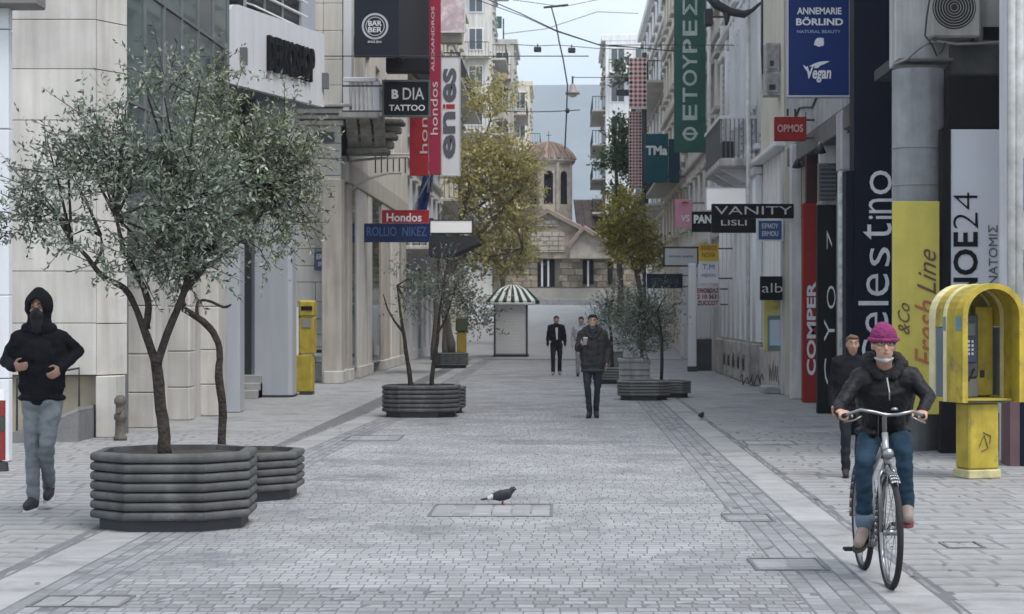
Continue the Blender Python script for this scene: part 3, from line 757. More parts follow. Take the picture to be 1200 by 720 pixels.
# balcony with white balusters
d = 52.6; zB0, zB1 = wz(131, d), wz(96, d)
bl = thing('balcony', 'white balustraded stone balcony above the carved cornice on the left', 'balcony', (wx(420, d), 54, zB0))
xL, xR_ = wx(402, d), wx(441, d)
part_box('slab', cream, bl, (xL - .1, d - .1, zB0 - .16), (xR_ + .05, d + 3.5, zB0), .02)
part_box('rail', whitep, bl, (xL, d, zB1), (xR_, d + .22, zB1 + .12), .02)
part_box('rail', whitep, bl, (xR_ - .2, d + .223, zB1), (xR_, d + 3.4, zB1 + .12), .02)
for x in (402, 437): part_box('post', whitep, bl, (wx(x, d), d + .01, zB0 + .002), (wx(x, d) + .16, d + .2, zB1 - .002), .01)
nb = 6
for i in range(nb):
    x = wx(408 + 5.2 * i, d); h = zB1 - zB0
    mb = MB(); mb.lathe((x, d + .11, zB0), [(.045, 0), (.045, .06), (.028, .1), (.05, h * .35), (.03, h * .7), (.045, h - .06), (.045, h)], 10); mb.build('baluster', whitep, bl, True)
for i in range(14):
    mb = MB(); mb.lathe((xR_ - .1, d + .4 + i * .22, zB0), [(.045, 0), (.028, .1), (.05, h * .35), (.03, h * .7), (.045, h)], 8); mb.build('baluster', whitep, bl, True)
# carved corbel under the balcony
mb = MB()
for i, (y, e) in enumerate(((133, .9), (140, .82), (148, .62), (156, .42), (165, .22), (172, .1))):
    pass
prof = [(0, wz(176, d)), (.15, wz(170, d)), (.35, wz(160, d)), (.5, wz(150, d)), (.78, wz(142, d)), (.85, wz(136, d)), (0, wz(136, d))]
for x in (404, 420, 436):
    mb = MB(); mb.prism([(wx(x, d), d + 1.0 - p[0], p[1]) for p in prof], (.28, 0, 0)); mb.build('corbel', M('weathered_corbel', (.24, .22, .19), .85, .45, 4, .5, 20), bl)
for i, (ya, yb, e) in enumerate(((137, 143, .5), (143.5, 152, .3), (152.5, 160, .38), (160.5, 170, .15), (170.5, 178, .3))):
    part_box('frieze_moulding', M('weathered_corbel', (.24, .22, .19)) if i % 2 else M('undershadow_stone', (.14, .13, .115), .9, .4, 5), bl, (wx(402, d), d + 1.0 - e, wz(yb, d)), (wx(402, d) + 1.5 - .1 * i, d + 1.5, wz(ya, d)), .04)  # shadow under the balcony is put into the darker stone rows
# diagonal stay and curved awning arms on the front
r = thing('awning_frame', 'bare metal awning frame with curved arms above the left shop windows', 'awning frame', (-5.2, 58, 4.5))
for a in ([(402, 236, 54), (412, 222, 54.5), (430, 210, 55), (455, 203, 55.5), (470, 203, 56)], [(404, 190, 54), (440, 186, 54.2), (478, 184, 54.5)], [(441, 131, 54), (432, 150, 54), (420, 168, 54), (412, 180, 54)], [(404, 184, 53.6), (404, 200, 53.6)], [(425, 181, 60), (480, 181, 61)]):
    mb = MB(); mb.tube([W(*p) for p in a], .035, 8); mb.build('arm', M('awning_metal', (.32, .31, .29), .6, .2, 4), r)
for x in (402,): part_box('end_box', offw, r, (wx(398, 54), 53.7, wz(193, 54)), (wx(408, 54), 54.2, wz(184, 54)))
for i in range(6):
    x = 440 + i * 7; mb = MB(); mb.tube([W(x, 183, 56), W(x, 203, 56)], .018, 6); mb.build('grille_bar', iron, r)

# -- dark signs and banners on that side
emb = sign('banner_box', 'black hanging box banner with a round white emblem beside the white balcony', 'banner', 415, -40, 467, 67, 50.0, M('charcoal_banner', (.016, .019, .028), .6, .15, 1, spec=.2), th=.12, texts=())
def ring(mb, x, y, r0, r1, d):
    vs = []; fs = []; n = 40; k = d / F; c = W(x, y, d - .004)
    for i in range(n):
        a = 2 * math.pi * i / n; vs += [c + Vector((math.cos(a) * r0 * k, 0, math.sin(a) * r0 * k)), c + Vector((math.cos(a) * r1 * k, 0, math.sin(a) * r1 * k))]
    for i in range(n):
        j = (i + 1) % n; fs.append((2 * i, 2 * i + 1, 2 * j + 1, 2 * j))
    mb.add(vs, [tuple(reversed(f)) for f in fs])
mb = MB(); ring(mb, 439.5, 31, 13.2, 15.5, 50); ring(mb, 439.5, 31, 10.2, 11.2, 50); ring(mb, 439.5, 31, 6.0, 6.6, 50); mb.build('emblem_ring', M('sign_grey_print', (.45, .46, .48), .6), emb)
mb = MB()
for s, a, b, c, e in (('BAR', 431.5, 24.5, 447.5, 30.5), ('BER', 431.5, 32.0, 447.5, 38.0), ('SINCE 2014', 431, 48, 447, 50.5)): text_px(mb, s, a, b, c, e, 50, bold=.02)
mb.build('lettering', offw, emb)
mb = MB(); pa = W(467.5, 67, 50.1); pb = W(504, 67, 57)
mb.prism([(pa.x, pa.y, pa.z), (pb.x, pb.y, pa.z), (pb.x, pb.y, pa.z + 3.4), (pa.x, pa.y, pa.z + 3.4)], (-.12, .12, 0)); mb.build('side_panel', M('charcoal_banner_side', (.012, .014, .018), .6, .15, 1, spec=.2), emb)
part_box('underside', black, emb, (wx(452, 51), 51, wz(85, 51)), (wx(503, 51), 51.4, wz(67.6, 51)), .02)
sign('tattoo_sign', 'black hanging sign reading TATTOO in white beneath the black banner', 'shop sign', 450, 96, 502, 135, 52.0, black, frame=M('sign_frame_dark', (.07, .09, .09), .5), fw=.05, wall=-5.62,
     texts=(('TATTOO', 456, 123, 498, 130, whitep, False, .012), ('B', 459, 105, 467, 116, offw, False, .04), ('DIA', 472, 103, 497, 117, M('sign_grey_print', (.45, .46, .48)), False, .005)))
sign('red_banner', 'tall crimson vertical banner with white upright lettering, the higher of two', 'banner', 503, -30, 516.5, 205, 56.0, crimson, texts=(('ALEXANDROS', 505.5, 8, 509, 84, M('pale_pink_print', (.6, .5, .52)), True, .01), ('hondos', 504.5, 96, 513, 158, M('pale_pink_print', (.6, .5, .52)), True)))
sign('red_banner', 'shorter crimson banner with cream letters below the tattoo sign', 'banner', 480, 134, 502, 206, 57.0, redp, texts=(('hon', 492, 138, 501, 180, M('pale_pink_print', (.6, .5, .52)), True),))
b5 = sign('white_banner', 'tall white vertical banner with dark rounded letters beside the crimson one', 'banner', 517.5, 67, 539, 206, 58.0, offw, frame=M('banner_edge', (.4, .4, .38), .6), fw=.02,
     texts=(('en', 519, 131, 534, 186, M('grey_print', (.09, .095, .11), .6), True, .03), ('es', 519, 80, 535, 120, M('grey_print', (.09, .095, .11)), True, .03), ('i', 519, 122, 533, 128, redp, True, .02)))
sign('pink_billboard', 'faded pink and white billboard high above the white vertical banner', 'billboard', 516, -20, 544, 37, 62.0, M('faded_pink', (.55, .43, .46), .7, .25, 3, spots=((.66, .6, .6), 3, .5)), frame=offw)
sign('beige_signboard', 'small grey beige ledge board under the pink billboard', 'signboard', 516, 38, 541, 50, 62.2, M('ledge_beige', (.36, .33, .30), .8, .2, 4), th=.5)
sign('red_shop_sign', 'small red sign with white lettering on top of the blue shop sign', 'shop sign', 448, 247, 502, 261, 58.0, redp, th=.15, texts=(('Hondos', 453, 250, 494, 260, whitep, False, .02),), frame=M('sign_red_edge', (.5, .06, .06), .5), fw=.015)
sign('blue_shop_sign', 'long navy blue shop sign jutting from the left front under a red sign', 'shop sign', 425, 262, 504, 284, 57.8, navyp, th=.2, wall=-5.8, texts=(('ROLLIO  NIKEZ', 430, 266, 500, 277, M('blue_print', (.05, .10, .25), .5), False, .01),))
sign('white_lightbox', 'white lit box sign over the dark awning on the left', 'light box', 504.5, 259, 553, 273, 61.0, M('lit_white', (.75, .75, .75), .5, .03, 1, emit=.12), th=.25, frame=iron)
mb = MB(); mb.prism([W(503, 276, 60), W(556, 276, 60.5), W(562, 285, 59.5), W(520, 303, 59.3), W(502, 300, 59.3)], (0, 2.2, 0))
tag(mb.build('dark_awning', M('awning_canvas', (.010, .011, .013), .9, .2, 3, .2, 40)), 'drooping black canvas awning beneath the white lit box sign', 'awning')
for i, (x, y, r_) in enumerate(((520, 256, 7), (536, 258, 6))):
    pass
# flag
fl_ = thing('flag', 'limp blue and white striped flag hanging above the red shop sign', 'flag', W(493, 250, 59))
mb = MB(); mb.tube([W(480, 254, 59), W(506, 202, 58.4)], .02, 8); mb.build('flag_pole', alu, fl_)
def cloth(name, px, mat):
    mb = MB(); n = 7
    for i in range(n):
        for j in range(6):
            def Q(a, b):
                t, s = a / n, b / 6
                x = (px[0][0] * (1 - t) + px[1][0] * t) * (1 - s) + (px[3][0] * (1 - t) + px[2][0] * t) * s
                y = (px[0][1] * (1 - t) + px[1][1] * t) * (1 - s) + (px[3][1] * (1 - t) + px[2][1] * t) * s
                return W(x, y, 58.7 + .1 * math.sin(t * 11 + s * 2) + mbz)
            mb.quad(Q(i, j), Q(i + 1, j), Q(i + 1, j + 1), Q(i, j + 1))
    return mb.build(name, mat, fl_, True)
mbz = 0; cloth('cloth', [(496, 206), (508, 205), (500, 248), (486, 248)], M('flag_blue', (.012, .05, .21), .8, .15, 3))
for i, (a, b) in enumerate(((501, 504), (505.5, 508))):
    mbz = -.04; cloth('stripe', [(a, 208), (b, 207), (b - 1, 226), (a - 1, 226)], M('flag_white', (.65, .67, .7), .8))
mbz = -.03; cloth('stripe', [(489, 232), (491, 230), (489, 248), (487, 248)], M('flag_white', (.65, .67, .7)))
sign('street_plaque', 'blue enamel street name plaque on the stone corner', 'street sign', 368, 294, 395, 317, 52.93, M('plaque_blue', (.05, .10, .17), .4, .2, 4), th=.04, texts=(('ERMOU', 371, 298, 392, 304, offw, False, .02), ('EPMOY', 373, 307, 390, 312, offw, False, .02)))

# -- farther left fronts
def block(name, label, X, side, d0, d1, h, mat, nb, storeys, ground=4.2, wmat=None, gmat=None, balc=(), depth=10, zbase=0, win_w=.5, shops=True, roof=None, railmat=None, slab_m=None):
    """town building: street wall with recessed windows, end wall facing us, balconies"""
    n = Vector((1, 0, 0)) if side < 0 else Vector((-1, 0, 0))
    b = thing(name, label, 'building', (X, (d0 + d1) / 2, zbase))
    wmat = wmat or whitep; gmat = gmat or glass2
    Ln = d1 - d0; bay = Ln / nb; us = [0]
    for i in range(nb): us += [bay * i + bay * (1 - win_w) / 2, bay * i + bay * (1 + win_w) / 2]
    us.append(Ln); sh = (h - ground) / storeys; zs = [zbase, zbase + .35, zbase + ground - .6]
    for j in range(storeys): zs += [zbase + ground + sh * j + sh * (.12 if j in balc else .3), zbase + ground + sh * j + sh * .82]
    zs.append(zbase + h)
    ops = {(1 + 2 * i, 3 + 2 * j) for i in range(nb) for j in range(storeys)}
    if shops: ops |= {(1 + 2 * i, 1) for i in range(nb)}
    mb = MB(); o = (X, d0, 0)
    wallgrid(mb, o, (0, 1, 0), n, us, zs, ops, .2); mb.build('street_wall', mat, b)
    for (i, j) in sorted(ops):
        w_ = window(b, o, (0, 1, 0), n, us[i], us[i + 1], zs[j], zs[j + 1], .19, wmat if j > 1 else iron, gmat if j > 1 else glass, 2, 2 if j > 1 else 1, name='window' if j > 1 else 'shop_front')
        if j > 1 and w_:
            e_ = .2; zz_ = zs[j]; s_ = MB(); sg = n.x
            s_.box((X, d0 + us[i] - .12, zz_ - .12), (X + sg * e_, d0 + us[i + 1] + .12, zz_ - .004)); s_.build('sill', slab_m or cream, w_)
            s_ = MB(); s_.box((X, d0 + us[i] - .16, zs[j + 1] + .004), (X + sg * e_ * .8, d0 + us[i + 1] + .16, zs[j + 1] + .16)); s_.build('window_head', slab_m or cream, w_)
    for j in range(storeys):
        if j not in balc: part_box('string_course', slab_m or cream, b, (X, d0 + .05, zbase + ground + sh * j - .02), (X + n.x * .16, d1 - .05, zbase + ground + sh * j + .16), .03)
    xa, xb = (X - depth, X - .22) if side < 0 else (X + .22, X + depth)
    part_box('building_body', mat, b, (xa, d0 + .012, zbase), (xb, d1 - .012, zbase + h), 0)
    part_box('end_wall', mat, b, (min(X, xb) if side > 0 else xb, d0 - .006, zbase), (max(X, xb) if side < 0 else xb, d0 + .011, zbase + h))
    part_box('parapet', slab_m or mat, b, (X - (.0 if side < 0 else .3) - (depth if side < 0 else 0), d0 - .03, zbase + h), (X + (.3 if side < 0 else depth), d1 - .02, zbase + h + .45), .02)
    for j in balc:
        z = zbase + ground + sh * j + .05
        bb = MB(); x0, x1 = (X, X + 1.0) if side < 0 else (X - 1.0, X)
        bb.bbox((x0, d0 + .5, z - .14), (x1, d1 - .5, z), .02); bo = bb.build('balcony', slab_m or cream, b)
        rb = MB(); xo = x1 - .05 if side < 0 else x0 + .05
        nn_ = int((Ln - 1) / .28)
        for q in range(nn_ + 1):
            y = d0 + .55 + (Ln - 1.1) * q / nn_; rb.box((xo - .015, y - .015, z), (xo + .015, y + .015, z + .95))
        for q in range(5):
            xx = x0 + .05 + .9 * q / 4; rb.box((xx - .015, d0 + .53, z), (xx + .015, d0 + .56, z + .95))
        rb.box((xo - .03, d0 + .5, z + .95), (xo + .03, d1 - .5, z + 1.0)); rb.box((x0, d0 + .5, z + .951), (x1, d0 + .56, z + 1.002))
        rb.build('railing', railmat or iron, bo)['kind'] = 'stuff'
    return b
block('shop_building', 'grey shop building behind the hanging red and white banners on the left', -5.75, -1, 74.2, 96, 17, ltgrey, 7, 4, balc=(0, 2))
block('apartment_building', 'cream apartment block on the left half hidden by the yellow plane tree', -5.9, -1, 96.4, 122, 19, beige, 8, 5, balc=(1, 3))
def far_block(label, X, side, d0, d1, h, mat, nb, storeys, balc, ex):
    """far block plus windows and little balconies on the end wall that faces us"""
    b = block('apartment_building', label, X, side, d0, d1, h, mat, nb, storeys, balc=balc, zbase=2.5, shops=False)
    sh = (h - 4.2) / storeys
    for j in range(storeys):
        z = 2.5 + 4.2 + sh * j
        for e in ex:
            x = X - side * -e if False else X + side * e
            mb = MB(); mb.box((x - .55, d0 - .06, z + sh * .2), (x + .55, d0 - .008, z + sh * .8)); w = mb.build('window', whitep, b)
            mb = MB(); mb.box((x - .47, d0 - .075, z + sh * .23), (x - .03, d0 - .062, z + sh * .77)); mb.build('pane', glass2, w)
            mb = MB(); mb.box((x + .03, d0 - .075, z + sh * .23), (x + .47, d0 - .062, z + sh * .77)); mb.build('pane', glass2, w)
        if j % 2 == 1:
            mb = MB(); mb.bbox((X + side * .2, d0 - 1.1, z - .1), (X + side * 3.2, d0 - .01, z + .06), .03); bo = mb.build('balcony', cream, b)
            mb = MB()
            for q in range(13): mb.box((X + side * (.22 + .245 * q) - .015, d0 - 1.08, z + .06), (X + side * (.22 + .245 * q) + .015, d0 - 1.05, z + 1.0))
            mb.box((X + side * .2, d0 - 1.1, z + 1.0), (X + side * 3.2, d0 - 1.04, z + 1.05)); mb.build('railing', iron, bo)['kind'] = 'stuff'
    return b
far_block('tall cream apartment block far down the left side, its top above the picture', -5.2, -1, 150, 159, 29, pale_r, 3, 9, (1, 3, 5, 7), (1.2, 3.0))
far_block('pale apartment block on the far left with its flat roof level with the wires', -3.9, -1, 162, 172, 20.5, M('pale_render2', (.52, .50, .46), .8, .12, .5, streak=.2), 3, 6, (0, 2, 4), (.9, 2.6))
far_block('lower beige block farthest down the left side in front of the hazy hill', -3.15, -1, 192, 204, 20.6, beige, 3, 6, (2, 4), (.9, 2.6))
# roof clutter on them
r = thing('roof_sign', 'small green panel on a pole above the far left roofs', 'sign', W(583, 40, 175))
part_box('panel', greenp, r, W(579, 33, 175), W(588, 20, 175.3)); mb = MB(); mb.tube([W(590, 48, 175.1), W(590, 22, 175.1)], .06, 6); mb.build('pole', iron, r)
# ---------------------------------------------------------------- right side of the street
# near edge: pale wall end with two pipes and posters
nr = thing('corner_building', 'pale peeling building end at the right edge with posters and white drainpipes', 'building', (6.2, 24.6, 0))
d = 24.4
part_box('wall', ltgrey, nr, (wx(1178, d), d, 0), (9.5, d + .35, 14), .02)
for x in (1184, 1193):
    mb = MB(); mb.tube([(wx(x, d), d - .07, .2), (wx(x, d), d - .07, 13)], .05, 10); mb.build('drainpipe', M('pipe_paint', (.55, .55, .54), .6, .25, 5, streak=.25), nr, True)
part_box('poster', M('poster_blue', (.04, .10, .22), .6, .5, 5), nr, (wx(1191, d) + .06, d - .012, wz(247, d)), (wx(1215, d), d - .002, wz(186, d)))
part_box('poster', M('poster_pale', (.55, .52, .52), .7, .25, 6, spots=((.1, .3, .3), 5, .6)), nr, (wx(1191, d) + .06, d - .012, wz(340, d)), (wx(1215, d), d - .002, wz(256, d)))
part_box('lower_panel', M('dim_maroon', (.10, .055, .06), .6, .2, 3), nr, (wx(1176, d) - .03, d - .5, 0), (wx(1184, d), d - .01, wz(470, d)))
part_box('lower_panel', navyblk, nr, (wx(1184, d) + .004, d - .48, 0), (wx(1230, d), d - .012, wz(470, d)))
# arcade building: round concrete column, black portal, AC
ar = thing('arcade_building', 'grey concrete building with a round column, a black portal and wiring on the right', 'building', (5.2, 28, 0))
dc = 26.6; cx = wx(1081, dc)
mb = MB(); mb.lathe((cx, dc + .35, 0), [(.34, 0), (.34, .9), (.338, 1.9), (.338, wz(79, dc))], 32); mb.build('column', concrete, ar, True)
for y in (172, 216): 
    mb = MB(); mb.lathe((cx, dc + .35, wz(y, dc)), [(.33, -.012), (.3435, -.008), (.3435, .008), (.33, .012)], 32); mb.build('column_joint', M('joint_grey', (.22, .22, .22), .9), ar, True)
upper = M('grimy_render', (.33, .33, .325), .85, .25, 1.2, .2, 25, streak=.3)
d2 = 27.3
part_box('upper_wall', upper, ar, (wx(1049, d2), d2, wz(76, d2)), (wx(1180, d2), d2 + .5, 13), .015)
part_box('ledge', M('dark_ledge', (.12, .115, .11), .8, .3, 4), ar, (wx(1049, d2) - .02, d2 - .35, wz(76, d2)), (wx(1112, d2), d2 - .003, wz(72, d2)), .015)
part_box('shade_beam', M('dark_beam', (.085, .085, .085), .85, .3, 3), ar, (wx(1112, d2), d2 - .1, wz(89, d2)), (wx(1182, d2), d2 + .3, wz(52, d2)), .02)
part_box('dark_hatch', black, ar, (wx(1152, d2), d2 - .03, wz(47, d2)), (wx(1183, d2), d2 - .004, wz(32, d2)))
part_box('side_wall', upper, ar, (wx(1180, d2) + .003, 24.8, 4.9), (9.3, d2 + .45, 13))
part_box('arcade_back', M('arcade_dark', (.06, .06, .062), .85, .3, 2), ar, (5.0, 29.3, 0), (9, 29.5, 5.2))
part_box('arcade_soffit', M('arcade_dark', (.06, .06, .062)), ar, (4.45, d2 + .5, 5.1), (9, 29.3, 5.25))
part_box('shop_glass', glass, ar, (wx(1100, 28.6), 28.6, .3), (8, 28.65, 4.5))
# portal: black frame with white panel
pt = thing('portal_sign', 'tall white panel with thin black upright lettering in a black portal frame', 'shop sign', (wx(1145, 26.4), 26.4, 0))
d = 26.4
zt_ = wz(88, d); xl, xr = wx(1111, d), wx(1181, d)
part_box('portal_panel', black, pt, (xl, d + .03, 0), (xr, d + .3, zt_), .01)
part_box('jamb', black, pt, (xl - .09, d - .05, 0), (wx(1113, d), d + .2, wz(150, d)), .01)
part_box('white_panel', M('panel_white', (.58, .60, .645), .5, .05, 1), pt, (wx(1114, d), d - .02, .5), (wx(1174, d), d + .028, wz(152, d)), .008)
mb = MB()
text_px(mb, 'NOE', 1117, 272, 1146, 352, d - .02, True, .022); text_px(mb, '24', 1117, 226, 1146, 268, d - .02, True, -.018)
mb.build('lettering', black, pt)
mb = MB(); text_px(mb, 'ANATOMIΣ', 1158, 264, 1169, 345, d - .02, True); mb.build('lettering', M('grey_print', (.09, .095, .11)), pt)
part_box('lower_board', black, pt, (wx(1098, d), d - .25, 0), (wx(1131, d), d - .06, wz(440, d)), .012)
# yellow banner on the round column
yb = sign('yellow_banner', 'yellow vertical banner with brown script lettering fixed to the round column', 'banner', 1046, 236, 1101, 486, 26.2, yellowb, th=.03,
    texts=(('Line', 1075, 292, 1097, 345, brown_t, True, 0, .45), ('Fresh', 1072, 352, 1099, 432, M('rust_lettering', (.34, .10, .04), .7), True, 0, .45), ('&Co', 1052, 355, 1066, 392, brown_t, True, 0, .4)))
# AC unit
ac = thing('air_conditioner', 'white boxed air conditioner with a dark round fan above the concrete column', 'air conditioner', (wx(1120, 26.9), 26.9, wz(46, 26.9)))
d = 26.85; mb = MB(); mb.bbox((wx(1091, d), d, wz(44, d)), (wx(1150, d), d + .38, wz(-20, d)), .03); mb.build('casing', M('ac_casing', (.30, .295, .275), .6, .12, 3, streak=.2), ac)
c = W(1118, 9, d); mb = MB(); mb.lathe((c.x, d - .012, c.z), [(.001, 0), (.27, 0), (.285, .008), (.285, .011), (.001, .011)], 32, 'Y'); mb.build('fan_grille', M('fan_dark', (.03, .03, .032), .6), ac)
for i in range(7):
    rr = .05 + i * .036; pts = [(c.x + rr * math.cos(a), d - .022, c.z + rr * math.sin(a)) for a in [2 * math.pi * q / 28 for q in range(28)]]
    mb = MB(); mb.tube(pts, .005, 4, closed=True); mb.build('guard_wire', M('ac_casing', (.30, .295, .275)), ac)
for x in (1096, 1144): part_box('bracket', iron, ac, (wx(x, d) - .02, d + .0, wz(48, d)), (wx(x, d) + .02, d + .4, wz(44.2, d)))
# loose cables over the ledge
for i, (pl_, rr, lab) in enumerate((([(1046, 76), (1062, 70), (1075, 58), (1088, 50), (1100, 49), (1120, 52), (1150, 51), (1184, 50)], .02, 'thick grey cable drooping over the ledge above the round concrete column'),
                 ([(1090, -5), (1086, 20), (1084, 42), (1092, 52), (1098, 66), (1104, 60), (1108, 50)], .012, 'thin black cable looped down the wall beside the air conditioner'))):
    mb = MB(); mb.tube([W(x, y, 26.85 if i else 26.9) for x, y in pl_], rr, 8); tag(mb.build('wall_cable', iron if i else M('cable_grey', (.2, .2, .19), .7), None, True), lab, 'cable')

# celestino totem (navy black) and its building
ce = thing('totem_panel', 'tall navy black totem panel with white upright lettering on the right', 'shop sign', (wx(1018, 30), 30, 0))
d = 30.0; part_box('panel', navyblk, ce, (wx(1001, d), d, 0), (wx(1048, d), d + .5, 9.5), .012); part_box('lower_panel', navyblk, ce, (wx(991.5, d), d + .002, 0), (wx(1001, d) - .003, d + .4, wz(200, d)), .008)
part_box('edge_trim', iron, ce, (wx(1048, d) + .003, d - .02, 0), (wx(1052, d), d + .5, 9.5))
mb = MB()
sp = [('o', 1019, 200, 1045, 228), ('n', 1018, 233, 1046, 250), ('i', 1018, 253, 1047, 257), ('t', 1011, 262, 1045, 281), ('s', 1019, 290, 1043, 312), ('e', 1015, 321, 1042, 347), ('l', 1006, 353, 1041, 358), ('e', 1014, 366, 1041, 392), ('C', 1010, 398, 1044, 432)]
for s, a, b, c_, e in sp: text_px(mb, s, a, b, c_, e, d, True, -.006 if s not in 'il' else 0)
mb.build('lettering', M('totem_print', (.62, .63, .66), .5), ce)
br_ = thing('brick_shop_building', 'grey building with recessed dark shopfronts behind the red and black totems', 'building', (5.2, 36, 0))
part_box('upper_wall', M('grey_upper', (.33, .335, .34), .8, .2, 1, streak=.25), br_, (4.86, 30.6, 5.35), (12, 44.4, 15))
part_box('beam', M('dark_ledge', (.12, .115, .11)), br_, (4.84, 30.55, 4.95), (5.4, 44.3, 5.34), .02)
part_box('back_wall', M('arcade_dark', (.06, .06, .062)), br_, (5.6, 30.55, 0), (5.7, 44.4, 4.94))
for i, dd in enumerate((32.5, 35.5, 38.5, 41.5)):
    part_box('shop_glass', glass, br_, (5.5, dd - 1.4, .4), (5.55, dd + 1.4, 4.2)); part_box('mullion', alu, br_, (5.42, dd + 1.42, 0), (5.5, dd + 1.5, 4.9))
part_box('riser', dkgrey, br_, (5.42, 31, 0), (5.6, 44.3, .4))
# light pilasters and poles
for (a, b, yb_, lab, m) in ((984, 990, 487, 0, offw), (916, 926, 463, 1, M('pilaster_grey', (.40, .40, .40), .75, .12, 2, streak=.25)), (927, 940, 468, 1, M('pilaster_pale', (.50, .50, .49), .75, .12, 2, streak=.25))):
    dd = gd(yb_); part_box('pilaster', m, br_, (wx(a, dd), dd, 0), (wx(b, dd), dd + .3, 5.3), .02)
part_box('pilaster_block', M('pilaster_grey', (.40, .40, .40)), br_, (wx(985, 35.4), 35.4, wz(200, 35.4)), (wx(1000, 35.4), 36, 5.3), .03)
part_box('grille_panel', M('panel_grille', (.1, .1, .1), .6), br_, (wx(960, 38.6), 38.6, wz(235, 38.6)), (wx(980, 38.6), 38.75, wz(193, 38.6)))
for i in range(8):
    z = wz(233 - i * 5, 38.6); part_box('grille_slat', M('lamp_grey', (.12, .125, .135)), br_, (wx(961, 38.6), 38.55, z), (wx(979, 38.6), 38.6, z + .03))
part_box('pale_panel', M('pilaster_pale', (.50, .50, .49)), br_, (wx(960, 38.6), 38.58, wz(192, 38.6)), (wx(980, 38.6), 38.72, wz(166, 38.6)), .01)
rt = thing('totem_panel', 'narrow red shop totem with white upright letters beside the pale pilasters', 'shop sign', (wx(949, 40.9), 40.9, 0))
d = 40.9; part_box('panel', darkred, rt, (wx(941, d), d, 0), (wx(957, d), d + .25, wz(238, d)), .01)
part_box('upper_panel', M('maroon_panel', (.05, .02, .022), .5), rt, (wx(945, d), d + .02, wz(237.5, d)), (wx(958, d), d + .24, wz(130, d)), .01)
mb = MB(); text_px(mb, 'COMPER', 945.5, 330, 956, 440, d, True, .03); mb.build('lettering', offw, rt)
bk = thing('totem_panel', 'glossy black shop totem with thin white strokes between the red totem and the navy one', 'shop sign', (wx(968, 36.4), 36.4, 0))
d = 36.4; part_box('panel', black, bk, (wx(958, d), d, 0), (wx(980, d), d + .2, wz(240, d)), .01)
mb = MB()
for s, a, b, c_, e in (('C', 966, 420, 978, 452), ('Y', 966, 375, 978, 400), ('O', 969, 335, 979, 362), ('7', 969, 270, 975, 292)): text_px(mb, s, a, b, c_, e, d, True, -.01)
mb.build('lettering', offw, bk)
mb = MB(); mb.tube([W(986, 200, 35.2), W(986, 340, 35.2), W(987, 487, 35.2)], .045, 10); mb.build('side_tube', M('scuffed_white', (.5, .5, .5), .6, .5, 8), bk, True)
# blue cosmetics sign + small red sign
bs = sign('blue_sign', 'large royal blue vertical sign with white print and a leafy vegan mark', 'shop sign', 924, -15, 995, 112, 34.0, bluep, th=.18, frame=M('sign_frame_pale', (.42, .44, .48), .4, .05, 2, metal=.3), fw=.03, wall=5.0,
    texts=(('ANNEMARIE', 934, 9, 986, 17, offw, False, .02), ('BÖRLIND', 933, 20, 988, 30, offw, False, .03), ('NATURAL BEAUTY', 934, 35.5, 985, 39, M('blue_grey_print', (.3, .36, .5), .5), False, .01), ('Vegan', 945, 78, 974, 97, offw, False, .025, .15)))
mb = MB(); k = 34 / F; c = W(959, 48, 33.99)
def leaf(mb, x, y, l, w, ang, d, t=.005):
    c = W(x, y, d - t); n = 10; k = d / F; vs = []
    for i in range(n + 1):
        s = i / n; vs.append((s * l, math.sin(math.pi * s) * w))
    for i in range(n - 1, 0, -1):
        s = i / n; vs.append((s * l, -math.sin(math.pi * s) * w))
    ca, sa = math.cos(ang), math.sin(ang)
    mb.prism([c + Vector(((p[0] * ca - p[1] * sa) * k, 0, (p[0] * sa + p[1] * ca) * k)) for p in vs], (0, t * .8, 0))
leaf(mb, 954, 53, 14, 4.5, math.radians(35), 34); leaf(mb, 965, 54, 12, 4.5, math.radians(130), 34, .009); leaf(mb, 955, 52, 10, 3, 0, 34, .013)
mb.build('emblem', offw, bs)
mb = MB(); leaf(mb, 948, 78, 25, 2.2, math.radians(14), 34); leaf(mb, 941, 76, 14, 1.3, math.radians(-50), 34, .009); leaf(mb, 954, 80, 9, 2, math.radians(30), 34, .013); mb.build('emblem', offw, bs)
rs_ = sign('red_shop_sign', 'small red box sign with pale lettering under the big blue sign', 'shop sign', 908, 137, 945, 165, 39.5, darkred, th=.2, wall=5.0, texts=(('OPMOS', 911, 146, 941, 155, M('dull_pink_print', (.55, .35, .33), .6), False, .02),))
mb = MB(); mb.box(W(922, 136, 39.55), W(924, 128, 39.6)); mb.box(W(931, 136, 39.55), W(933, 128, 39.6)); mb.build('hanger', iron, rs_)

# white classical building with fluted pilasters, balcony and shutters (44.8 m to 64 m)
wb = thing('pilastered_building', 'white old building with ground floor pilasters on dirty stone plinths and a balcony', 'building', (5.0, 54, 0))
XR4 = 4.9
mb = MB(); us = [0, 6.0, 7.4, 9.2, 10.6, 12.4, 13.8, 15.6, 17.0, 19.2]; zs = [0, .9, 5.5, 6.0, 9.3, 10.6, 13.6, 15]
ops = {(i, j) for i in (1, 3, 5, 7) for j in (3, 5)}
wallgrid(mb, (XR4, 44.8, 0), (0, 1, 0), (-1, 0, 0), us, zs, ops, .25); mb.build('street_wall', M('aged_white_render', (.66, .65, .635), .8, .12, 1.5, .1, 25, streak=.16), wb)
for (i, j) in sorted(ops): window(wb, (XR4, 44.8, 0), (0, 1, 0), (-1, 0, 0), us[i], us[i + 1], zs[j], zs[j + 1], .24, whitep, glass2, 2, 4)
part_box('building_body', beige2, wb, (XR4 + .27, 44.9, 0), (14, 63.9, 15))
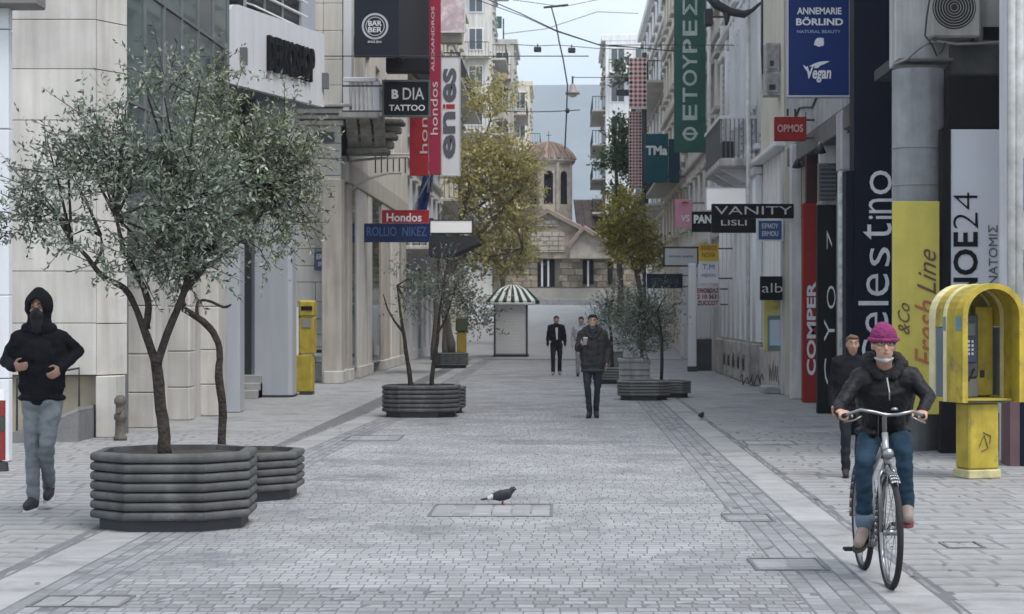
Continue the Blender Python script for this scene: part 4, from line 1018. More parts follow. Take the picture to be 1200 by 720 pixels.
part_box('corner_wall', M('warm_cream', (.56, .525, .44), .8, .1, 1, streak=.14), wb, (XR4 - .06, 44.7, 5.56), (XR4 - .003, 50.2, 15))
part_box('end_wall', M('warm_cream', (.56, .525, .44)), wb, (XR4 - .06, 44.68, 0), (9, 44.79, 15))
part_box('cornice', offw, wb, (XR4 - .28, 44.72, 5.42), (XR4 - .002, 63.9, 5.56), .03)
part_box('string_course', offw, wb, (XR4 - .18, 50.2, 9.95), (XR4 - .002, 63.9, 10.15), .03)
for i in (1, 3, 5, 7):
    for j in (3, 5):
        part_box('window_head', offw, wb, (XR4 - .22, 44.8 + us[i] - .2, zs[j + 1] + .004), (XR4 - .002, 44.8 + us[i + 1] + .2, zs[j + 1] + .2), .03); part_box('sill', offw, wb, (XR4 - .16, 44.8 + us[i] - .1, zs[j] - .14), (XR4 - .002, 44.8 + us[i + 1] + .1, zs[j] - .004), .02)
for yy in (50.4, 54.0, 57.2, 60.4):
    mb = MB(); mb.lathe((XR4 - .03, yy - .18, 6.2), [(.12, 0), (.12, 3.6)], 10); mb.build('engaged_column', offw, wb, True)
# tall open shutter leaves
for i in (1, 3, 5, 7):
    for s, y0 in ((-1, us[i]), (1, us[i + 1])):
        for j in (3, 5):
            yy = 44.8 + y0 + (.0 if s > 0 else -.62)
            mb = MB(); mb.box((XR4 - .05, yy, zs[j] + .02), (XR4 - .005, yy + .05, zs[j + 1])); mb.box((XR4 - .05, yy + .57, zs[j] + .02), (XR4 - .005, yy + .62, zs[j + 1]))
            n_ = 16
            for q in range(n_):
                z = zs[j] + .02 + (zs[j + 1] - zs[j] - .06) * q / n_; mb.box((XR4 - .045, yy + .05, z), (XR4 - .012, yy + .57, z + .09))
            mb.build('shutter', M('shutter_grey', (.46, .48, .50), .6, .1, 3), wb)
# window fins (vertical white louvres)
for q in range(9):
    yy = 50.4 + q * .85; part_box('fin', whitep, wb, (XR4 - .26, yy, 6.9), (XR4 - .08, yy + .06, 9.8))
# ground floor pilasters with plinth stones
for i in range(8):
    yy = 50.3 + i * 1.55
    mb = MB(); mb.bbox((XR4 - .16, yy, 1.05), (XR4 - .002, yy + .8, 5.2), .03); mb.build('pilaster', offw, wb)
    for q in range(3):
        mb = MB(); mb.lathe((XR4 - .16, yy + .16 + q * .24, 1.1), [(.035, 0), (.035, 4.0)], 8); mb.build('flute', whitep, wb, True)
    mb = MB(); mb.bbox((XR4 - .30, yy - .08, 0), (XR4 - .002, yy + .88, 1.04), .035); mb.build('plinth_stone', dirty, wb)
    mb = MB(); mb.bbox((XR4 - .24, yy - .04, 5.2), (XR4 - .002, yy + .84, 5.4), .03); mb.build('capital', offw, wb)
part_box('plinth', dirty, wb, (XR4 - .1, 44.9, 0), (XR4 - .002, 63.9, .95), .02)
part_box('doorstep', kerb_m, wb, (XR4 - .45, 45.2, 0), (XR4 - .1, 46.4, .16), .02)
mb = MB(); mb.tube([W(893, 0, 47), W(893, 60, 47), W(895, 108, 47)], .03, 8); mb.build('wall_cable', iron, wb, True)
# AC / electrical boxes on corner wall
for (a, b, c_, e, lab) in ((897, 50, 914, 84, 'grey metal meter box on the cream corner wall, the upper of two'), (896, 84, 916, 112, 'rusty meter box with dark vents on the cream corner wall, the lower of two')):
    r = thing('meter_box', lab, 'wall box', W((a + c_) / 2, e, 46)); d = 45.6
    part_box('casing', M('meter_grey', (.34, .34, .33), .7, .3, 6, streak=.3), r, (wx(a, d) , d, wz(e, d)), (wx(c_, d), d + .5, wz(b, d)), .02)
    part_box('door', M('meter_door', (.26, .26, .255), .7, .4, 8), r, (wx(a, d) + .05, d - .025, wz(e, d) + .06), (wx(c_, d) - .05, d - .002, wz(b, d) - .06), .01)
    part_box('vent', iron, r, (wx(a, d) + .1, d - .032, wz(e, d) + .12), (wx(c_, d) - .14, d - .027, wz(e, d) + .24))
# balcony with curved iron railing
bl = thing('balcony', 'iron railed balcony of the white building above the white box sign', 'balcony', (4.5, 56, wz(195, 53)))
zb_ = wz(193, 53.5); part_box('slab', M('balcony_slab', (.42, .41, .39), .8, .25, 3, streak=.3), bl, (XR4 - 1.0, 51.2, zb_ - .22), (XR4 - .003, 56.6, zb_), .04)
part_box('top_rail', offw, bl, (XR4 - 1.0, 51.2, zb_ + .98), (XR4 - .92, 56.6, zb_ + 1.06)); part_box('top_rail', offw, bl, (XR4 - .92, 51.2, zb_ + .981), (XR4 - .005, 51.28, zb_ + 1.061))
for i in range(9): part_box('baluster', M('rail_grey', (.12, .125, .13), .5, .1, 3), bl, (XR4 - .95 + i * .108, 51.22, zb_), (XR4 - .925 + i * .108, 51.25, zb_ + .98))
for i in range(18): part_box('baluster', M('rail_grey', (.12, .125, .13), .5, .1, 3), bl, (XR4 - .975, 51.45 + i * .29, zb_), (XR4 - .945, 51.48 + i * .29, zb_ + .98))
for yy in (52, 54, 56):
    mb = MB(); mb.prism([(XR4 - .9, yy, zb_ - .22), (XR4, yy, zb_ - .22), (XR4, yy, zb_ - .95), (XR4 - .25, yy, zb_ - .6)], (0, .25, 0)); mb.build('corbel', offw, bl)
part_box('planter_box', iron, bl, (XR4 - .9, 51.6, zb_ + .002), (XR4 - .6, 52.3, zb_ + .45), .02)
# ATM in the white wall
at_ = thing('cash_machine', 'yellow framed cash machine in the white wall under the small black sign', 'cash machine', W(906, 415, 45.9)); d = 45.2
part_box('surround', M('atm_yellow', (.58, .50, .16), .5, .15, 3), at_, (wx(894, d), d - .06, wz(412, d)), (wx(917, d), d - .003, wz(349, d)), .02)
part_box('header', M('atm_header', (.50, .43, .10), .5, .3, 6), at_, (wx(898, d), d - .075, wz(363, d)), (wx(916.5, d), d - .063, wz(351, d)))
part_box('fascia', M('atm_teal', (.12, .22, .24), .4), at_, (wx(899, d), d - .09, wz(412, d) + .02), (wx(916.5, d), d - .063, wz(370, d)), .03)
part_box('screen', M('atm_screen', (.50, .58, .66), .3, .1, 2), at_, (wx(901.5, d), d - .1, wz(405, d)), (wx(916, d), d - .092, wz(375, d)))
# signs on that side
va = sign('vanity_sign', 'long black sign reading VANITY in thin silver letters across the right pavement', 'shop sign', 834, 239, 930, 256, 42.5, black, th=.12, wall=5.0, texts=(('VANITY', 838, 242, 928, 251.5, M('silver_print', (.5, .5, .5), .4), False, -.004),))
d = 42.5; part_box('lower_board', black, va, (wx(834, d), d + .002, wz(273, d)), (wx(886, d), d + .12, wz(256.3, d)))
mb = MB(); text_px(mb, 'LISLI', 845, 258, 875, 264.5, d, False, .01); mb.build('lettering', M('silver_print', (.5, .5, .5)), va)
sign('white_lightbox', 'blank white box sign above the black VANITY sign', 'light box', 828, 221, 874, 246, 52, M('lit_white', (.75, .75, .75)), th=.25, frame=alu, wall=4.9)
sign('pan_sign', 'black square sign with heavy white lettering left of the VANITY sign', 'shop sign', 811, 248, 836, 272, 56, black, th=.2, wall=4.9, texts=(('PAN', 813, 252, 834, 262, whitep, False, .05),))
sign('street_plaque', 'blue enamel street plaque under the VANITY sign', 'street sign', 889, 259, 916, 281, 44.62, M('plaque_blue2', (.03, .09, .25), .4, .2, 4), th=.03, frame=offw, texts=(('ΕΡΜΟΥ', 893, 262, 912, 268, offw, False, .02), ('ERMOU', 893, 271, 912, 277, offw, False, .02)))
sign('alb_sign', 'small black sign with thin white letters alb on the white wall', 'shop sign', 891, 324, 917, 352, 44.5, black, th=.12, texts=(('alb', 893, 332, 917, 343, offw, False, -.01),))
ys2 = sign('price_sign', 'hanging sign, yellow upper half with red print over a white lower half', 'hanging sign', 819, 286, 842, 332, 57, offw, th=.08, wall=4.9, texts=())
d = 57; part_box('yellow_panel', M('bright_yellow', (.62, .45, .02), .5, .1, 3), ys2, (wx(819, d), d - .02, wz(306, d)), (wx(842, d), d - .003, wz(286, d)))
mb = MB(); text_px(mb, 'ADIDOS', 821, 288, 840, 293, d - .02); text_px(mb, 'NOVA', 823, 296, 838, 302, d - .02); mb.build('lettering', redp, ys2)
mb = MB(); text_px(mb, 'T.M', 823, 310, 837, 316, d); text_px(mb, 'optic', 822, 320, 839, 326, d); mb.build('lettering', M('violet_print', (.2, .15, .4), .5), ys2)
sign('notice_board', 'white notice board with three lines of dark red print below the yellow sign', 'notice board', 815, 336, 844, 360, 58.5, M('notice_cream', (.6, .55, .54), .6, .1, 3), th=.06, wall=4.9, texts=(('ΕΝΟΙΚΙΑΖ', 817, 338, 842, 343.5, M('maroon_print', (.16, .01, .03), .6), False, .03), ('2 10 3631', 817, 345, 842, 350.5, M('maroon_print', (.16, .01, .03)), False, .03), ('ZUCCOT', 817, 352.5, 842, 358, M('maroon_print', (.16, .01, .03)), False, .03)))
sign('grey_sign', 'pale grey sign in a dark frame left of the yellow hanging sign', 'shop sign', 779, 291, 817, 311, 68, M('grey_board', (.48, .50, .52), .5, .06, 2), th=.15, frame=iron, fw=.05, wall=4.9, texts=(('fokas style', 784, 299, 812, 302.5, M('grey_print', (.09, .095, .11)),),))
sign('dark_sign', 'long dark blue sign low over the shop doors beside the olive tree', 'shop sign', 758, 321, 800, 338, 71, M('ink_board', (.012, .018, .028), .45, .2, 2), th=.2, wall=4.9, texts=(('SEPHALIA', 763, 326, 796, 333, M('ink_print', (.05, .08, .12), .5)),))
sign('pink_sign', 'pink and white square sign with a small dark flower mark', 'shop sign', 791, 234, 812, 267, 66, pinkp, th=.15, wall=4.9, texts=(('*', 798, 236, 807, 243, crimson, False, .05), ('VS', 798, 252, 808, 260, whitep, False, .02)))
ph = sign('green_banner', 'tall dark green vertical banner with pale Greek letters reading upwards', 'banner', 790, -30, 827, 179, 68.6, greenp, th=.06, wall=4.9, texts=())
mb = MB(); gl_ = M('pale_green_print', (.42, .50, .47), .6)
for s, y0, y1 in (('E', 123, 141), ('T', 103, 120), ('O', 82, 101), ('Y', 64, 81), ('P', 46, 62), ('E', 24, 42), ('Σ', 0, 18)): text_px(mb, s, 800, y0, 817, y1, 68.6, True, .015)
ring(mb, 808.5, 157, 5.2, 8.2, 68.59); text_px(mb, 'I', 799.5, 155.8, 818, 158.3, 68.58, True)
mb.build('lettering', gl_, ph)
te = sign('teal_sign', 'teal blue block of shop signs with white print beside the green banner', 'shop sign', 756, 157, 783, 214, 84, tealp, th=.3, wall=5.0, texts=(('TMa', 757, 171, 782, 182, offw, False, .04),))
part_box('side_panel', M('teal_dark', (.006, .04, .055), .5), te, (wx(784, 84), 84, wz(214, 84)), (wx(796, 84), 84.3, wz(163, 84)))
# checker banners (built from small diamond pieces on a pale cloth)
def checker(x0, y0, x1, y1, d, label):
    r = sign('checker_banner', label, 'banner', x0, y0, x1, y1, d, M('banner_cloth', (.60, .57, .55), .7, .08, 3), th=.04)
    nx_ = 4; st_ = (x1 - x0) / nx_; k = d / F
    mr, mk = MB(), MB(); j = 0; y = y0
    while y < y1 - st_:
        for i in range(nx_):
            c = W(x0 + (i + .5) * st_, y + st_ / 2, d - .01); e = st_ / 2 * k * .96
            (mk if (i in (0, nx_ - 1) and j % 2) else mr).add([c + Vector((-e, 0, 0)), c + Vector((0, 0, -e)), c + Vector((e, 0, 0)), c + Vector((0, 0, e))], [(0, 1, 2, 3)])
        y += st_; j += 1
    mr.build('red_diamonds', M('diamond_red', (.33, .05, .05), .7), r); mk.build('black_diamonds', M('diamond_black', (.03, .03, .035), .7), r)
checker(737, 68, 758, 128, 100, 'upper checkered banner of red and white diamonds by the far right buildings')
checker(737, 131, 752, 222, 101, 'long lower checkered banner of red and white diamonds beside the green tree')
r = thing('banner_pole', 'slim dark post carrying the checkered banners on the right', 'post', (wx(756, 100.4), 100.4, 0)); mb = MB(); mb.tube([W(755, 225, 100.5), W(755, 62, 100.5)], .12, 8); mb.build('pole', dkgrey, r, True); mb = MB(); mb.tube([W(755, 225, 100.5), (wx(755, 100.5), 100.5, zg(100))], .09, 8); mb.build('lower_pole', dkgrey, r, True)
# farther right fronts
g4 = block('shop_building', 'grey old shop building behind the green banner on the right', 5.0, 1, 64.3, 84, 17, M('grey_old_render', (.58, .56, .53), .8, .15, 1, streak=.25), 7, 4, balc=())
for i in range(7):
    yy = 65 + i * 2.8; mb = MB(); mb.bbox((4.72, yy, 0), (4.995, yy + .7, 3.6), .03); mb.build('shop_pilaster', ltgrey, g4)
block('town_house', 'pale stucco house with carved window heads behind the checkered banners', 5.1, 1, 84.3, 104, 18, M('peach_stucco', (.63, .575, .49), .8, .12, 1, streak=.18), 7, 4, balc=(1,))
block('town_house', 'white house with dark shutters beyond the checkered banners on the right', 5.3, 1, 104.3, 138, 20, white_r, 8, 5, balc=(1, 3))
far_block('white apartment block with overgrown balconies at the far end of the right side', 3.15, 1, 152, 166, 19.5, white_r, 4, 6, (1, 2, 3, 4), (.9, 2.7))
# potted balcony greenery and projecting dark awnings are added with the trees
for (x0, y0, x1, y1, d, lab) in ((843, 196, 893, 207, 52.4, None),):
    pass
# street level column and doors by the grey building
for (a, b, yb_, m, nm) in ((807, 816, 428, offw, 'white slim pillar beside the dark shop doors on the right'), (818, 833, 402, M('shutter_white', (.55, .56, .57), .6, .06, 2), 'white roller shutter between the dark shop doors on the right')):
    dd = 62.5 if a < 810 else 63.5
    r = thing('shop_pillar' if a < 810 else 'roller_shutter', nm, 'pillar' if a < 810 else 'shutter', (wx((a + b) / 2, dd), dd, 0))
    z0 = 0 if a < 810 else 1.0
    part_box('shaft', m, r, (wx(a, dd), dd, z0), (wx(b, dd), dd + .25, 3.3), .02)
    part_box('base', dkgrey, r, (wx(a, dd) - .03, dd - .03, 0), (wx(b, dd) + .03, dd + .28, .16 if a < 810 else .98), .01)

# sprayed marks on the dirty plinths and shutters, and a few fixings along the fronts
def scrawl(parent, o, u, w, h, mat, seed, r=.014):
    q = random.Random(seed); o = Vector(o); u = Vector(u); pts = []; n = 16
    for i in range(n):
        pts.append(o + u * (w * i / (n - 1) + q.uniform(-.03, .03)) + Vector((0, 0, h * (.5 + .5 * math.sin(i * 1.9 + seed)) * q.uniform(.6, 1))))
    P = []
    for a, b in zip(pts, pts[1:]): P += [a.lerp(b, t / 3) for t in range(3)]
    mb = MB(); mb.tube(P, r, 4); mb.build('graffiti', mat, parent)
gk = M('spray_dark', (.05, .045, .045), .8, .3, 6); gt = M('spray_teal', (.05, .16, .17), .8, .3, 6); gr_ = M('spray_red', (.22, .03, .04), .8, .3, 6)
for i in range(6): scrawl(wb, (XR4 - .305, 50.35 + i * 1.55, .3), (0, 1, 0), .7, .5, gk, i, .008)
scrawl(wb, (XR4 - .105, 45.6, .2), (0, 1, 0), 2.2, .55, gk, 11, .008); scrawl(wb, (XR4 - .08, 46.8, 1.5), (0, 1, 0), 1.6, .5, gk, 12)
scrawl(wb, W(868, 452, 44.6), (1, 0, 0), .5, .3, gk, 13, .01)
scrawl(nr, W(1190, 330, 24.36), (1, 0, 0), .4, .5, gt, 14, .012); scrawl(nr, W(1190, 420, 24.36), (1, 0, 0), .5, .6, gr_, 15, .012)
scrawl(g4, (4.99, 66, 1.1), (0, 1, 0), 3.0, .8, gk, 16, .03)
for yy, rr_ in ((50.25, .05), (63.7, .06)):
    mb = MB(); mb.tube([(XR4 - .36, yy, .1), (XR4 - .36, yy, 5.3), (XR4 - .36, yy, 14)], rr_, 8); mb.build('drainpipe', M('pipe_paint', (.55, .55, .54)), wb, True)
mb = MB(); mb.tube([(4.84, 31 + i * 1.1, 5.9 + .12 * math.sin(i * 2.1)) for i in range(13)], .02, 6); mb.build('wall_cable', iron, br_, True)
for yy in (33.5, 37.8, 41.6):
    mb = MB(); mb.lathe((4.75, yy, 4.72), [(.02, .2), (.05, .16), (.11, .02), (.001, 0)], 12); mb.build('wall_light', iron, br_, True)
# ---------------------------------------------------------------- the old brick church closing the view
ch = thing('church', 'old stone church with a tiled dome and stepped gables closing the street', 'church', (0, 156, 2.54))
d = 150.0
def stones(x0, x1, y0, y1, dd, hpx=6.5, wpx=11, mat=brownst, holes=()):
    """a rubble wall of single blocks over a joint core (photo box at depth dd)"""
    y = y0; j = 0; n = 0
    rest = MB()
    while y < y1 - .5:
        y2 = min(y + hpx, y1); x = x0 - (wpx * .5 if j % 2 else 0)
        while x < x1 - .3:
            w = wpx * rnd.uniform(.7, 1.25); a, b = max(x, x0), min(x + w, x1); x += w
            if b - a < .6: continue
            if any(a < h[2] and b > h[0] and y < h[3] and y2 > h[1] for h in holes):
                for (p, q) in ((a, min(b, min([h[0] for h in holes if b > h[0] and a < h[2]] + [b]))),):
                    if q - p < 1: continue
                    b = q
                if any(a < h[2] and b > h[0] and y < h[3] and y2 > h[1] for h in holes): continue
            mb = MB(); e = rnd.uniform(0, .05)
            mb.bbox((wx(a, dd) + .012, dd - e, wz(y2, dd) + .012), (wx(b, dd) - .012, dd + .3, wz(y, dd) - .012), .03)
            mb.build('stone', mat, ch)
        y = y2; j += 1
core_m = M('church_mortar', (.19, .168, .135), .9, .25, 2)
holes = [(630, 306, 634, 336), (636.5, 306, 641, 336), (644, 306, 650, 336), (683, 307, 688, 333), (690.5, 307, 695.5, 333), (712, 308, 718, 334)]
part_box('wall_core', core_m, ch, (wx(560, d), d + .12, 2.3), (wx(765, d), d + 9, wz(296, d)))
stones(585, 765, 300, 353, d, 7.5, 13, holes=holes)
for h in holes:
    p = W(h[0], h[3], d); q = W(h[2], h[1], d)
    mb = MB(); mb.box((p.x, d + .02, p.z), (q.x, d + .118, q.z)); mb.lathe(((p.x + q.x) / 2, d + .02, q.z), [(.001, 0), ((q.x - p.x) / 2, 0), ((q.x - p.x) / 2, .095), (.001, .095)], 14, 'Y'); mb.build('window', black, ch)
for x in (635.2, 642.5, 689.2):
    mb = MB(); mb.tube([W(x, 336, d - .05), W(x, 306, d - .05)], .07, 8); mb.build('colonnette', offw, ch)
part_box('dado', M('dado_stone', (.33, .31, .28), .85, .25, 1, .3, 8), ch, (wx(585, d), d - .12, 2.4), (wx(765, d), d - .055, wz(338, d)))
# arms with gables
def gable(xl, xm, xr, ya, ye, dd, depth, lab_wall=brownst, wall_to=302):
    """gable wall with tiled roof running back: left eave, apex, right eave photo columns; apex and eave rows"""
    A, B, C = W(xl, ye, dd), W(xm, ya, dd), W(xr, ye, dd)
    mb = MB(); mb.prism([A, B, C, W(xr, wall_to, dd), W(xl, wall_to, dd)], (0, depth, 0)); mb.build('gable_wall', lab_wall, ch)
    for (P, Q) in ((A, B), (B, C)):
        n = 9; vv = Q - P; out = P if Q == B else Q
        lo, hi = (P, Q) if Q == B else (Q, P)
        ext = lo + (lo - hi) * .12
        for i in range(int(depth / .5)):
            mb = MB(); y = dd - .35 + i * .5; up = Vector((0, 0, .10))
            a, b = ext + Vector((0, y - dd, .02)), hi + Vector((0, y - dd, .02))
            mb.prism([a, b, b + up, a + up], (0, .47, 0))
            mid = [a + up * .9 + Vector((0, .235, 0)), b + up * .9 + Vector((0, .235, 0))]
            mb.tube(mid, .14, 6); mb.build('roof_tile', tile_m, ch)
        mb = MB(); mb.prism([ext + Vector((0, -.45, -.12)), hi + Vector((0, -.45, -.12)), hi + Vector((0, -.45, .1)), ext + Vector((0, -.45, .1))], (0, .12, 0)); mb.build('barge_stone', M('barge', (.22, .19, .16), .85, .3, 3), ch)
gable(614, 642, 676, 248, 266, 149.6, 8, wall_to=303)
gable(668, 684, 716, 268, 288, 148.6, 4, M('pale_rubble', (.36, .325, .28), .85, .3, 1.5, .4, 10), wall_to=303)
gable(560, 586, 612, 262, 284, 149.0, 6, wall_to=303)
# relief in the main gable, blind arch in the second
for (x0, x1, y0, y1, dd) in ((628, 656, 258, 266, 149.5), (622, 662, 272, 296, 149.5)):
    stones(x0, x1, y0, y1, dd - .02, 5.5, 9, M('pale_rubble', (.36, .325, .28)))
# low side roof right
mb = MB(); P1, P2, P3, P4 = W(676, 268, 155), W(712, 268, 155), W(705, 236, 159), W(672, 236, 159)
for i in range(12):
    t0, t1 = i / 12, (i + 1) / 12 - .012
    mb = MB(); a, b = P1.lerp(P2, t0), P1.lerp(P2, t1); c, e = P4.lerp(P3, t1), P4.lerp(P3, t0); up = Vector((0, -.05, .12))
    mb.prism([a, b, c, e], up); mb.build('roof_tile', tile_m, ch)
part_box('nave_wall', brownst, ch, (wx(640, 157), 157, 6), (wx(730, 157), 164, wz(268, 157)))
# dome: octagonal drum with arched windows and ribbed tile cone
dd = 156.0; cx_, cyd = wx(643, dd), dd; R = 30 / F * dd
def octo(r, z, n=16, a0=math.pi / 16): return [(cx_ + r * math.cos(2 * math.pi * i / n + a0), cyd + r * math.sin(2 * math.pi * i / n + a0), z) for i in range(n)]
z0, z1, zt2 = wz(248, dd), wz(190, dd), wz(168, dd)
mb = MB(); mb.stack([octo(R * .9, z0 - 1.5, 8, math.pi / 8), octo(R * .9, z1, 8, math.pi / 8)]); mb.build('drum', M('drum_stone', (.42, .375, .31), .85, .3, 1.5, .3, 10), ch)
for i in range(8):
    a = math.pi / 8 + i * math.pi / 4; p = (cx_ + R * .9 * math.cos(a), cyd + R * .9 * math.sin(a))
    mb = MB(); mb.tube([(p[0], p[1], z0 - 1), (p[0], p[1], z1)], .16, 8); mb.build('corner_shaft', M('pale_rubble', (.36, .325, .28)), ch)
    a = i * math.pi / 4; rr = R * .9 * math.cos(math.pi / 8) + .015
    m4 = Matrix.Translation((cx_, cyd, 0)) @ Matrix.Rotation(a, 4, 'Z')
    mb = MB(); mb.box((rr - .2, -.34, z0 + .5), (rr, .34, z1 - 1.1), m4); mb.lathe((0, 0, 0), [(.001, -.2), (.34, -.2), (.34, 0), (.001, 0)], 14, 'X'); 
    nn = 14 * 4; 
    for q in range(len(mb.v) - nn, len(mb.v)):
        v = Vector(mb.v[q]); mb.v[q] = tuple(m4 @ Vector((v.x + rr, v.y, v.z + z1 - 1.1)))
    mb.build('window', black, ch)
mb = MB(); mb.stack([octo(R * .96, z1 - .22), octo(R * 1.06, z1), octo(R * 1.06, z1 + .12)]); mb.build('cornice', M('pale_rubble', (.36, .325, .28)), ch)
for i in range(24):
    a0, a1 = 2 * math.pi * i / 24, 2 * math.pi * (i + .93) / 24; prof = [(1.05, .12), (.92, .52), (.72, .92), (.48, 1.18), (.22, 1.34), (.02, 1.4)]
    mb = MB(); 
    for (r0, h0), (r1, h1) in zip(prof, prof[1:]):
        s = (zt2 - z1) / 1.4
        mb.quad((cx_ + R * r0 * math.cos(a0), cyd + R * r0 * math.sin(a0), z1 + h0 * s), (cx_ + R * r0 * math.cos(a1), cyd + R * r0 * math.sin(a1), z1 + h0 * s), (cx_ + R * r1 * math.cos(a1), cyd + R * r1 * math.sin(a1), z1 + h1 * s), (cx_ + R * r1 * math.cos(a0), cyd + R * r1 * math.sin(a0), z1 + h1 * s))
    am = (a0 + a1) / 2; s = (zt2 - z1) / 1.4
    mb.tube([(cx_ + R * r0 * math.cos(am), cyd + R * r0 * math.sin(am), z1 + h0 * s + .02) for r0, h0 in prof], .13, 5); mb.build('roof_tile', tile_m, ch)
mb = MB(); mb.tube([(cx_, cyd, zt2 - .1), (cx_, cyd, zt2 + .9)], .025, 6); mb.tube([(cx_ - .2, cyd, zt2 + .6), (cx_ + .2, cyd, zt2 + .6)], .025, 6); mb.build('cross', iron, ch)
# the low wall and step before the church
part_box('front_step', kerb_m, ch, (wx(600, 146), 146, zg(146) - .2), (wx(712, 146), 147.4, wz(350.5, 146)), .03)
mb = MB(); mb.box((wx(560, 147.6), 147.6, 2.2), (wx(765, 147.6), 148.0, wz(348, 147.6))); mb.build('low_wall', M('dado_stone', (.33, .31, .28)), ch)
# ---------------------------------------------------------------- planters
def planter(label, x, y, hx, hy, cut, h, n, mat, rot=0.0, base=0.09, group='octagonal planters along the street'):
    r = thing('planter', label, 'planter', (x, y, 0), group)
    def octr(e, z):
        X, Y, c = hx + e, hy + e, cut + e * .41
        pts = [(-X, -Y + c), (-X + c, -Y), (X - c, -Y), (X, -Y + c), (X, Y - c), (X - c, Y), (-X + c, Y), (-X, Y - c)]
        ca, sa = math.cos(rot), math.sin(rot)
        return [(x + p[0] * ca - p[1] * sa, y + p[0] * sa + p[1] * ca, z) for p in pts]
    mb = MB(); mb.stack([octr(-.07, .0), octr(-.07, base + .02)]); mb.build('foot', iron, r)
    rh = (h - base) / n
    for i in range(n):
        z = base + rh * i; e = [(-.035, .02), (-.008, .12), (0, .3), (.002, .5), (0, .7), (-.008, .88), (-.035, .98)]
        mb = MB(); tk = .06
        outer = [octr(a, z + rh * t) for a, t in e]; inner = [octr(-tk - .03, z + rh * t) for t in (.98, .02)]
        rings = outer + inner; nn = 8; vs = [p for q in rings for p in q]; fs = []
        m = len(rings)
        for a in range(m):
            b = (a + 1) % m
            for j in range(nn):
                j2 = (j + 1) % nn; fs.append((a * nn + j, a * nn + j2, b * nn + j2, b * nn + j))
        mb.add(vs, fs); mb.build('rib', mat, r)
    mb = MB(); mb.stack([octr(-.088, base), octr(-.088, h - rh * .9)]); mb.build('liner', iron, r)
    so_ = MB(); top = octr(-.095, h - rh * .55); so_.add(top + [(x, y, h - rh * .45)], [(j, (j + 1) % 8, 8) for j in range(8)]); so_.build('soil', soil, r, True)
    for i in range(0):
        pass
    return r
PA = (-3.28, 17.32); planter('nearest large grey ribbed octagonal planter at the lower left with an olive tree', *PA, .655, .66, .33, .64, 7, planter_m, math.radians(3))
PB = (-3.18, 19.95); planter('lower ribbed planter half hidden behind the nearest one on the left', *PB, .62, .62, .3, .46, 5, planter_m)
PC = (wx(494, 35.5), 35.5); planter('ribbed octagonal planter in mid street on the left with two bare thin trunks', *PC, .66, .6, .3, .55, 6, planter_m)
PC2 = (wx(505, 36.9), 36.9); planter('ribbed planter tucked close behind the mid street planter on the left', *PC2, .62, .6, .3, .47, 6, planter_m)
PD = (wx(528, 66.6), 66.6); planter('far left ribbed planter by the yellow street bin', *PD, .57, .55, .28, .5, 6, planter_m)
PE = (wx(754, 42.3), 42.3); planter('low ribbed planter on the right side before the pale square planter', *PE, .54, .5, .24, .40, 5, M('planter_mid', (.12, .125, .125), .55, .2, 5, streak=.2))
PE2 = (wx(786, 43.6), 43.6); planter('low ribbed planter partly hidden at the right behind another low one', *PE2, .42, .45, .2, .36, 5, M('planter_mid', (.12, .125, .125)))
PG = (wx(715, 52.0), 52.0); planter('grey ribbed planter on the right partly behind the walking man', *PG, .45, .45, .22, .42, 5, M('planter_mid', (.12, .125, .125)))
# square tall pale planter box
r = thing('planter', 'tall pale square concrete planter box on the right behind the low ribbed ones', 'planter', (wx(744, 49.5), 49.5, 0), 'square planters'); d = 49.1
xa_, xb_ = wx(725, d), wx(763, d)
part_box('body', planter_l, r, (xa_ + .03, d + .02, 0), (xb_ - .03, d + .8, .66), .03); part_box('rim', planter_l, r, (xa_, d, .6), (xb_, d + .83, .70), .02)
for q in range(1, 4): part_box('groove', dkgrey, r, (xa_ + .028, d + .012, .14 * q), (xb_ - .028, d + .019, .14 * q + .014))
part_box('soil', soil, r, (xa_ + .06, d + .06, .64), (xb_ - .06, d + .76, .704))
r = thing('planter', 'dark square planter box beyond the walking man on the right', 'planter', (wx(719, 61.5), 61.5, 0), 'square planters'); d = 61.3
part_box('body', M('planter_mid', (.12, .125, .125)), r, (wx(708, d), d, 0), (wx(730, d), d + .6, .6), .03); part_box('rim', M('planter_mid', (.12, .125, .125)), r, (wx(707, d), d - .02, .6), (wx(731, d), d + .62, .66), .015)
# ---------------------------------------------------------------- kiosk with striped awning
d = 84.0
kk = thing('kiosk', 'shuttered grey kiosk with a green and white striped awning roof in mid street', 'kiosk', (wx(600, d), d + .8, 0))
xa_, xb_ = wx(578.5, d), wx(618.5, d)
part_box('body', M('kiosk_grey', (.32, .33, .335), .6, .08, 2), kk, (xa_ + .06, d + .05, .06), (xb_ - .06, d + 1.5, 2.12))
part_box('base', iron, kk, (xa_ - .02, d - .02, 0), (xb_ + .02, d + 1.55, .08))
for x in (xa_, xb_ - .07): part_box('corner_post', dkgrey, kk, (x, d, .08), (x + .07, d + .07, 2.12))
for i in range(16):
    z = .12 + i * .125; mb = MB(); mb.prism([(xa_ + .09, d + .045, z), (xa_ + .09, d + .038, z + .008), (xa_ + .09, d + .038, z + .116), (xa_ + .09, d + .045, z + .124)], (xb_ - xa_ - .18, 0, 0)); mb.build('shutter_slat', M('kiosk_slat', (.66, .67, .66), .55, .05, 2), kk)
mb = MB(); mb.bbox((wx(571, d), d - .17, 2.12), (wx(624, d), d + 1.8, 2.24), .03); mb.build('eave_board', M('kiosk_eave', (.78, .79, .79), .5), kk)
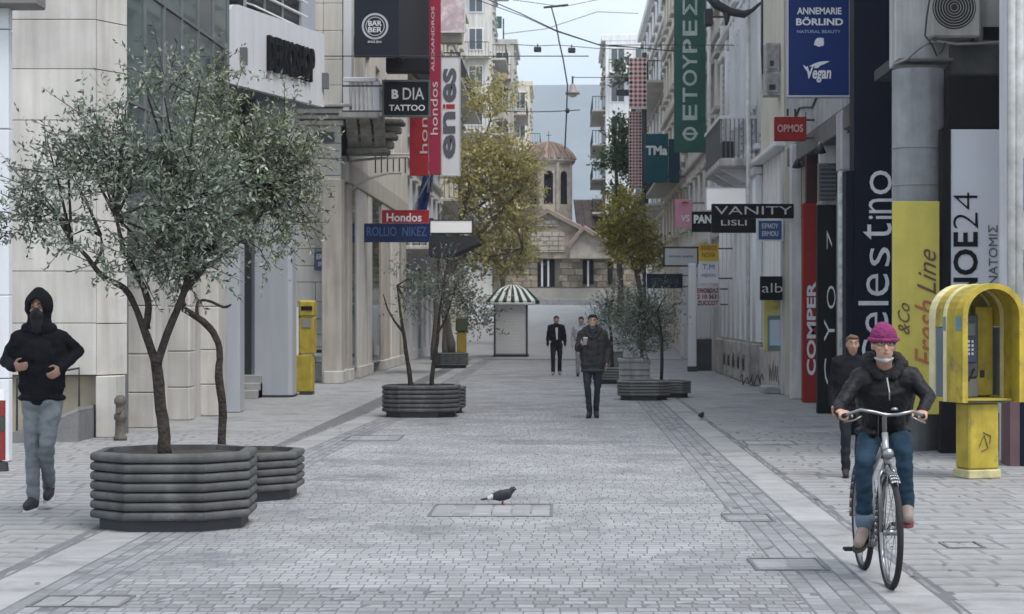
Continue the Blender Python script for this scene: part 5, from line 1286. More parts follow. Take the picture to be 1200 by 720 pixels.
# awning: pyramid roof, each stripe a piece, scalloped edge
ax0, ax1, ay0, ay1 = wx(570, d), wx(632, d), d - .16, d + 2.0; zc0, zc1 = 2.30, wz(333, d); mxx, myy = (ax0 + ax1) / 2 - .05, (ay0 + ay1) / 2
stripe_g = M('awning_green', (.022, .058, .045), .7, .1, 3); stripe_w = M('awning_white', (.78, .79, .78), .7, .06, 3)
n = 13
for sd_ in range(4):
    for i in range(n):
        def E(t):
            if sd_ == 0: return Vector((ax0 + (ax1 - ax0) * t, ay0, zc0))
            if sd_ == 1: return Vector((ax1, ay0 + (ay1 - ay0) * t, zc0))
            if sd_ == 2: return Vector((ax1 - (ax1 - ax0) * t, ay1, zc0))
            return Vector((ax0, ay1 - (ay1 - ay0) * t, zc0))
        def T(t):
            e = E(t); return Vector((mxx + (e.x - mxx) * .16, myy + (e.y - myy) * .1, zc1))
        t0, t1 = i / n, (i + 1) / n; mb = MB()
        m0, m1 = E(t0).lerp(T(t0), .5) + Vector((0, 0, .14)), E(t1).lerp(T(t1), .5) + Vector((0, 0, .14))
        a, b = E(t0), E(t1); dr = Vector((0, 0, -.13))
        mb.quad(a + dr, b + dr, b, a); mb.quad(a, b, m1, m0); mb.quad(m0, m1, T(t1), T(t0))
        mb.build('awning_stripe', stripe_g if i % 2 == 0 else stripe_w, kk)
mb = MB(); mb.box((mxx - .19, myy - .13, zc1 - .02), (mxx + .19, myy + .13, zc1 + .02)); mb.build('cap', stripe_g, kk)
# yellow street bin by the far planter
r = thing('street_bin', 'yellow litter bin with a dark green lid beside the far left planter', 'litter bin', (wx(541, 70), 70, 0)); X0 = wx(541, 70)
mb = MB(); mb.bbox((X0 - .16, 69.8, .1), (X0 + .16, 70.2, 1.15), .04); mb.build('body', M('bin_ochre', (.24, .17, .02), .5, .15, 3), r)
mb = MB(); mb.bbox((X0 - .2, 69.75, 1.15), (X0 + .2, 70.25, 1.65), .05); mb.build('lid', M('bin_green', (.05, .06, .03), .6), r)
part_box('stand', iron, r, (X0 - .05, 69.95, 0), (X0 + .05, 70.05, .1))

# ---------------------------------------------------------------- yellow phone booth
bo = thing('phone_booth', 'yellow arched phone hood on a pedestal with a dark payphone inside, right of the cyclist', 'phone booth', (4.58, 22.0, 0))
ang = math.radians(19)
B4 = Matrix.Translation((4.60, 22.0, 0)) @ Matrix.Rotation(ang, 4, 'Z')
def arch(w, zb, zs, n=14):       # outline of an arch, from lower left over the top to lower right
    r_ = w / 2; pts = [(-r_, zb)]
    for i in range(n + 1):
        t = math.pi - math.pi * i / n; pts.append((r_ * math.cos(t), zs + r_ * math.sin(t) * .92))
    pts.append((r_, zb)); return pts
def shell(mb, w0, w1, y0, y1, zb, zs):
    """arched shell between outlines of width w0 (inner) and w1 (outer), from y0 to y1"""
    a, b = arch(w0, zb, zs), arch(w1, zb, zs); n = len(a)
    vs = [B4 @ Vector((p[0], y, p[1])) for y in (y0, y1) for ol in (a, b) for p in ol]; fs = []
    I = lambda yy, o, i: (yy * 2 + o) * n + i
    for i in range(n - 1):
        fs += [(I(0, 0, i), I(0, 1, i), I(0, 1, i + 1), I(0, 0, i + 1)), (I(1, 0, i), I(1, 0, i + 1), I(1, 1, i + 1), I(1, 1, i)), (I(0, 1, i), I(1, 1, i), I(1, 1, i + 1), I(0, 1, i + 1)), (I(0, 0, i), I(0, 0, i + 1), I(1, 0, i + 1), I(1, 0, i))]
    for i in (0, n - 1): fs.append((I(0, 0, i), I(1, 0, i), I(1, 1, i), I(0, 1, i)))
    mb.add(vs, fs)
zb, zs_ = .83, 1.76
ypale = M('booth_pale_yellow', (.60, .55, .32), .5, .2, 5, streak=.15)
for nm, w0, w1, y0, y1, m in (('front_rim', .63, .76, -.05, .1, yellowp), ('hood_full', .66, .735, .103, .30, yellowp), ('mid_rim', .65, .755, .303, .37, ypale), ('rear_shell', .67, .73, .373, .55, yellowp), ('rear_rim', .65, .755, .553, .68, ypale)):
    mb = MB(); shell(mb, w0, w1, y0, y1, zs_ - .12 if 'shell' in nm else zb, zs_); mb.build('hood_shell' if nm == 'hood_full' else nm, m, bo)
def bbx(name, mat, a, b, bev=.008):
    mb = MB(); mb.bbox(a, b, bev, B4); return mb.build(name, mat, bo)
sideglass = M('booth_glass', (.10, .13, .17), .15, .2, 2)
for y0, y1 in ((.373, .55),):
    bbx('side_glass', sideglass if y0 > .2 else M('booth_amber', (.30, .22, .015), .5, .2, 3), (-.362, y0, zb + .05), (-.345, y1, zs_ - .125), .002); bbx('side_glass', sideglass, (.345, y0, zb + .05), (.362, y1, zs_ - .125), .002)
    bbx('side_sill', yellowp, (-.367, y0, zb), (-.335, y1, zb + .047), .004); bbx('side_sill', yellowp, (.335, y0, zb), (.367, y1, zb + .047), .004)
for y0, y1 in ((-.02, .09), (.31, .36)): bbx('sticker', M('sticker_teal', (.10, .22, .27), .5, .3, 8), (-.386, y0, zs_ - .16), (-.381, y1, zs_ - .01), .001)
# back panel arch
mb = MB(); ol = arch(.66, zb, zs_); mb.prism([B4 @ Vector((p[0], .60, p[1])) for p in ol], B4.to_3x3() @ Vector((0, .03, 0))); mb.build('back_panel', M('booth_back', (.20, .155, .03), .55, .25, 4, spots=((.2, .17, .06), 6, .6)), bo)
bbx('floor_shelf', M('booth_shelf', (.3, .24, .03), .5, .2, 4), (-.33, .1, zb + .004), (.33, .6, zb + .035))
bbx('phone_body', M('payphone_grey', (.06, .065, .075), .4, .2, 6), (-.27, .38, zb + .25), (.07, .598, zs_ + .02), .02)
bbx('phone_face', M('payphone_blue', (.03, .045, .10), .35, .3, 5), (-.20, .36, zb + .42), (.04, .378, zs_ - .28), .01)
bbx('phone_screen', M('payphone_screen', (.09, .11, .12), .25), (-.2, .362, zs_ - .22), (.02, .379, zs_ - .08), .005)
bbx('lower_plate', M('payphone_plate', (.13, .13, .12), .5, .3, 5), (-.28, .4, zb + .04), (.08, .598, zb + .245), .01)
for i in range(4):
    for j in range(3): bbx('key', alu, (-.13 + .045 * j, .35, zb + .5 + .045 * i), (-.1 + .045 * j, .36, zb + .53 + .045 * i), .003)
mb = MB(); mb.tube([B4 @ Vector(p) for p in ((-.235, .33, zs_ - .03), (-.235, .30, zs_ - .1), (-.235, .30, zs_ - .24), (-.235, .33, zs_ - .31))], [.035, .022, .022, .035], 10); mb.build('handset', black, bo, True)
mb = MB(); mb.tube([B4 @ Vector(p) for p in ((-.235, .32, zs_ - .32), (-.22, .28, zb + .4), (-.1, .3, zb + .22), (.0, .36, zb + .35))], .011, 6); mb.build('cord', chrome, bo, True)
bbx('right_panel', yellowp, (.1, .5, zb + .05), (.32, .598, zs_ + .1), .01)
bbx('graffiti', M('marker_black', (.03, .03, .03), .7), (.15, .495, zb + .25), (.21, .499, zb + .33), .001)
mb = MB(); text_into(mb, 'Omni', B4 @ Vector((-.2, .596, zs_ + .06)), B4.to_3x3() @ Vector((.93, 0, .2)), (0, 0, 1), .34, .1, shear=.3); mb.build('graffiti', M('marker_brown', (.12, .09, .03), .7), bo)
bbx('pedestal', yellowp, (-.20, .12, .10), (.17, .42, zb - .01), .02)
bbx('pedestal_foot', M('foot_pale', (.42, .38, .2), .6, .3, 5, streak=.2), (-.215, .1, 0), (.185, .44, .098), .012)
bbx('collar', dkgrey, (-.3, .06, zb - .01), (.3, .55, zb - .001), .003)
mb = MB()
for p in (((-.08, .114, .35), (-.02, .114, .47), (.03, .114, .33), (-.05, .114, .30)), ((-.03, .114, .5), (.06, .114, .46), (.05, .114, .38))): mb.tube([B4 @ Vector(q) for q in p], .006, 5)
mb.build('graffiti', M('marker_brown', (.12, .09, .03)), bo)

# ---------------------------------------------------------------- wires and hanging lamps over the street
def cable(pts, r, label, group='overhead wires', sag=0.0):
    v = [W(*p) for p in pts]
    if len(v) == 2:
        a, b = v; v = [a.lerp(b, t / 10) - Vector((0, 0, sag * 4 * (t / 10) * (1 - t / 10))) for t in range(11)]
    mb = MB(); mb.tube(v, r, 6)
    return tag(mb.build('overhead_wire', iron, None, True), label, 'wire', group)
cable([(545, -12, 92), (610, 16, 92), (652, 36, 92), (700, 52, 92), (790, 60, 92)], .024, 'thick black wire sagging across the sky from the upper left to the right buildings')
cable([(548, -4, 92.3), (615, 20, 92.3), (652, 37, 92.3), (705, 54, 92.3), (745, 56, 92.3)], .018, 'second black wire running close beside the thick one across the sky')
cable([(598, 52, 110), (630, 54, 110), (655, 53, 110), (700, 57, 110), (745, 58, 110)], .02, 'thin wire with small floodlights halfway up the sky')
cable([(646, 8, 92), (652, 30, 92), (655, 48, 92), (660, 70, 92), (665, 100, 92), (664, 132, 92), (662, 175, 92)], .032, 'upright bundle of black cable dropping down the middle of the sky')
cable([(345, 66, 49), (505, 66, 49), (690, 66, 49)], .012, 'faint thin wire from the black box banner towards the right', sag=.1)
cable([(555, 128, 90), (680, 129, 90)], .022, 'horizontal wire low across the hill beside the plane tree', sag=.1)
cable([(670, 91, 112), (760, 91, 112)], .02, 'short horizontal wire holding the hanging street lamp')
cable([(590, 40, 130), (640, 34, 130), (700, 14, 130), (748, 16, 130)], .02, 'faint distant wire crossing high over the street')
cable([(600, 0, 130), (660, 8, 130), (740, -8, 130)], .02, 'faint wire at the very top of the sky')
cable([(715, 53, 60), (830, 53, 60), (980, 54, 44)], .012, 'pale thin wire passing in front of the green banner')
def lamp(x, y, d, label, s=1.0):
    r = thing('hanging_lamp', label, 'street lamp', W(x, y, d), 'lamps hanging over the street'); c = W(x, y, d)
    mb = MB(); mb.lathe((c.x, c.y, c.z), [(.03, .62 * s), (.16 * s, .5 * s), (.19 * s, .25 * s), (.38 * s, .12 * s), (.4 * s, .02 * s), (.01, 0)], 16); mb.build('shade', M('lamp_shade', (.30, .26, .25), .5, .1, 3), r, True)
    mb = MB(); mb.ell((c.x, c.y, c.z), (.26 * s, .26 * s, .16 * s), 14, 8); mb.build('globe', M('lamp_globe', (.62, .58, .56), .3), r, True)
    mb = MB(); mb.tube([(c.x, c.y, c.z + .6 * s), (c.x, c.y, c.z + 1.0 * s)], .05, 6); mb.build('stem', iron, r)
lamp(671, 111, 112, 'round pinkish lamp hanging from a wire over the middle of the street')
for x, y, lab in ((630, 58, 'dark floodlight on the wire left of the cable bundle'), (670, 59, 'dark floodlight on the wire right of the cable bundle')):
    r = thing('floodlight', lab, 'floodlight', W(x, y, 110), 'floodlights on the wire'); c = W(x, y, 110)
    mb = MB(); mb.bbox((c.x - .2, c.y - .2, c.z - .14), (c.x + .2, c.y + .2, c.z + .12), .04); mb.build('housing', iron, r)
    mb = MB(); mb.tube([(c.x, c.y, c.z + .1), (c.x, c.y, c.z + .3)], .03, 6); mb.build('hanger', iron, r)
r = thing('wire_bracket', 'short dark crossbar at the head of the hanging cable bundle', 'bracket', W(648, 9, 92)); mb = MB(); mb.tube([W(637, 9, 92), W(666, 6, 92)], .05, 6); mb.build('bar', iron, r)
for x, y in ((665, 130), (660, 143)):
    pass
tag(MB().ell(W(665, 130, 91.9), (.1, .1, .12), 10, 7).build('cable_clamp', iron, None, True), 'small dark clamp on the cable bundle in front of the hill', 'clamp')
# dark bracket lamp on the right facade top
r = thing('wall_lamp', 'old dark iron bracket lamp arm high on the right facade', 'bracket lamp', W(868, 10, 50))
mb = MB(); mb.tube([W(833, -4, 50), (W(840, 6, 50)), W(856, 14, 50), W(872, 17, 50), W(882, 12, 50), W(892, 3, 50)], [.14, .12, .1, .1, .05, .03], 8); mb.build('arm', iron, r, True)
mb = MB(); mb.tube([W(850, 12, 50), W(852, 24, 50), W(851, 30, 50)], [.08, .06, .03], 8); mb.build('hook', iron, r, True)
r = thing('camera_box', 'small dark security camera box beside the green banner', 'security camera', W(830, 22, 60)); mb = MB(); mb.bbox(W(826, 29, 60), W(834, 13, 60.5), .03); mb.build('housing', iron, r); mb = MB(); mb.tube([W(834, 20, 60.2), (4.98, 60.2, wz(20, 60.2))], .03, 6); mb.build('bracket', iron, r)
# ---------------------------------------------------------------- trees: trunk and limbs as one part, crown of single leaves as another
rng = np.random.default_rng(5)
def unit_rows(a): return a / np.maximum(np.linalg.norm(a, axis=1, keepdims=True), 1e-9)
def crown_mesh(blobs, ntw, lpt, ll, lw, droop=.0, tw_len=(.22, .5), shell=.35, up=.25):
    """blobs: (centre xyz, radii xyz, weight). returns leaf verts/faces + twig list"""
    wts = np.array([b[2] for b in blobs], float); wts /= wts.sum()
    pick = rng.choice(len(blobs), ntw, p=wts)
    C = np.array([b[0] for b in blobs])[pick]; R = np.array([b[1] for b in blobs])[pick]
    dirs = unit_rows(rng.normal(size=(ntw, 3))); rad = rng.random(ntw) ** shell
    # clumping: keep twigs where a low-frequency noise is high so that gaps open in the crown
    P = C + dirs * R * rad[:, None]
    nz_ = np.array([noise.noise(Vector(p) * (1.7 if ll < .08 else .6)) for p in P]); keep = nz_ > -.08; P = P[keep]; dirs = dirs[keep]; n = len(P)
    td = unit_rows(dirs * np.array([1, 1, .7]) + rng.normal(size=(n, 3)) * .55 + np.array([0, 0, up]))
    L_ = rng.uniform(*tw_len, n)
    t = np.tile(np.linspace(.12, 1, lpt), (n, 1)) + rng.normal(size=(n, lpt)) * .03
    base = P[:, None, :] + td[:, None, :] * (L_[:, None] * t)[:, :, None] - np.array([0, 0, 1]) * (droop * (L_[:, None] * t) ** 2)[:, :, None]
    base = base.reshape(-1, 3); m = len(base)
    tdr = np.repeat(td, lpt, axis=0)
    ld = unit_rows(tdr * .7 + rng.normal(size=(m, 3)) * .75 + np.array([0, 0, .05 - droop * .5]))
    sd_ = unit_rows(np.cross(ld, rng.normal(size=(m, 3)))); s = rng.uniform(.7, 1.25, m)[:, None]
    nn = np.cross(ld, sd_)
    A = base; B = base + ld * (ll * .45) * s + sd_ * (lw * .5) * s + nn * (.06 * ll); D = base + ld * (ll * .45) * s - sd_ * (lw * .5) * s + nn * (.06 * ll); E_ = base + ld * ll * s
    V = np.stack([A, B, E_, D], 1).reshape(-1, 3)
    tv = np.repeat(rng.random(n), lpt); rv = np.clip(.5 * tv + .5 * rng.random(m), 0, 1)
    return V, np.repeat(rv, 4), P, td, L_
def leaves_object(name, V, rv, mat, parent):
    m = len(V) // 4; off = np.array(world_loc(parent)); me = bpy.data.meshes.new(name)
    me.vertices.add(len(V)); me.vertices.foreach_set('co', (V - off).ravel())
    me.loops.add(m * 4); me.loops.foreach_set('vertex_index', np.arange(m * 4, dtype=np.int32))
    me.polygons.add(m); me.polygons.foreach_set('loop_start', np.arange(0, m * 4, 4, dtype=np.int32)); me.polygons.foreach_set('loop_total', np.full(m, 4, dtype=np.int32))
    me.materials.append(mat); a = me.attributes.new('rnd', 'FLOAT', 'POINT'); a.data.foreach_set('value', rv.astype(np.float32))
    me.update(calc_edges=True); me.validate()
    o = bpy.data.objects.new(name, me); COL.objects.link(o); o.parent = parent
    return o
def tree(name, label, base, limbs, blobs, ntw, lpt, ll, lw, leafmat, barkmat, group=None, twigs=True, cat='tree', **kw):
    r = thing(name, label, cat, base, group)
    mb = MB()
    for pts, rr in limbs:
        # smooth the polyline a little
        P = [Vector(p) for p in pts]; Q = [P[0]]; 
        for a, b in zip(P, P[1:]): Q += [a.lerp(b, .33), a.lerp(b, .67)]
        Q.append(P[-1]); Rr = list(np.interp(np.linspace(0, 1, len(Q)), np.linspace(0, 1, len(rr)), rr))
        for i in range(1, len(Q) - 1): Q[i] = Q[i] + Vector((noise.noise(Q[i] * 3) * Rr[i] * .8, noise.noise(Q[i] * 3 + Vector((9, 0, 0))) * Rr[i] * .8, 0)); Rr[i] *= 1 + .18 * noise.noise(Q[i] * 5)
        mb.tube(Q, Rr, 10)
    V, rv, P, td, L_ = crown_mesh(blobs, ntw, lpt, ll, lw, **kw)
    if twigs:
        ends = [Vector(l[0][-1]) for l in limbs]
        for i in range(0, len(P), 3 if ll < .08 else 7):
            p = Vector(P[i]); q = p + Vector(td[i]) * L_[i]; mb.tube([p, q], [.006 if ll < .08 else .010, .002], 3, cap=False)
        for i in range(0, len(P), 14 if ll < .08 else 60):       # thin branches from limb ends into the crown
            p = Vector(P[i]); e = min(ends, key=lambda v: (v - p).length); mid = e.lerp(p, .55) + Vector((0, 0, .05))
            mb.tube([e, mid, p], [.016 if ll < .08 else .035, .010 if ll < .08 else .02, .005], 4, cap=False)
    mb.build('trunk', barkmat, r, True)
    leaves_object('crown', V, rv, leafmat, r)
    return r
# two olive trees in the near planters
d = 17.3
def T1(x, y, dd=0): return tuple(W(x, y, d + dd))
def E3(x, y, dd, rx, rz, w, d0=None, ry=None):
    q = d0 or d; k = q / F; return (tuple(W(x, y, q + dd)), (rx * k, ry or min(rx, rz) * k * .9, rz * k), w)
tree('olive_tree', 'grey green olive tree with a forked dark trunk in the nearest planter', (T1(191, 530)[0], d, .55),
     [([T1(194, 536), T1(189, 500), T1(187, 470), T1(184, 440), T1(183, 424)], [.062, .05, .048, .047, .05]),
      ([T1(184, 428), T1(176, 400), T1(169, 382), T1(158, 356), T1(148, 340), T1(140, 334), T1(122, 326), T1(109, 312), T1(100, 298), T1(84, 284, .2)], [.045, .036, .032, .028, .025, .024, .022, .02, .017, .012]),
      ([T1(172, 386), T1(176, 368), T1(173, 345), T1(163, 325), T1(152, 305), T1(142, 285, -.2), T1(136, 255, -.2)], [.034, .033, .03, .026, .022, .018, .01]),
      ([T1(109, 312), T1(116, 304), T1(121, 290), T1(118, 276)], [.018, .014, .012, .007]),
      ([T1(184, 426), T1(192, 410), T1(198, 385), T1(208, 358), T1(217, 338), T1(222, 318), T1(224, 290, .2), T1(214, 250, .2)], [.045, .038, .036, .033, .03, .027, .02, .01]),
      ([T1(214, 344), T1(228, 328), T1(240, 315), T1(252, 290, .2)], [.025, .02, .017, .01])],
     [E3(45, 242, .1, 52, 42, 1.3), E3(105, 240, -.2, 62, 55, 1.6), E3(160, 225, .2, 55, 60, 1.4), E3(212, 235, -.1, 56, 65, 1.4), E3(25, 270, .2, 28, 30, .4), E3(150, 285, -.1, 58, 36, 1.0), E3(205, 295, .1, 48, 36, .8), E3(195, 150, .1, 52, 45, .75), E3(240, 120, .1, 34, 40, .3), E3(150, 160, 0, 30, 40, .35), E3(46, 298, 0, 13, 22, .16), E3(60, 190, 0, 40, 26, .3), E3(110, 180, 0, 14, 20, .12), E3(100, 130, 0, 9, 14, .05), E3(200, 95, 0, 20, 18, .1)],
     2350, 16, .056, .020, olive_leaf, bark, shell=.42)
d = 20.0
tree('olive_tree', 'second olive tree with a leaning curved trunk in the planter behind the nearest one', (T1(259, 532)[0], d, .38),
     [([T1(260, 534), T1(260, 505), T1(262, 480), T1(258, 455), T1(256, 435), T1(258, 415), T1(253, 395), T1(240, 380), T1(226, 370), T1(214, 362)], [.045, .04, .042, .038, .04, .034, .034, .034, .03, .028]),
      ([T1(216, 364), T1(212, 345, -.1), T1(222, 325), T1(236, 300), T1(250, 270)], [.028, .024, .024, .02, .012]),
      ([T1(230, 373), T1(229, 358), T1(233, 352), T1(244, 352), T1(256, 358), T1(264, 361), T1(271, 357)], [.02, .018, .016, .014, .014, .013, .009]),
      ([T1(222, 325), T1(262, 300), T1(296, 268), T1(318, 230)], [.022, .018, .014, .008])],
     [E3(275, 220, 0, 56, 65, 1.3), E3(318, 215, .2, 36, 65, .9), E3(268, 150, 0, 40, 45, .6), E3(300, 125, .1, 30, 32, .3), E3(352, 205, 0, 16, 40, .2), E3(255, 282, 0, 48, 33, .6), E3(338, 165, 0, 20, 30, .2), E3(300, 285, 0, 32, 22, .25), E3(238, 100, 0, 22, 24, .15), E3(290, 88, 0, 14, 14, .07), E3(347, 255, 0, 10, 22, .08)],
     1450, 16, .056, .020, olive_leaf_warm, bark, shell=.42)
# mid-street thin olives
d = 35.5
for (x0, lean, lab, bl) in ((481, -8, 'thin young olive on the left of the mid street planter', [E3(470, 345, 0, 36, 30, 1, 35.5), E3(455, 330, .2, 20, 22, .4, 35.5)]), (507, 6, 'thin young olive on the right of the mid street planter', [E3(525, 335, 0, 38, 32, 1, 35.5), E3(545, 350, .2, 26, 22, .5, 35.5)])):
    tree('olive_tree', lab, (T1(x0, 452)[0], d, .5), [([T1(x0, 455), T1(x0 - 1, 440), T1(x0 + lean * .5, 420), T1(x0 + lean, 390), T1(x0 + lean * 1.5, 360), T1(x0 + lean * 2, 335)], [.045, .04, .035, .03, .02, .01]), ([T1(x0 + lean, 390), T1(x0 + lean * 3, 370), T1(x0 + lean * 4, 345)], [.025, .018, .008])],
         bl, 150, 10, .07, .020, olive_leaf, bark, shell=.5)
# yellow plane trees on the left
d = 80.0
tree('plane_tree', 'tall yellow green plane tree on the left before the far apartment block', (T1(528, 402)[0], d, 0),
     [([T1(528, 414), T1(525, 380), T1(520, 340), T1(530, 300), T1(540, 250), T1(560, 190), T1(575, 140)], [.2, .17, .15, .14, .12, .08, .03]), ([T1(522, 330), T1(540, 300), T1(565, 270), T1(595, 240), T1(612, 220)], [.1, .09, .08, .05, .02]), ([T1(522, 345), T1(510, 300), T1(515, 250)], [.1, .07, .03]), ([T1(540, 250), T1(570, 240), T1(600, 200)], [.07, .05, .02]), ([T1(535, 280), T1(560, 300), T1(585, 300), T1(612, 292)], [.06, .05, .04, .02])],
     [E3(575, 150, 0, 38, 48, 1.0), E3(585, 215, .5, 46, 55, 1.6), E3(555, 205, -.5, 36, 60, 1.2), E3(596, 262, 0, 26, 40, .6), E3(560, 275, 0, 46, 42, 1.2), E3(588, 302, .4, 34, 22, .5), E3(570, 108, 0, 18, 20, .2), E3(535, 300, 0, 28, 25, .4), E3(540, 240, -.3, 24, 40, .4), E3(600, 180, .2, 18, 30, .25), E3(608, 205, 0, 18, 28, .25), E3(617, 225, 0, 14, 26, .16), E3(612, 275, 0, 18, 24, .22)],
     2600, 11, .13, .085, yellow_leaf, bark2, twigs=True, tw_len=(.4, 1.0), shell=.5)
d = 96.0
tree('plane_tree', 'smaller plane tree with sparse yellow leaves near the striped kiosk', (T1(588, 400)[0], d, zg(96)),
     [([(T1(588, 400)[0], d, zg(96) - .1), T1(588, 350), T1(590, 310), T1(600, 280), T1(610, 250)], [.16, .13, .11, .08, .03]), ([T1(590, 320), T1(575, 290), T1(566, 262)], [.07, .05, .02])],
     [E3(592, 285, 0, 26, 32, 1), E3(575, 288, .5, 28, 30, .8), E3(608, 300, 0, 22, 14, .3)], 700, 9, .135, .085, yellow_leaf, bark2, twigs=True, tw_len=(.4, .8), shell=.5)
d = 72.0
tree('street_tree', 'dark green leafy street tree on the left behind the thin olives', (T1(510, 412)[0], d, 0),
     [([T1(509, 422), T1(510, 380), T1(512, 340), T1(520, 300)], [.14, .12, .1, .04]), ([T1(522, 420), T1(520, 380), T1(530, 330)], [.1, .08, .03])],
     [E3(522, 345, 0, 32, 32, 1), E3(552, 345, .5, 30, 32, .9), E3(565, 375, 0, 18, 20, .3), E3(500, 330, 0, 18, 25, .3)], 420, 9, .14, .06, M('grey_green_leaf', (.10, .125, .085), .65, 0, attr=.5, back=(.18, .2, .165)), bark2, tw_len=(.3, .7), shell=.5)
# right: rusty tree, green tree, olives
d = 92.0
tree('plane_tree', 'rusty yellow tree on the right below the checkered banners', (T1(752, 400)[0], d, zg(92)),
     [([(T1(752, 400)[0], d, zg(92) - .1), T1(752, 370), T1(750, 330), T1(738, 295), T1(728, 260)], [.17, .14, .12, .08, .03]), ([T1(750, 320), T1(756, 290), T1(750, 240)], [.07, .05, .02])],
     [E3(738, 250, 0, 30, 24, 1), E3(735, 285, .5, 34, 24, 1.1), E3(758, 285, 0, 20, 26, .5), E3(722, 272, 0, 14, 18, .3), E3(760, 305, 0, 14, 12, .2)], 1300, 9, .14, .085, rust_leaf, bark2, tw_len=(.3, .7), shell=.5)
d = 118.0
tree('street_tree', 'dark green tree between the white house and the checkered banners', (T1(728, 380)[0], d, zg(118)),
     [([(T1(728, 380)[0], d, zg(118) - .1), T1(727, 320), T1(724, 250), T1(722, 200), T1(720, 160)], [.2, .17, .14, .1, .04])],
     [E3(722, 185, 0, 16, 38, 1.2), E3(728, 210, .5, 14, 26, .6), E3(716, 225, 0, 12, 16, .3), E3(706, 178, 0, 8, 5, .1), E3(704, 190, 0, 6, 4, .08), E3(724, 150, 0, 9, 14, .2)], 1100, 9, .17, .10, green_leaf, bark2, tw_len=(.4, .8), shell=.5)
d = 46.5
tree('olive_tree', 'bushy olive tree on a thin straight trunk beside the pale square planter', (T1(775, 440)[0], 43.4, .3),
     [([tuple(W(775, 446, 43.4)), tuple(W(776, 415, 43.4)), tuple(W(776, 390, 43.4)), tuple(W(770, 365, 43.4))], [.035, .032, .028, .015]), ([tuple(W(776, 395, 43.4)), tuple(W(762, 375, 43.6)), tuple(W(750, 360, 43.8))], [.02, .015, .008])],
     [E3(757, 372, 0, 32, 30, 1.2, 43.8), E3(772, 352, 0, 24, 22, .6, 43.6), E3(745, 392, .2, 22, 26, .5, 44)], 800, 12, .07, .022, olive_leaf, bark, shell=.5)
tree('olive_tree', 'loose olive bush growing out of the pale square planter', (wx(752, 49.5), 49.5, .6),
     [([tuple(W(752, 425, 49.5)), tuple(W(753, 400, 49.5)), tuple(W(748, 375, 49.5))], [.04, .03, .015])],
     [E3(748, 385, 0, 24, 34, 1, 49.6), E3(735, 362, 0, 22, 22, .6, 49.7)], 420, 12, .07, .022, olive_leaf, bark, shell=.5)
tree('olive_tree', 'olive tree half hidden behind the walking man on the right', (wx(716, 52), 52, .35),
     [([tuple(W(716, 438, 52)), tuple(W(717, 410, 52)), tuple(W(714, 380, 52)), tuple(W(712, 355, 52))], [.05, .04, .03, .015])],
     [E3(714, 358, 0, 26, 24, 1, 52), E3(728, 378, .2, 18, 22, .5, 52), E3(705, 372, 0, 16, 14, .3, 52)], 420, 12, .07, .022, olive_leaf, bark, shell=.5)
# plants hanging from a far right balcony
d = 140
leafb = thing('hanging_plant', 'dark bushy plant spilling from the white house balcony on the right', 'plant', tuple(W(722, 100, 137)))
V, rv, P, td, L_ = crown_mesh([E3(728, 92, 0, 8, 15, 1, 137), E3(733, 78, 0, 6, 6, .4, 137), E3(744, 100, 0, 5, 8, .2, 137)], 130, 8, .26, .15, tw_len=(.3, .7))
leaves_object('foliage', V, rv, M('grey_green_leaf', (.10, .125, .085)), leafb)
mb = MB(); mb.bbox(W(722, 112, 136.8), W(738, 106, 137.3), .04); mb.build('trough', iron, leafb)
# ---------------------------------------------------------------- people, bicycle, birds
skin = M('skin', (.42, .25, .18), .55, .12, 20, spec=.35)
skin_d = M('skin_tan', (.30, .17, .12), .55, .12, 20, spec=.35)
eyew = M('eye_white', (.38, .35, .33), .3, 0); eyed = M('eye_dark', (.02, .015, .012), .25, 0); lipm = M('lip', (.30, .12, .10), .5, .1, 30)
denim = M('denim', (.020, .043, .068), .9, .35, 7, .3, 150, spots=((.048, .08, .112), 5, .58), spec=.1); denim_l = M('pale_denim', (.160, .180, .192), .9, .28, 6, .3, 150, spots=((.20, .225, .24), 4, .56), spec=.1)
V3 = Vector
def fingers(prims, w, h, n, t, s, curl, thumb=1, th_curl=.4):
    """palm + four fingers + thumb at wrist w; h = finger direction, n = palm normal, t = towards the thumb"""
    w, h, n, t = V3(w), V3(h).normalized(), V3(n).normalized(), V3(t)
    t = (t - h * t.dot(h)).normalized(); n = h.cross(t) * (1 if h.cross(t).dot(n) > 0 else -1)
    pc = w + h * .045 * s
    m = Matrix((t, h, n)).transposed()
    prims.append(('e', pc, (.041 * s, .05 * s, .0155 * s), m))
    for i, (l, o) in enumerate(((.066, .027), (.074, .009), (.069, -.009), (.055, -.026))):
        p = w + h * .082 * s + t * o * s; d_ = h.copy(); a = 0
        for k_, f in enumerate((.46, .3, .24)):
            a += curl * (.55 if k_ == 0 else .85) * (1 + .06 * i); d_ = (h * math.cos(a) + n * math.sin(a))
            q = p + d_ * l * f * s * 1.08; prims.append(('c', p, q, (.0092 - .0008 * k_) * s, (.0086 - .0009 * k_) * s)); p = q
    p = w + h * .022 * s + t * .032 * s; d1 = (h * .62 + t * .72 + n * .25).normalized(); q = p + d1 * .04 * s; prims.append(('c', p, q, .0125 * s, .0105 * s))
    d2 = (h * .9 + t * .15 + n * (.3 + th_curl)).normalized(); prims.append(('c', q, q + d2 * .034 * s, .0102 * s, .0085 * s))
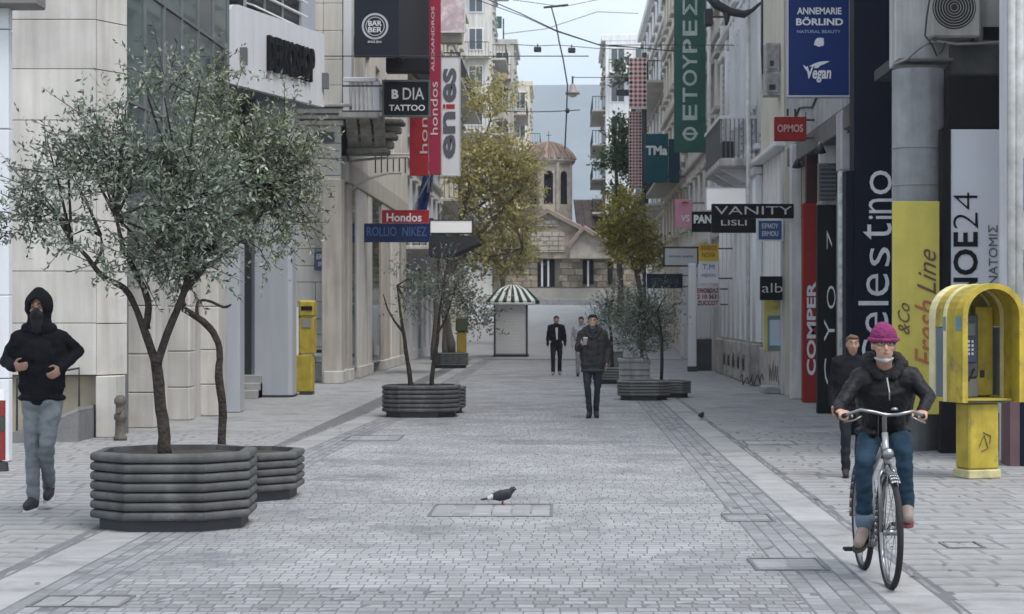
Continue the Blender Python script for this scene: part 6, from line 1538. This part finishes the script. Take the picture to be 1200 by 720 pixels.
def human(label, base, J, s, skinm, group=None, voxel=.008, face=True, hands=(), yaw=0.0, headdir=(0, -1, 0)):
    """J: joints in metres from the base; returns the thing. Body is one continuous surface."""
    r = thing('person', label, 'person', base, group); r.rotation_euler.z = 0
    J = {k: V3(v) for k, v in J.items()}; P = []
    hd = J['head']; f = V3(headdir).normalized(); sx = f.cross(V3((0, 0, 1))).normalized() * -1; up = sx.cross(f) * -1
    if up.z < 0: up = -up
    rot = Matrix((sx, -f, up)).transposed()
    H_ = lambda x, y, z: hd + rot @ V3((x, y, z)) * s
    P.append(('e', H_(0, .012, .02), (.073 * s, .092 * s, .098 * s), rot)); P.append(('e', H_(0, -.022, -.04), (.058 * s, .066 * s, .072 * s), rot)); P.append(('e', H_(0, -.05, -.082), (.027 * s, .026 * s, .022 * s), rot))
    if face:
        P.append(('c', H_(0, -.078, .018), H_(0, -.098, -.022), .009 * s, .0135 * s)); P.append(('e', H_(0, -.072, .034), (.05 * s, .018 * s, .011 * s), rot))
        for q in (-1, 1): P.append(('e', H_(.04 * q, -.062, -.018), (.02 * s, .018 * s, .018 * s), rot)); P.append(('e', H_(.076 * q, .012, -.004), (.011 * s, .02 * s, .032 * s), rot))
        P.append(('e', H_(0, -.078, -.051), (.022 * s, .012 * s, .009 * s), rot))
    P.append(('c', J['neck'], hd + V3((0, .01, -.05)) * s, .056 * s, .052 * s))
    P.append(('c', J['neck'] + V3((0, 0, -.02)), J['shL'], .055 * s, .052 * s)); P.append(('c', J['neck'] + V3((0, 0, -.02)), J['shR'], .055 * s, .052 * s))
    ch, pe = J['chest'], J['pelvis']; P.append(('e', ch, (.165 * s, .115 * s, .17 * s))); P.append(('c', ch, pe, .125 * s, .125 * s)); P.append(('e', pe, (.16 * s, .12 * s, .12 * s)))
    for S in 'LR':
        P.append(('c', J['sh' + S], J['el' + S], .05 * s, .039 * s)); P.append(('c', J['el' + S], J['ha' + S], .039 * s, .027 * s))
        P.append(('c', J['hi' + S], J['kn' + S], .078 * s, .045 * s)); P.append(('c', J['kn' + S], J['an' + S], .046 * s, .033 * s)); P.append(('c', J['an' + S], J['to' + S], .030 * s, .018 * s))
    for h in hands: fingers(P, J['ha' + h[0]], h[1], h[2], h[3], s, h[4])
    blob('body', P, skinm, r, voxel, 3)
    if face:
        for q in (-1, 1):
            mb = MB(); c = r.location + H_(.031 * q, -.078, .017); mb.ell(c + V3((0, .004, 0)), .0105 * s, 10, 7); mb.build('eye', eyew, r, True)
            mb = MB(); mb.ell(r.location + H_(.031 * q, -.0835, .017), .0062 * s, 8, 6); mb.build('iris', eyed, r, True)
            mb = MB(); mb.tube([r.location + H_(.014 * q, -.088, .037), r.location + H_(.03 * q, -.089, .043), r.location + H_(.048 * q, -.079, .036)], .0045 * s, 6); mb.build('eyebrow', eyed, r, True)
        mb = MB(); mb.tube([r.location + H_(-.022, -.082, -.052), r.location + H_(0, -.092, -.05), r.location + H_(.022, -.082, -.052)], [.003 * s, .0055 * s, .003 * s], 6); mb.build('lips', lipm, r, True)
    r['_s'] = s
    return r, J, H_, rot
def legs(J, s, g=.016, thin=1.0):
    P = [('e', J['pelvis'] + V3((0, 0, -.02)), ((.165 + g) * s, (.125 + g) * s, .13 * s))]
    for S in 'LR':
        P.append(('c', J['hi' + S], J['kn' + S], (.088 + g) * s, (.056 + g) * s * thin)); k, a = J['kn' + S], J['an' + S]
        P.append(('c', k, k.lerp(a, .99), (.056 + g) * s * thin, (.046 + g) * s * thin))
    return P
def coat(J, s, g=.028, hem=None, sleeve=.97, low=.15, flare=.02):
    P = [('e', J['chest'], ((.165 + g) * s, (.120 + g) * s, .18 * s)), ('c', J['pelvis'] + V3((-.075, 0, low + .06)), J['pelvis'] + V3((.075, 0, low + .06)), (.105 + g + flare) * s, (.105 + g + flare) * s), ('e', J['pelvis'] + V3((0, 0, low - .055)), ((.178 + g + flare) * s, (.135 + g + flare) * s, .045 * s)), ('c', J['chest'], J['pelvis'] + V3((0, 0, .04)), (.13 + g) * s, (.135 + g) * s)]
    for S in 'LR':
        P.append(('c', J['neck'] + V3((0, .01, -.035)), J['sh' + S], (.058 + g) * s, (.055 + g * .8) * s)); P.append(('c', J['sh' + S], J['el' + S], (.052 + g * .75) * s, (.041 + g * .65) * s)); P.append(('c', J['el' + S], J['el' + S].lerp(J['ha' + S], sleeve), (.041 + g * .65) * s, (.031 + g * .45) * s))
        P.append(('c', J['sh' + S] + (J['chest'] - J['sh' + S]) * .25, J['hi' + S] + V3((0, 0, low + .07)), (.075 + g) * s, (.082 + g + flare) * s))
    P.append(('c', J['neck'] + V3((0, .015, -.03)), J['neck'] + V3((0, .01, .035)) * s, (.066 + g * .6) * s, (.06 + g * .5) * s))
    return P
def shoe(r, a, t, s, mat, sole, w=.043):
    a, t = V3(a), V3(t); d_ = (t - a)
    blob('sock', [('c', a + V3((0, .004, .09)) * 1.0, a + V3((0, .004, -.02)), .047 * s, .048 * s)], blackcloth, r, .012, 2)
    blob('shoe', [('c', a + V3((0, .01, -.02)), t, .046 * s, .036 * s), ('c', a, a + V3((0, .012, -.055)) * s, .045 * s, .043 * s), ('c', a + V3((0, .03, -.05)) * s, t + V3((0, 0, -.01)), .038 * s, .034 * s)], mat, r, .01, 3)
    mb = MB(); up = V3((0, 0, -1)); sd_ = V3((1, 0, 0)); heel = a + V3((0, .055, -.085)) * s; toe = t + d_.normalized() * .035 * s + V3((0, 0, -.028)) * s
    ax = (toe - heel).normalized(); nn = ax.cross(sd_).normalized(); nn = nn if nn.z < 0 else -nn
    pts = []
    for i in range(12):
        u = i / 11; ww = .032 + .012 * math.sin(math.pi * min(1, u * 1.05)) * (1 if u < .7 else 1); ww *= math.sqrt(max(.05, 1 - (2 * u - 1) ** 6)); pts.append((heel.lerp(toe, u), ww * s))
    poly = [p + sd_ * w_ for p, w_ in pts] + [p - sd_ * w_ for p, w_ in reversed(pts)]
    mb.prism([r.location + p for p in poly], nn * .022 * s); mb.build('sole', sole, r)

# -- runner in a black hooded top, left
d = 18.6; k = 1 / (F / d)
def JP(x, y, x0, y0, kk, yy=0.0): return ((x - x0) * kk, yy, (y0 - y) * kk)
q = lambda x, y, yy=0.0: JP(x, y, 45, 597, k, yy)
s = 1.1
J = dict(head=q(46, 361, -.03), neck=q(46, 389), shL=q(22, 396, .0), shR=q(72, 396, .02), chest=q(46, 417), pelvis=q(49, 466), elL=q(6, 423, .04), elR=q(87, 411, .14), haL=q(25, 429, -.24), haR=q(74, 432, -.12),
         hiL=q(40, 470, 0), hiR=q(61, 470, 0), knL=q(38, 523, -.02), knR=q(58, 519, -.10), anL=q(40, 582, -.02), anR=q(51, 572, .20), toL=q(37, 590, -.17), toR=q(53, 581, .06))
r, J, H_, rot = human('jogging person in a black hooded top and pale jeans at the left edge', (wx(45, d), d, 0), J, s, skin_d,
    hands=(('L', (.75, -.55, .05), (.3, .4, -.6), (0, -.3, 1), 1.0), ('R', (-.25, -.7, -.35), (-.6, .2, -.3), (-.3, -.5, .8), .9)), voxel=.0085)
P = coat(J, s, .022, low=.06, flare=.0)
blob('hooded_top', P, blackcloth, r, .011, 4, .009)
hp = [('e', H_(0, .02, .025), (.112 * s, .128 * s, .132 * s)), ('e', H_(0, .02, .105), (.062 * s, .075 * s, .07 * s)), ('c', H_(0, .035, -.03), H_(0, .03, -.15), .092 * s, .10 * s), ('c', H_(0, .01, .155), H_(.0, .02, .12), .018, .04), ('c', H_(-.09, .02, -.17), H_(.09, .02, -.17), .055 * s, .055 * s)]
me = blob('hood', hp, blackcloth, r, .011, 3, .006)
# open the hood in front so that the face shows
import bmesh
bm = bmesh.new(); bm.from_mesh(me.data); fc = H_(0, -.10, -.005)
dl = [f for f in bm.faces if (f.calc_center_median() - fc).y < .085 * s and abs(f.calc_center_median().x - fc.x) < .060 * s * math.sqrt(max(0, 1 - ((f.calc_center_median().z - fc.z) / (.088 * s)) ** 2)) and f.calc_center_median().y < H_(0, .0, 0).y]
bmesh.ops.delete(bm, geom=dl, context='FACES'); bm.to_mesh(me.data); bm.free()
sm = me.modifiers.new('thick', 'SOLIDIFY'); sm.thickness = .012; sm.offset = 0
blob('face_cover', [('e', H_(0, -.04, -.05), (.066 * s, .062 * s, .062 * s)), ('e', H_(0, -.085, -.022), (.026 * s, .026 * s, .036 * s)), ('c', H_(0, -.03, -.09), H_(0, 0, -.16), .06 * s, .075 * s)], M('hood_shade_black', (.015, .015, .018), .8), r, .007, 3)  # black cover puts the hood's shade onto the lower face
blob('jeans', legs(J, s, .012, .92), denim_l, r, .011, 4, .011, 8, None)
for S in 'LR':
    a = J['an' + S]
    shoe(r, a, J['to' + S], s, M('shoe_black', (.03, .03, .034), .6, .2, 8), M('sole_white', (.6, .6, .6), .6))

# -- bicycle and rider
bx = wx(1041, 13.3); by = 13.75
bk = thing('bicycle', 'city bicycle with chrome mudguards and swept handlebar ridden along the right strip', 'bicycle', (bx, by, 0))
R_ = .365; fy, ry = by - .45, by + .57; lean = Matrix.Translation((bx, by, 0)) @ Matrix.Rotation(math.radians(1.5), 4, 'Z') @ Matrix.Translation((-bx, -by, 0))
def lp(p): return lean @ V3(p)
def wheel(cy, nm='wheel'):
    cx_ = bx + (0 if cy == fy else .0)
    w_ = MB(); w_.tube([lp((cx_, cy + R_ * .965 * math.cos(a), R_ + R_ * .965 * math.sin(a))) for a in [2 * math.pi * i / 48 for i in range(48)]], .0215, 10, closed=True); wo_ = w_.build(nm, rubber, bk, True)
    m = MB(); m.tube([lp((cx_, cy + R_ * .90 * math.cos(a), R_ + R_ * .90 * math.sin(a))) for a in [2 * math.pi * i / 48 for i in range(48)]], .0135, 8, closed=True); m.build('rim', chrome, wo_, True)
    m = MB(); m.tube([lp((cx_ - .045, cy, R_)), lp((cx_ + .045, cy, R_))], .022, 10); m.build('hub', chrome, wo_, True)
    for i in range(28):
        a = 2 * math.pi * i / 28; m = MB() if i == 0 else m; sx = .03 if i % 2 else -.03
        m.tube([lp((cx_ + sx, cy + .02 * math.cos(a), R_ + .02 * math.sin(a))), lp((cx_, cy + R_ * .9 * math.cos(a + .25 * (1 if i % 4 < 2 else -1)), R_ + R_ * .9 * math.sin(a + .25 * (1 if i % 4 < 2 else -1))))], .0016, 4)
    m.build('spokes', chrome, wo_)['kind'] = 'stuff'
    # curved mudguard
    m = MB(); n = 22; a0, a1 = (math.radians(-5), math.radians(205)) if cy == ry else (math.radians(10), math.radians(165))
    if cy == fy: a0, a1 = math.radians(-15), math.radians(122)
    rows_ = []
    for i in range(n + 1):
        a = a0 + (a1 - a0) * i / n
        rows_.append([lp((cx_ + x, cy + (R_ + .036 - x * x * 9) * math.cos(a), R_ + (R_ + .036 - x * x * 9) * math.sin(a))) for x in (-.03, -.016, 0, .016, .03)])
    for i in range(n):
        for j in range(4): m.quad(rows_[i][j], rows_[i][j + 1], rows_[i + 1][j + 1], rows_[i + 1][j])
    g_ = m.build('mudguard', chrome, bk, True); md = g_.modifiers.new('t', 'SOLIDIFY'); md.thickness = .003
    m = MB()
    for sx in (-.04, .04): m.tube([lp((cx_ + sx, cy, R_)), lp((cx_ + sx * .75, cy + (R_ + .02) * math.cos(a1 - .35), R_ + (R_ + .02) * math.sin(a1 - .35)))], .004, 6)
    m.build('mudguard_stay', chrome, bk, True)
wheel(fy); wheel(ry)
frm = M('bike_frame', (.32, .33, .34), .3, .1, 4, metal=.5)
HT, HB = (bx, by - .26, 1.0), (bx, by - .335, .80); BB = (bx, by + .13, .29); ST = (bx, by + .30, .84)
for pts, rr in (([HB, BB], .018), ([(bx, by - .27, .95), (bx, by + .25, .68)], .016), ([BB, ST], .017), ([HT, HB], .021)):
    m = MB(); m.tube([lp(p) for p in pts], rr, 12); m.build('frame_tube', frm, bk, True)
for sx in (-.055, .055):
    m = MB(); m.tube([lp(p) for p in ((bx + sx * .3, by - .335, .80), (bx + sx, by - .37, .72), (bx + sx, by - .44, R_))], .013, 10); m.build('fork_blade', chrome, bk, True)
    m = MB(); m.tube([lp(p) for p in ((bx + sx * .4, by + .15, .30), (bx + sx, ry - .05, R_), (bx + sx, ry, R_))], .011, 8); m.build('chain_stay', frm, bk, True)
    m = MB(); m.tube([lp(p) for p in ((bx + sx * .4, by + .28, .76), (bx + sx, ry, R_))], .009, 8); m.build('seat_stay', frm, bk, True)
m = MB(); m.tube([lp(p) for p in (HT, (bx, by - .245, 1.10), (bx, by - .29, 1.125))], .015, 12); m.build('stem', chrome, bk, True)
GL, GR = (bx - .265, by - .17, 1.105), (bx + .275, by - .17, 1.10)
m = MB(); m.tube([lp(p) for p in (GL, (bx - .235, by - .25, 1.125), (bx - .17, by - .32, 1.155), (bx - .08, by - .33, 1.14), (bx, by - .29, 1.12), (bx + .08, by - .33, 1.125), (bx + .17, by - .32, 1.145), (bx + .24, by - .25, 1.12), GR)], .0115, 10); m.build('handlebar', chrome, bk, True)
for g, e in ((GL, -.10), (GR, -.10)):
    m = MB(); gx = .035 if g[0] > bx else -.035; m.tube([lp((g[0] - gx * .4, g[1] - .045, g[2] + .01)), lp(g), lp((g[0] + gx * .5, g[1] + .05, g[2] - .006))], .0165, 10); m.build('grip', rubber, bk, True)
    m = MB(); m.tube([lp((g[0] * .6 + bx * .4, g[1] - .14, g[2] + .01)), lp((g[0] * .8 + bx * .2, g[1] - .14, g[2] - .02)), lp((g[0], g[1] - .06, g[2] - .035))], .006, 6); m.build('brake_lever', chrome, bk, True)
m = MB(); m.tube([lp((bx - .05, by - .3, 1.13)), lp((bx - .07, by - .40, 1.0)), lp((bx - .02, by - .36, .80))], .003, 5); m.build('brake_cable', rubber, bk, True)
m = MB(); m.lathe(lp((bx, by - .38, .87)), [(.001, -.03), (.035, -.028), (.04, .02), (.001, .03)], 14, 'Y'); m.build('head_lamp', chrome, bk, True)
m = MB(); m.lathe(lp((bx + .055, by - .31, 1.15)), [(.001, 0), (.024, .002), (.02, .016), (.001, .022)], 12); m.build('bell', chrome, bk, True)
blob('saddle', [('c', V3((0, .20, .97)), V3((0, .40, .98)), .03, .05), ('e', V3((0, .42, .975)), (.10, .08, .035))], leather, bk, .01, 3)
m = MB(); m.tube([lp(ST), lp((bx, by + .34, .97))], .013, 10); m.build('seat_post', chrome, bk, True)
m = MB(); m.lathe(lp((bx - .05, BB[1], .29)), [(.085, -.004), (.092, 0), (.085, .004)], 24, 'X'); m.build('chainring', iron, bk)
ca = math.radians(-28)
pl = (bx - .15, by + .13 + .17 * math.cos(ca + math.pi) * -.4, .185); pr = (bx + .15, by + .02, .37)
m = MB(); m.tube([lp((bx - .08, BB[1], .29)), lp((bx - .09, pl[1], pl[2]))], .011, 8); m.build('crank', chrome, bk, True)
m = MB(); m.tube([lp((bx + .08, BB[1], .29)), lp((bx + .09, pr[1], pr[2]))], .011, 8); m.build('crank', chrome, bk, True)
for p in (pl, pr):
    m = MB(); m.bbox((p[0] - .05, p[1] - .04, p[2] - .012), (p[0] + .05, p[1] + .04, p[2] + .012), .006, lean); m.build('pedal', rubber, bk)
d = 13.95; k = d / F; by0 = by
def qq(x, y, yy): # local coordinates (relative to bicycle base) of a photo point at local depth yy
    dd = by + yy; return ((x - XV) * dd / F - bx, yy, CH - (y - YV) * dd / F)
s = 1.0
J = dict(head=qq(1036, 405, .10), neck=qq(1036, 432, .20), shL=qq(1007, 443, .18), shR=qq(1068, 441, .18), chest=qq(1037, 462, .22), pelvis=qq(1036, 512, .40), elL=qq(985, 475, .06), elR=qq(1088, 465, .08), haL=(GL[0] - bx, GL[1] - by + .085, GL[2] + .03), haR=(GR[0] - bx + .005, GR[1] - by + .085, GR[2] + .03),
         hiL=qq(1021, 515, .36), hiR=qq(1052, 515, .36), knL=qq(1012, 545, .02), knR=qq(1059, 530, -.06), anL=qq(1013, 617, .10), anR=qq(1063, 592, -.02), toL=qq(1006, 636, -.06), toR=qq(1064, 607, -.16))
r, J, H_, rot = human('cyclist in a black jacket, blue jeans and magenta knitted hat riding the bicycle', (bx, by, 0), J, s, skin,
    hands=(('L', (.1, -1, -.06), (0, 0, -1), (1, 0, 0), 1.15), ('R', (-.1, -1, -.06), (0, 0, -1), (-1, 0, 0), 1.15)), voxel=.0075)
blob('jacket', coat(J, s, .017, low=.10, flare=.0, sleeve=.93) + [('c', J['neck'] + V3((-.10, .05, -.01)), J['neck'] + V3((.10, .05, -.01)), .065, .065), ('c', J['neck'] + V3((-.09, -.03, -.02)), J['neck'] + V3((-.10, .05, .01)), .05, .055), ('c', J['neck'] + V3((.09, -.03, -.02)), J['neck'] + V3((.10, .05, .01)), .05, .055)], leather, r, .009, 3, .007, 13)
# fur-edged hood lying on the shoulders
for sx in (-1, 1):
    blob('collar', [('c', J['neck'] + V3((sx * .05, -.10, -.05)), J['neck'] + V3((sx * .12, -.02, .03)), .03, .045), ('c', J['neck'] + V3((sx * .12, -.02, .03)), J['neck'] + V3((sx * .09, .08, .07)), .045, .05)], M('collar_black', (.018, .017, .018), .9, .4, 20, .6, 90), r, .01, 2, .008, 26)
m = MB(); zp = [r.location + p for p in (J['neck'] + V3((.0, -.125, -.06)), J['chest'] + V3((.005, -.165, .02)), J['pelvis'] + V3((.005, -.19, .09)))]; m.tube(zp, .005, 6); m.build('zip', alu, r)
blob('jeans', legs(J, s, .009, .95), denim, r, .010, 3, .012, 9)
m = MB()
for S in ('L',):
    a = J['an' + S]; k_ = J['kn' + S]; ax = (k_ - a).normalized()
    pass
blob('cuff', [('c', J['anL'] + (J['knL'] - J['anL']).normalized() * .02, J['anL'] + (J['knL'] - J['anL']).normalized() * .055, .062, .064)], M('denim_cuff', (.10, .14, .19), .85, .2, 8), r, .01, 2)
shoe(r, J['anL'], J['toL'], 1.05, M('shoe_tan', (.20, .16, .14), .6, .25, 10), M('sole_dark', (.05, .035, .03), .7))
shoe(r, J['anR'], J['toR'], 1.05, M('shoe_tan', (.20, .16, .14)), M('sole_maroon', (.16, .03, .035), .7))
mag = M('magenta_knit', (.18, .014, .092), .9, .2, 14, .8, 70)
blob('knit_hat', [('e', H_(0, .022, .062), (.092, .105, .088)), ('e', H_(0, .03, .03), (.093, .104, .05)), ('e', H_(.0, .05, .115), (.06, .07, .045))], mag, r, .008, 2, .004, 30)
m = MB(); m.tube([r.location + H_(.096 * math.cos(a), .02 + .108 * math.sin(a), .042 + .008 * math.sin(a)) for a in [2 * math.pi * i / 28 for i in range(28)]], .014, 8, closed=True); m.build('hat_brim', mag, r, True)
gm = M('spectacle_frame', (.03, .025, .025), .4, 0); m = MB()
for sx in (-1, 1):
    m.tube([r.location + H_(.033 * sx + .026 * math.cos(a), -.096 + .008 * abs(math.cos(a)), .016 + .019 * math.sin(a)) for a in [2 * math.pi * i / 18 for i in range(18)]], .0028, 6, closed=True)
    m.tube([r.location + H_(.058 * sx, -.09, .02), r.location + H_(.078 * sx, -.02, .016), r.location + H_(.08 * sx, .02, .012)], .0025, 6)
m.tube([r.location + H_(-.009, -.098, .02), r.location + H_(.009, -.098, .02)], .0028, 6); m.build('spectacles', gm, r)
blob('face_cover', [('c', H_(-.044, -.03, -.092), H_(0, -.076, -.103), .011, .017), ('c', H_(.044, -.03, -.092), H_(0, -.076, -.103), .011, .017), ('c', H_(-.06, .01, -.085), H_(-.044, -.03, -.092), .009, .014), ('c', H_(.06, .01, -.085), H_(.044, -.03, -.092), .009, .014)], M('mask_white', (.30, .31, .31), .9, .15, 14), r, .007, 3)

# -- generic walkers
def walker(label, x, yb, hpx, jk, tr, sh, skinm=skin, hair=None, J2=None, voxel=.013, group=None, stride=.14, flip=1, coat_low=.08, hood=False, thin=1.0, flare=.015, xo=None, hands_on=True, hatm=None):
    d = gd(yb); ht = hpx * d / F; s = ht / 1.76; z = lambda t: t * s
    J = dict(head=(0, -.02 * s, z(1.63)), neck=(0, .0, z(1.475)), shL=(-.185 * s, .0, z(1.42)), shR=(.185 * s, .0, z(1.42)), chest=(0, .0, z(1.28)), pelvis=(0, .0, z(.95)), elL=(-.25 * s, .05 * s, z(1.14)), elR=(.25 * s, .05 * s, z(1.14)), haL=(-.255 * s, -.05 * s, z(.88)), haR=(.255 * s, -.05 * s, z(.88)),
             hiL=(-.09 * s, 0, z(.9)), hiR=(.09 * s, 0, z(.9)), knL=(-.10 * s, -.1 * s * flip, z(.50)), knR=(.10 * s, (.04) * s * flip, z(.5)), anL=(-.095 * s, (-stride) * s * flip, z(.10)), anR=(.095 * s, (stride) * s * flip, z(.115)), toL=(-.11 * s, (-stride * flip - .15) * s, z(.045)), toR=(.115 * s, (stride * flip - .15) * s, z(.055)))
    if J2: J.update({k_: tuple(c * s for c in v) for k_, v in J2.items()})
    hs = ((('L', (0, -.15, -1), (1, 0, 0), (0, -1, 0), .35), ('R', (0, -.15, -1), (-1, 0, 0), (0, -1, 0), .35)) if not J2 or 'hands' not in J2 else ())
    if J2 and 'haL' in J2: hs = (('L', (.55, -.4, .4), (.4, .4, 0), (0, -.3, 1), .9), ('R', (-.1, -.3, -1), (-1, 0, 0), (0, -1, 0), .35))
    r, J, H_, rot = human(label, (wx(x, d), d, 0), J, s, skinm, group, voxel, hands=hs)
    blob('coat', coat(J, s, .026, low=coat_low, flare=flare), jk, r, .014, 3, .010, 7)
    blob('trousers', legs(J, s, .012, thin), tr, r, .013, 3, .010, 8)
    for S in 'LR': shoe(r, J['an' + S], J['to' + S], s, sh[0], sh[1])
    if hair: blob('hair', [('e', H_(0, .035, .05), (.084 * s, .092 * s, .08 * s)), ('e', H_(0, .06, .0), (.082 * s, .06 * s, .085 * s)), ('e', H_(0, -.03, .092), (.065 * s, .06 * s, .028 * s))], hair, r, .010, 2, .006, 25)
    return r, J, H_, s
hair_k = M('hair_black', (.012, .010, .009), .6, .3, 30, .5, 80); hair_b = M('hair_brown', (.10, .055, .03), .6, .3, 30, .5, 80)
dk_sh = (M('shoe_black', (.03, .03, .034)), M('sole_dark', (.05, .035, .03)))
rw, J, H_, s = walker('walking man in a long charcoal hooded coat holding a cup, in mid street', 694.5, 490, 122, M('charcoal_coat', (.032, .033, .036), .85, .3, 7, .3, 90), M('dark_jeans', (.024, .030, .040), .85, .25, 8, .3, 120), dk_sh, hair=hair_k,
    J2=dict(elL=(-.25, -.02, 1.17), haL=(-.20, -.27, 1.24), elR=(.27, .08, 1.17), haR=(.24, -.04, .93), anL=(-.05, -.02, .11), anR=(.06, .12, .10), toL=(-.08, -.17, .045), toR=(.075, -.05, .04), knL=(-.09, -.12, .52), knR=(.08, .0, .5)), coat_low=-.10, thin=.85, flare=.008)
blob('hood', [('c', J['neck'] + V3((-.12, .0, .0)), J['neck'] + V3((-.05, .09, .05)), .07, .06), ('c', J['neck'] + V3((.12, .0, .0)), J['neck'] + V3((.05, .09, .05)), .07, .06), ('c', J['neck'] + V3((-.13, -.03, -.01)), J['neck'] + V3((-.03, -.12, -.13)), .055, .03), ('c', J['neck'] + V3((.13, -.03, -.01)), J['neck'] + V3((.03, -.12, -.13)), .055, .03)], M('fur_dark', (.03, .028, .027), .9, .4, 20, .6, 90), rw, .013, 2, .014, 20)
blob('scarf', [('c', J['neck'] + V3((-.05, -.06, -.01)), J['neck'] + V3((.05, -.06, -.01)), .04, .04), ('c', J['neck'] + V3((0, -.09, -.03)), J['neck'] + V3((0, -.12, -.16)), .04, .03)], M('scarf_navy', (.02, .025, .04), .9), rw, .012, 2)
cp = rw.location + J['haL'] + V3((.075, -.055, .06)); cu = thing('coffee_cup', 'pale paper cup held up by the walking man in mid street', 'cup', cp + V3((0, 0, -.06)))
m = MB(); m.lathe(cp, [(.028, -.06), (.040, .05), (.043, .055), (.038, .058)], 16); m.build('body', M('cup_paper', (.5, .47, .43), .6), cu, True); m = MB(); m.lathe(cp, [(.042, .0585), (.042, .066), (.03, .07)], 16); m.build('lid', offw, cu, True)
blob('face_cover', [('e', H_(0, -.06, -.055), (.055 * s, .04 * s,   .042 * s))], M('dim_chin_grey', (.22, .20, .19), .8), rw, .010, 2)  # added dim grey cover for a darker lower face, no mask worn
rf, J, H_, s = walker('distant walking man in a dark open jacket over a white shirt beyond the kiosk side', 652, 440, 70, M('black_jacket', (.011, .011, .014), .9, .3, 7, spec=.08), M('dark_trousers', (.018, .020, .025), .9, .25, 8, spec=.08), (M('shoe_grey', (.25, .24, .23), .7), M('sole_white', (.6, .6, .6))), hair=hair_k, coat_low=.14, flare=.0, voxel=.016)
mb = MB(); c = rf.location + J['chest']; mb.prism([c + V3((-.025, -.168 * s, .12)), c + V3((.04, -.168 * s, .12)), c + V3((.035, -.175 * s, -.22)), c + V3((-.0, -.175 * s, -.22))], (0, .012, 0)); mb.build('shirt', M('shirt_white', (.6, .61, .63), .8), rf)
rf2, J, H_, s = walker('far pedestrian in a pale grey top mostly hidden behind the walking man', 681, 441, 70, M('pale_grey_coat', (.33, .34, .36), .85, .2, 7), M('grey_trousers', (.22, .23, .25), .85, .2, 8), dk_sh, hair=hair_k, coat_low=.14, flare=.0, voxel=.018)
rb, J, H_, s = walker('brown haired person in a dark jacket walking behind the cyclist', 999, 559, 167, M('black_jacket', (.022, .023, .027)), M('dark_trousers', (.03, .033, .04)), dk_sh, hair=hair_b, coat_low=.02, flare=.0, voxel=.012, thin=.95, skinm=skin_d, stride=.08)

# -- pigeons
def pigeon(label, x, yb, ln, rot, group='pigeons on the paving'):
    d = gd(yb); r = thing('pigeon', label, 'pigeon', (wx(x, d), d, 0), group); s = ln / .33
    P = [('e', V3((0, 0, .125)) * s, (.09 * s, .05 * s, .052 * s), Matrix.Rotation(math.radians(-8), 3, 'Y')), ('e', V3((.045, 0, .135)) * s, (.052 * s, .046 * s, .05 * s)), ('c', V3((.07, 0, .150)) * s, V3((.098, 0, .178)) * s, .034 * s, .025 * s), ('e', V3((.108, 0, .185)) * s, (.026 * s, .021 * s, .021 * s)), ('c', V3((.130, 0, .182)) * s, V3((.147, 0, .176)) * s, .007 * s, .0035 * s),
         ('c', V3((-.06, 0, .115)) * s, V3((-.12, 0, .10)) * s, .034 * s, .022 * s), ('e', V3((-.155, 0, .094)) * s, (.05 * s, .026 * s, .010 * s), Matrix.Rotation(math.radians(-10), 3, 'Y')), ('e', V3((-.02, .04, .13)) * s, (.09 * s, .016 * s, .036 * s), Matrix.Rotation(math.radians(-16), 3, 'Y')), ('e', V3((-.02, -.04, .13)) * s, (.09 * s, .016 * s, .036 * s), Matrix.Rotation(math.radians(-16), 3, 'Y'))]
    def zone(c):
        x_ = c.x / s
        return 2 if x_ < -.135 else (1 if x_ < -.085 else 0)
    P = [(p[0], p[1] - V3((0, 0, .035)) * s) + ((p[2] - V3((0, 0, .035)) * s,) + tuple(p[3:]) if p[0] == 'c' else tuple(p[2:])) for p in P]
    o = blob('body', P, [M('pigeon_dark', (.025, .027, .033), .6, .5, 30), M('pigeon_rump', (.42, .43, .45), .7, .2, 20), M('pigeon_tail', (.03, .03, .035), .7)], r, .006 * s, 2, zone=zone)
    for sy in (-.022, .022):
        mb = MB(); b = r.location; mb.tube([b + V3((.01, sy, .06)) * s, b + V3((.012, sy, .035)) * s, b + V3((.005, sy, .008)) * s], .006 * s, 6)
        for a in (-.5, 0, .5): mb.tube([b + V3((.005, sy, .008)) * s, b + V3((.005 + .04 * math.cos(a), sy + .04 * math.sin(a), .005)) * s], .0045 * s, 5)
        mb.build('leg', M('pigeon_leg', (.25, .09, .08), .7), r, True)
        mb = MB(); mb.ell(b + V3((.117, sy * .85, .154)) * s, .0045 * s, 8, 6); mb.build('eye', M('pigeon_eye', (.4, .12, .02), .3), r, True)
    r.rotation_euler.z = rot
    return r
pigeon('dark pigeon with a pale rump standing in the middle of the road', 588, 592, .33, math.radians(8))
pigeon('small dark pigeon seen from the front near the right strip by the far paving', 822, 492, .27, math.radians(-80))
# ---------------------------------------------------------------- air
hz = MB(); hz.box((-2700, -70, -3.5), (2700, 4300, 345)); ho = hz.build('haze', M('haze_dummy', (1, 1, 1))); ho['kind'] = 'stuff'
hm = bpy.data.materials.new('haze_air'); hm.use_nodes = True; hm.node_tree.nodes.clear()
pv = hm.node_tree.nodes.new('ShaderNodeVolumePrincipled'); pv.inputs['Density'].default_value = .00032; pv.inputs['Color'].default_value = (.80, .90, 1, 1)
mo = hm.node_tree.nodes.new('ShaderNodeOutputMaterial'); hm.node_tree.links.new(pv.outputs[0], mo.inputs['Volume'])
ho.data.materials.clear(); ho.data.materials.append(hm)
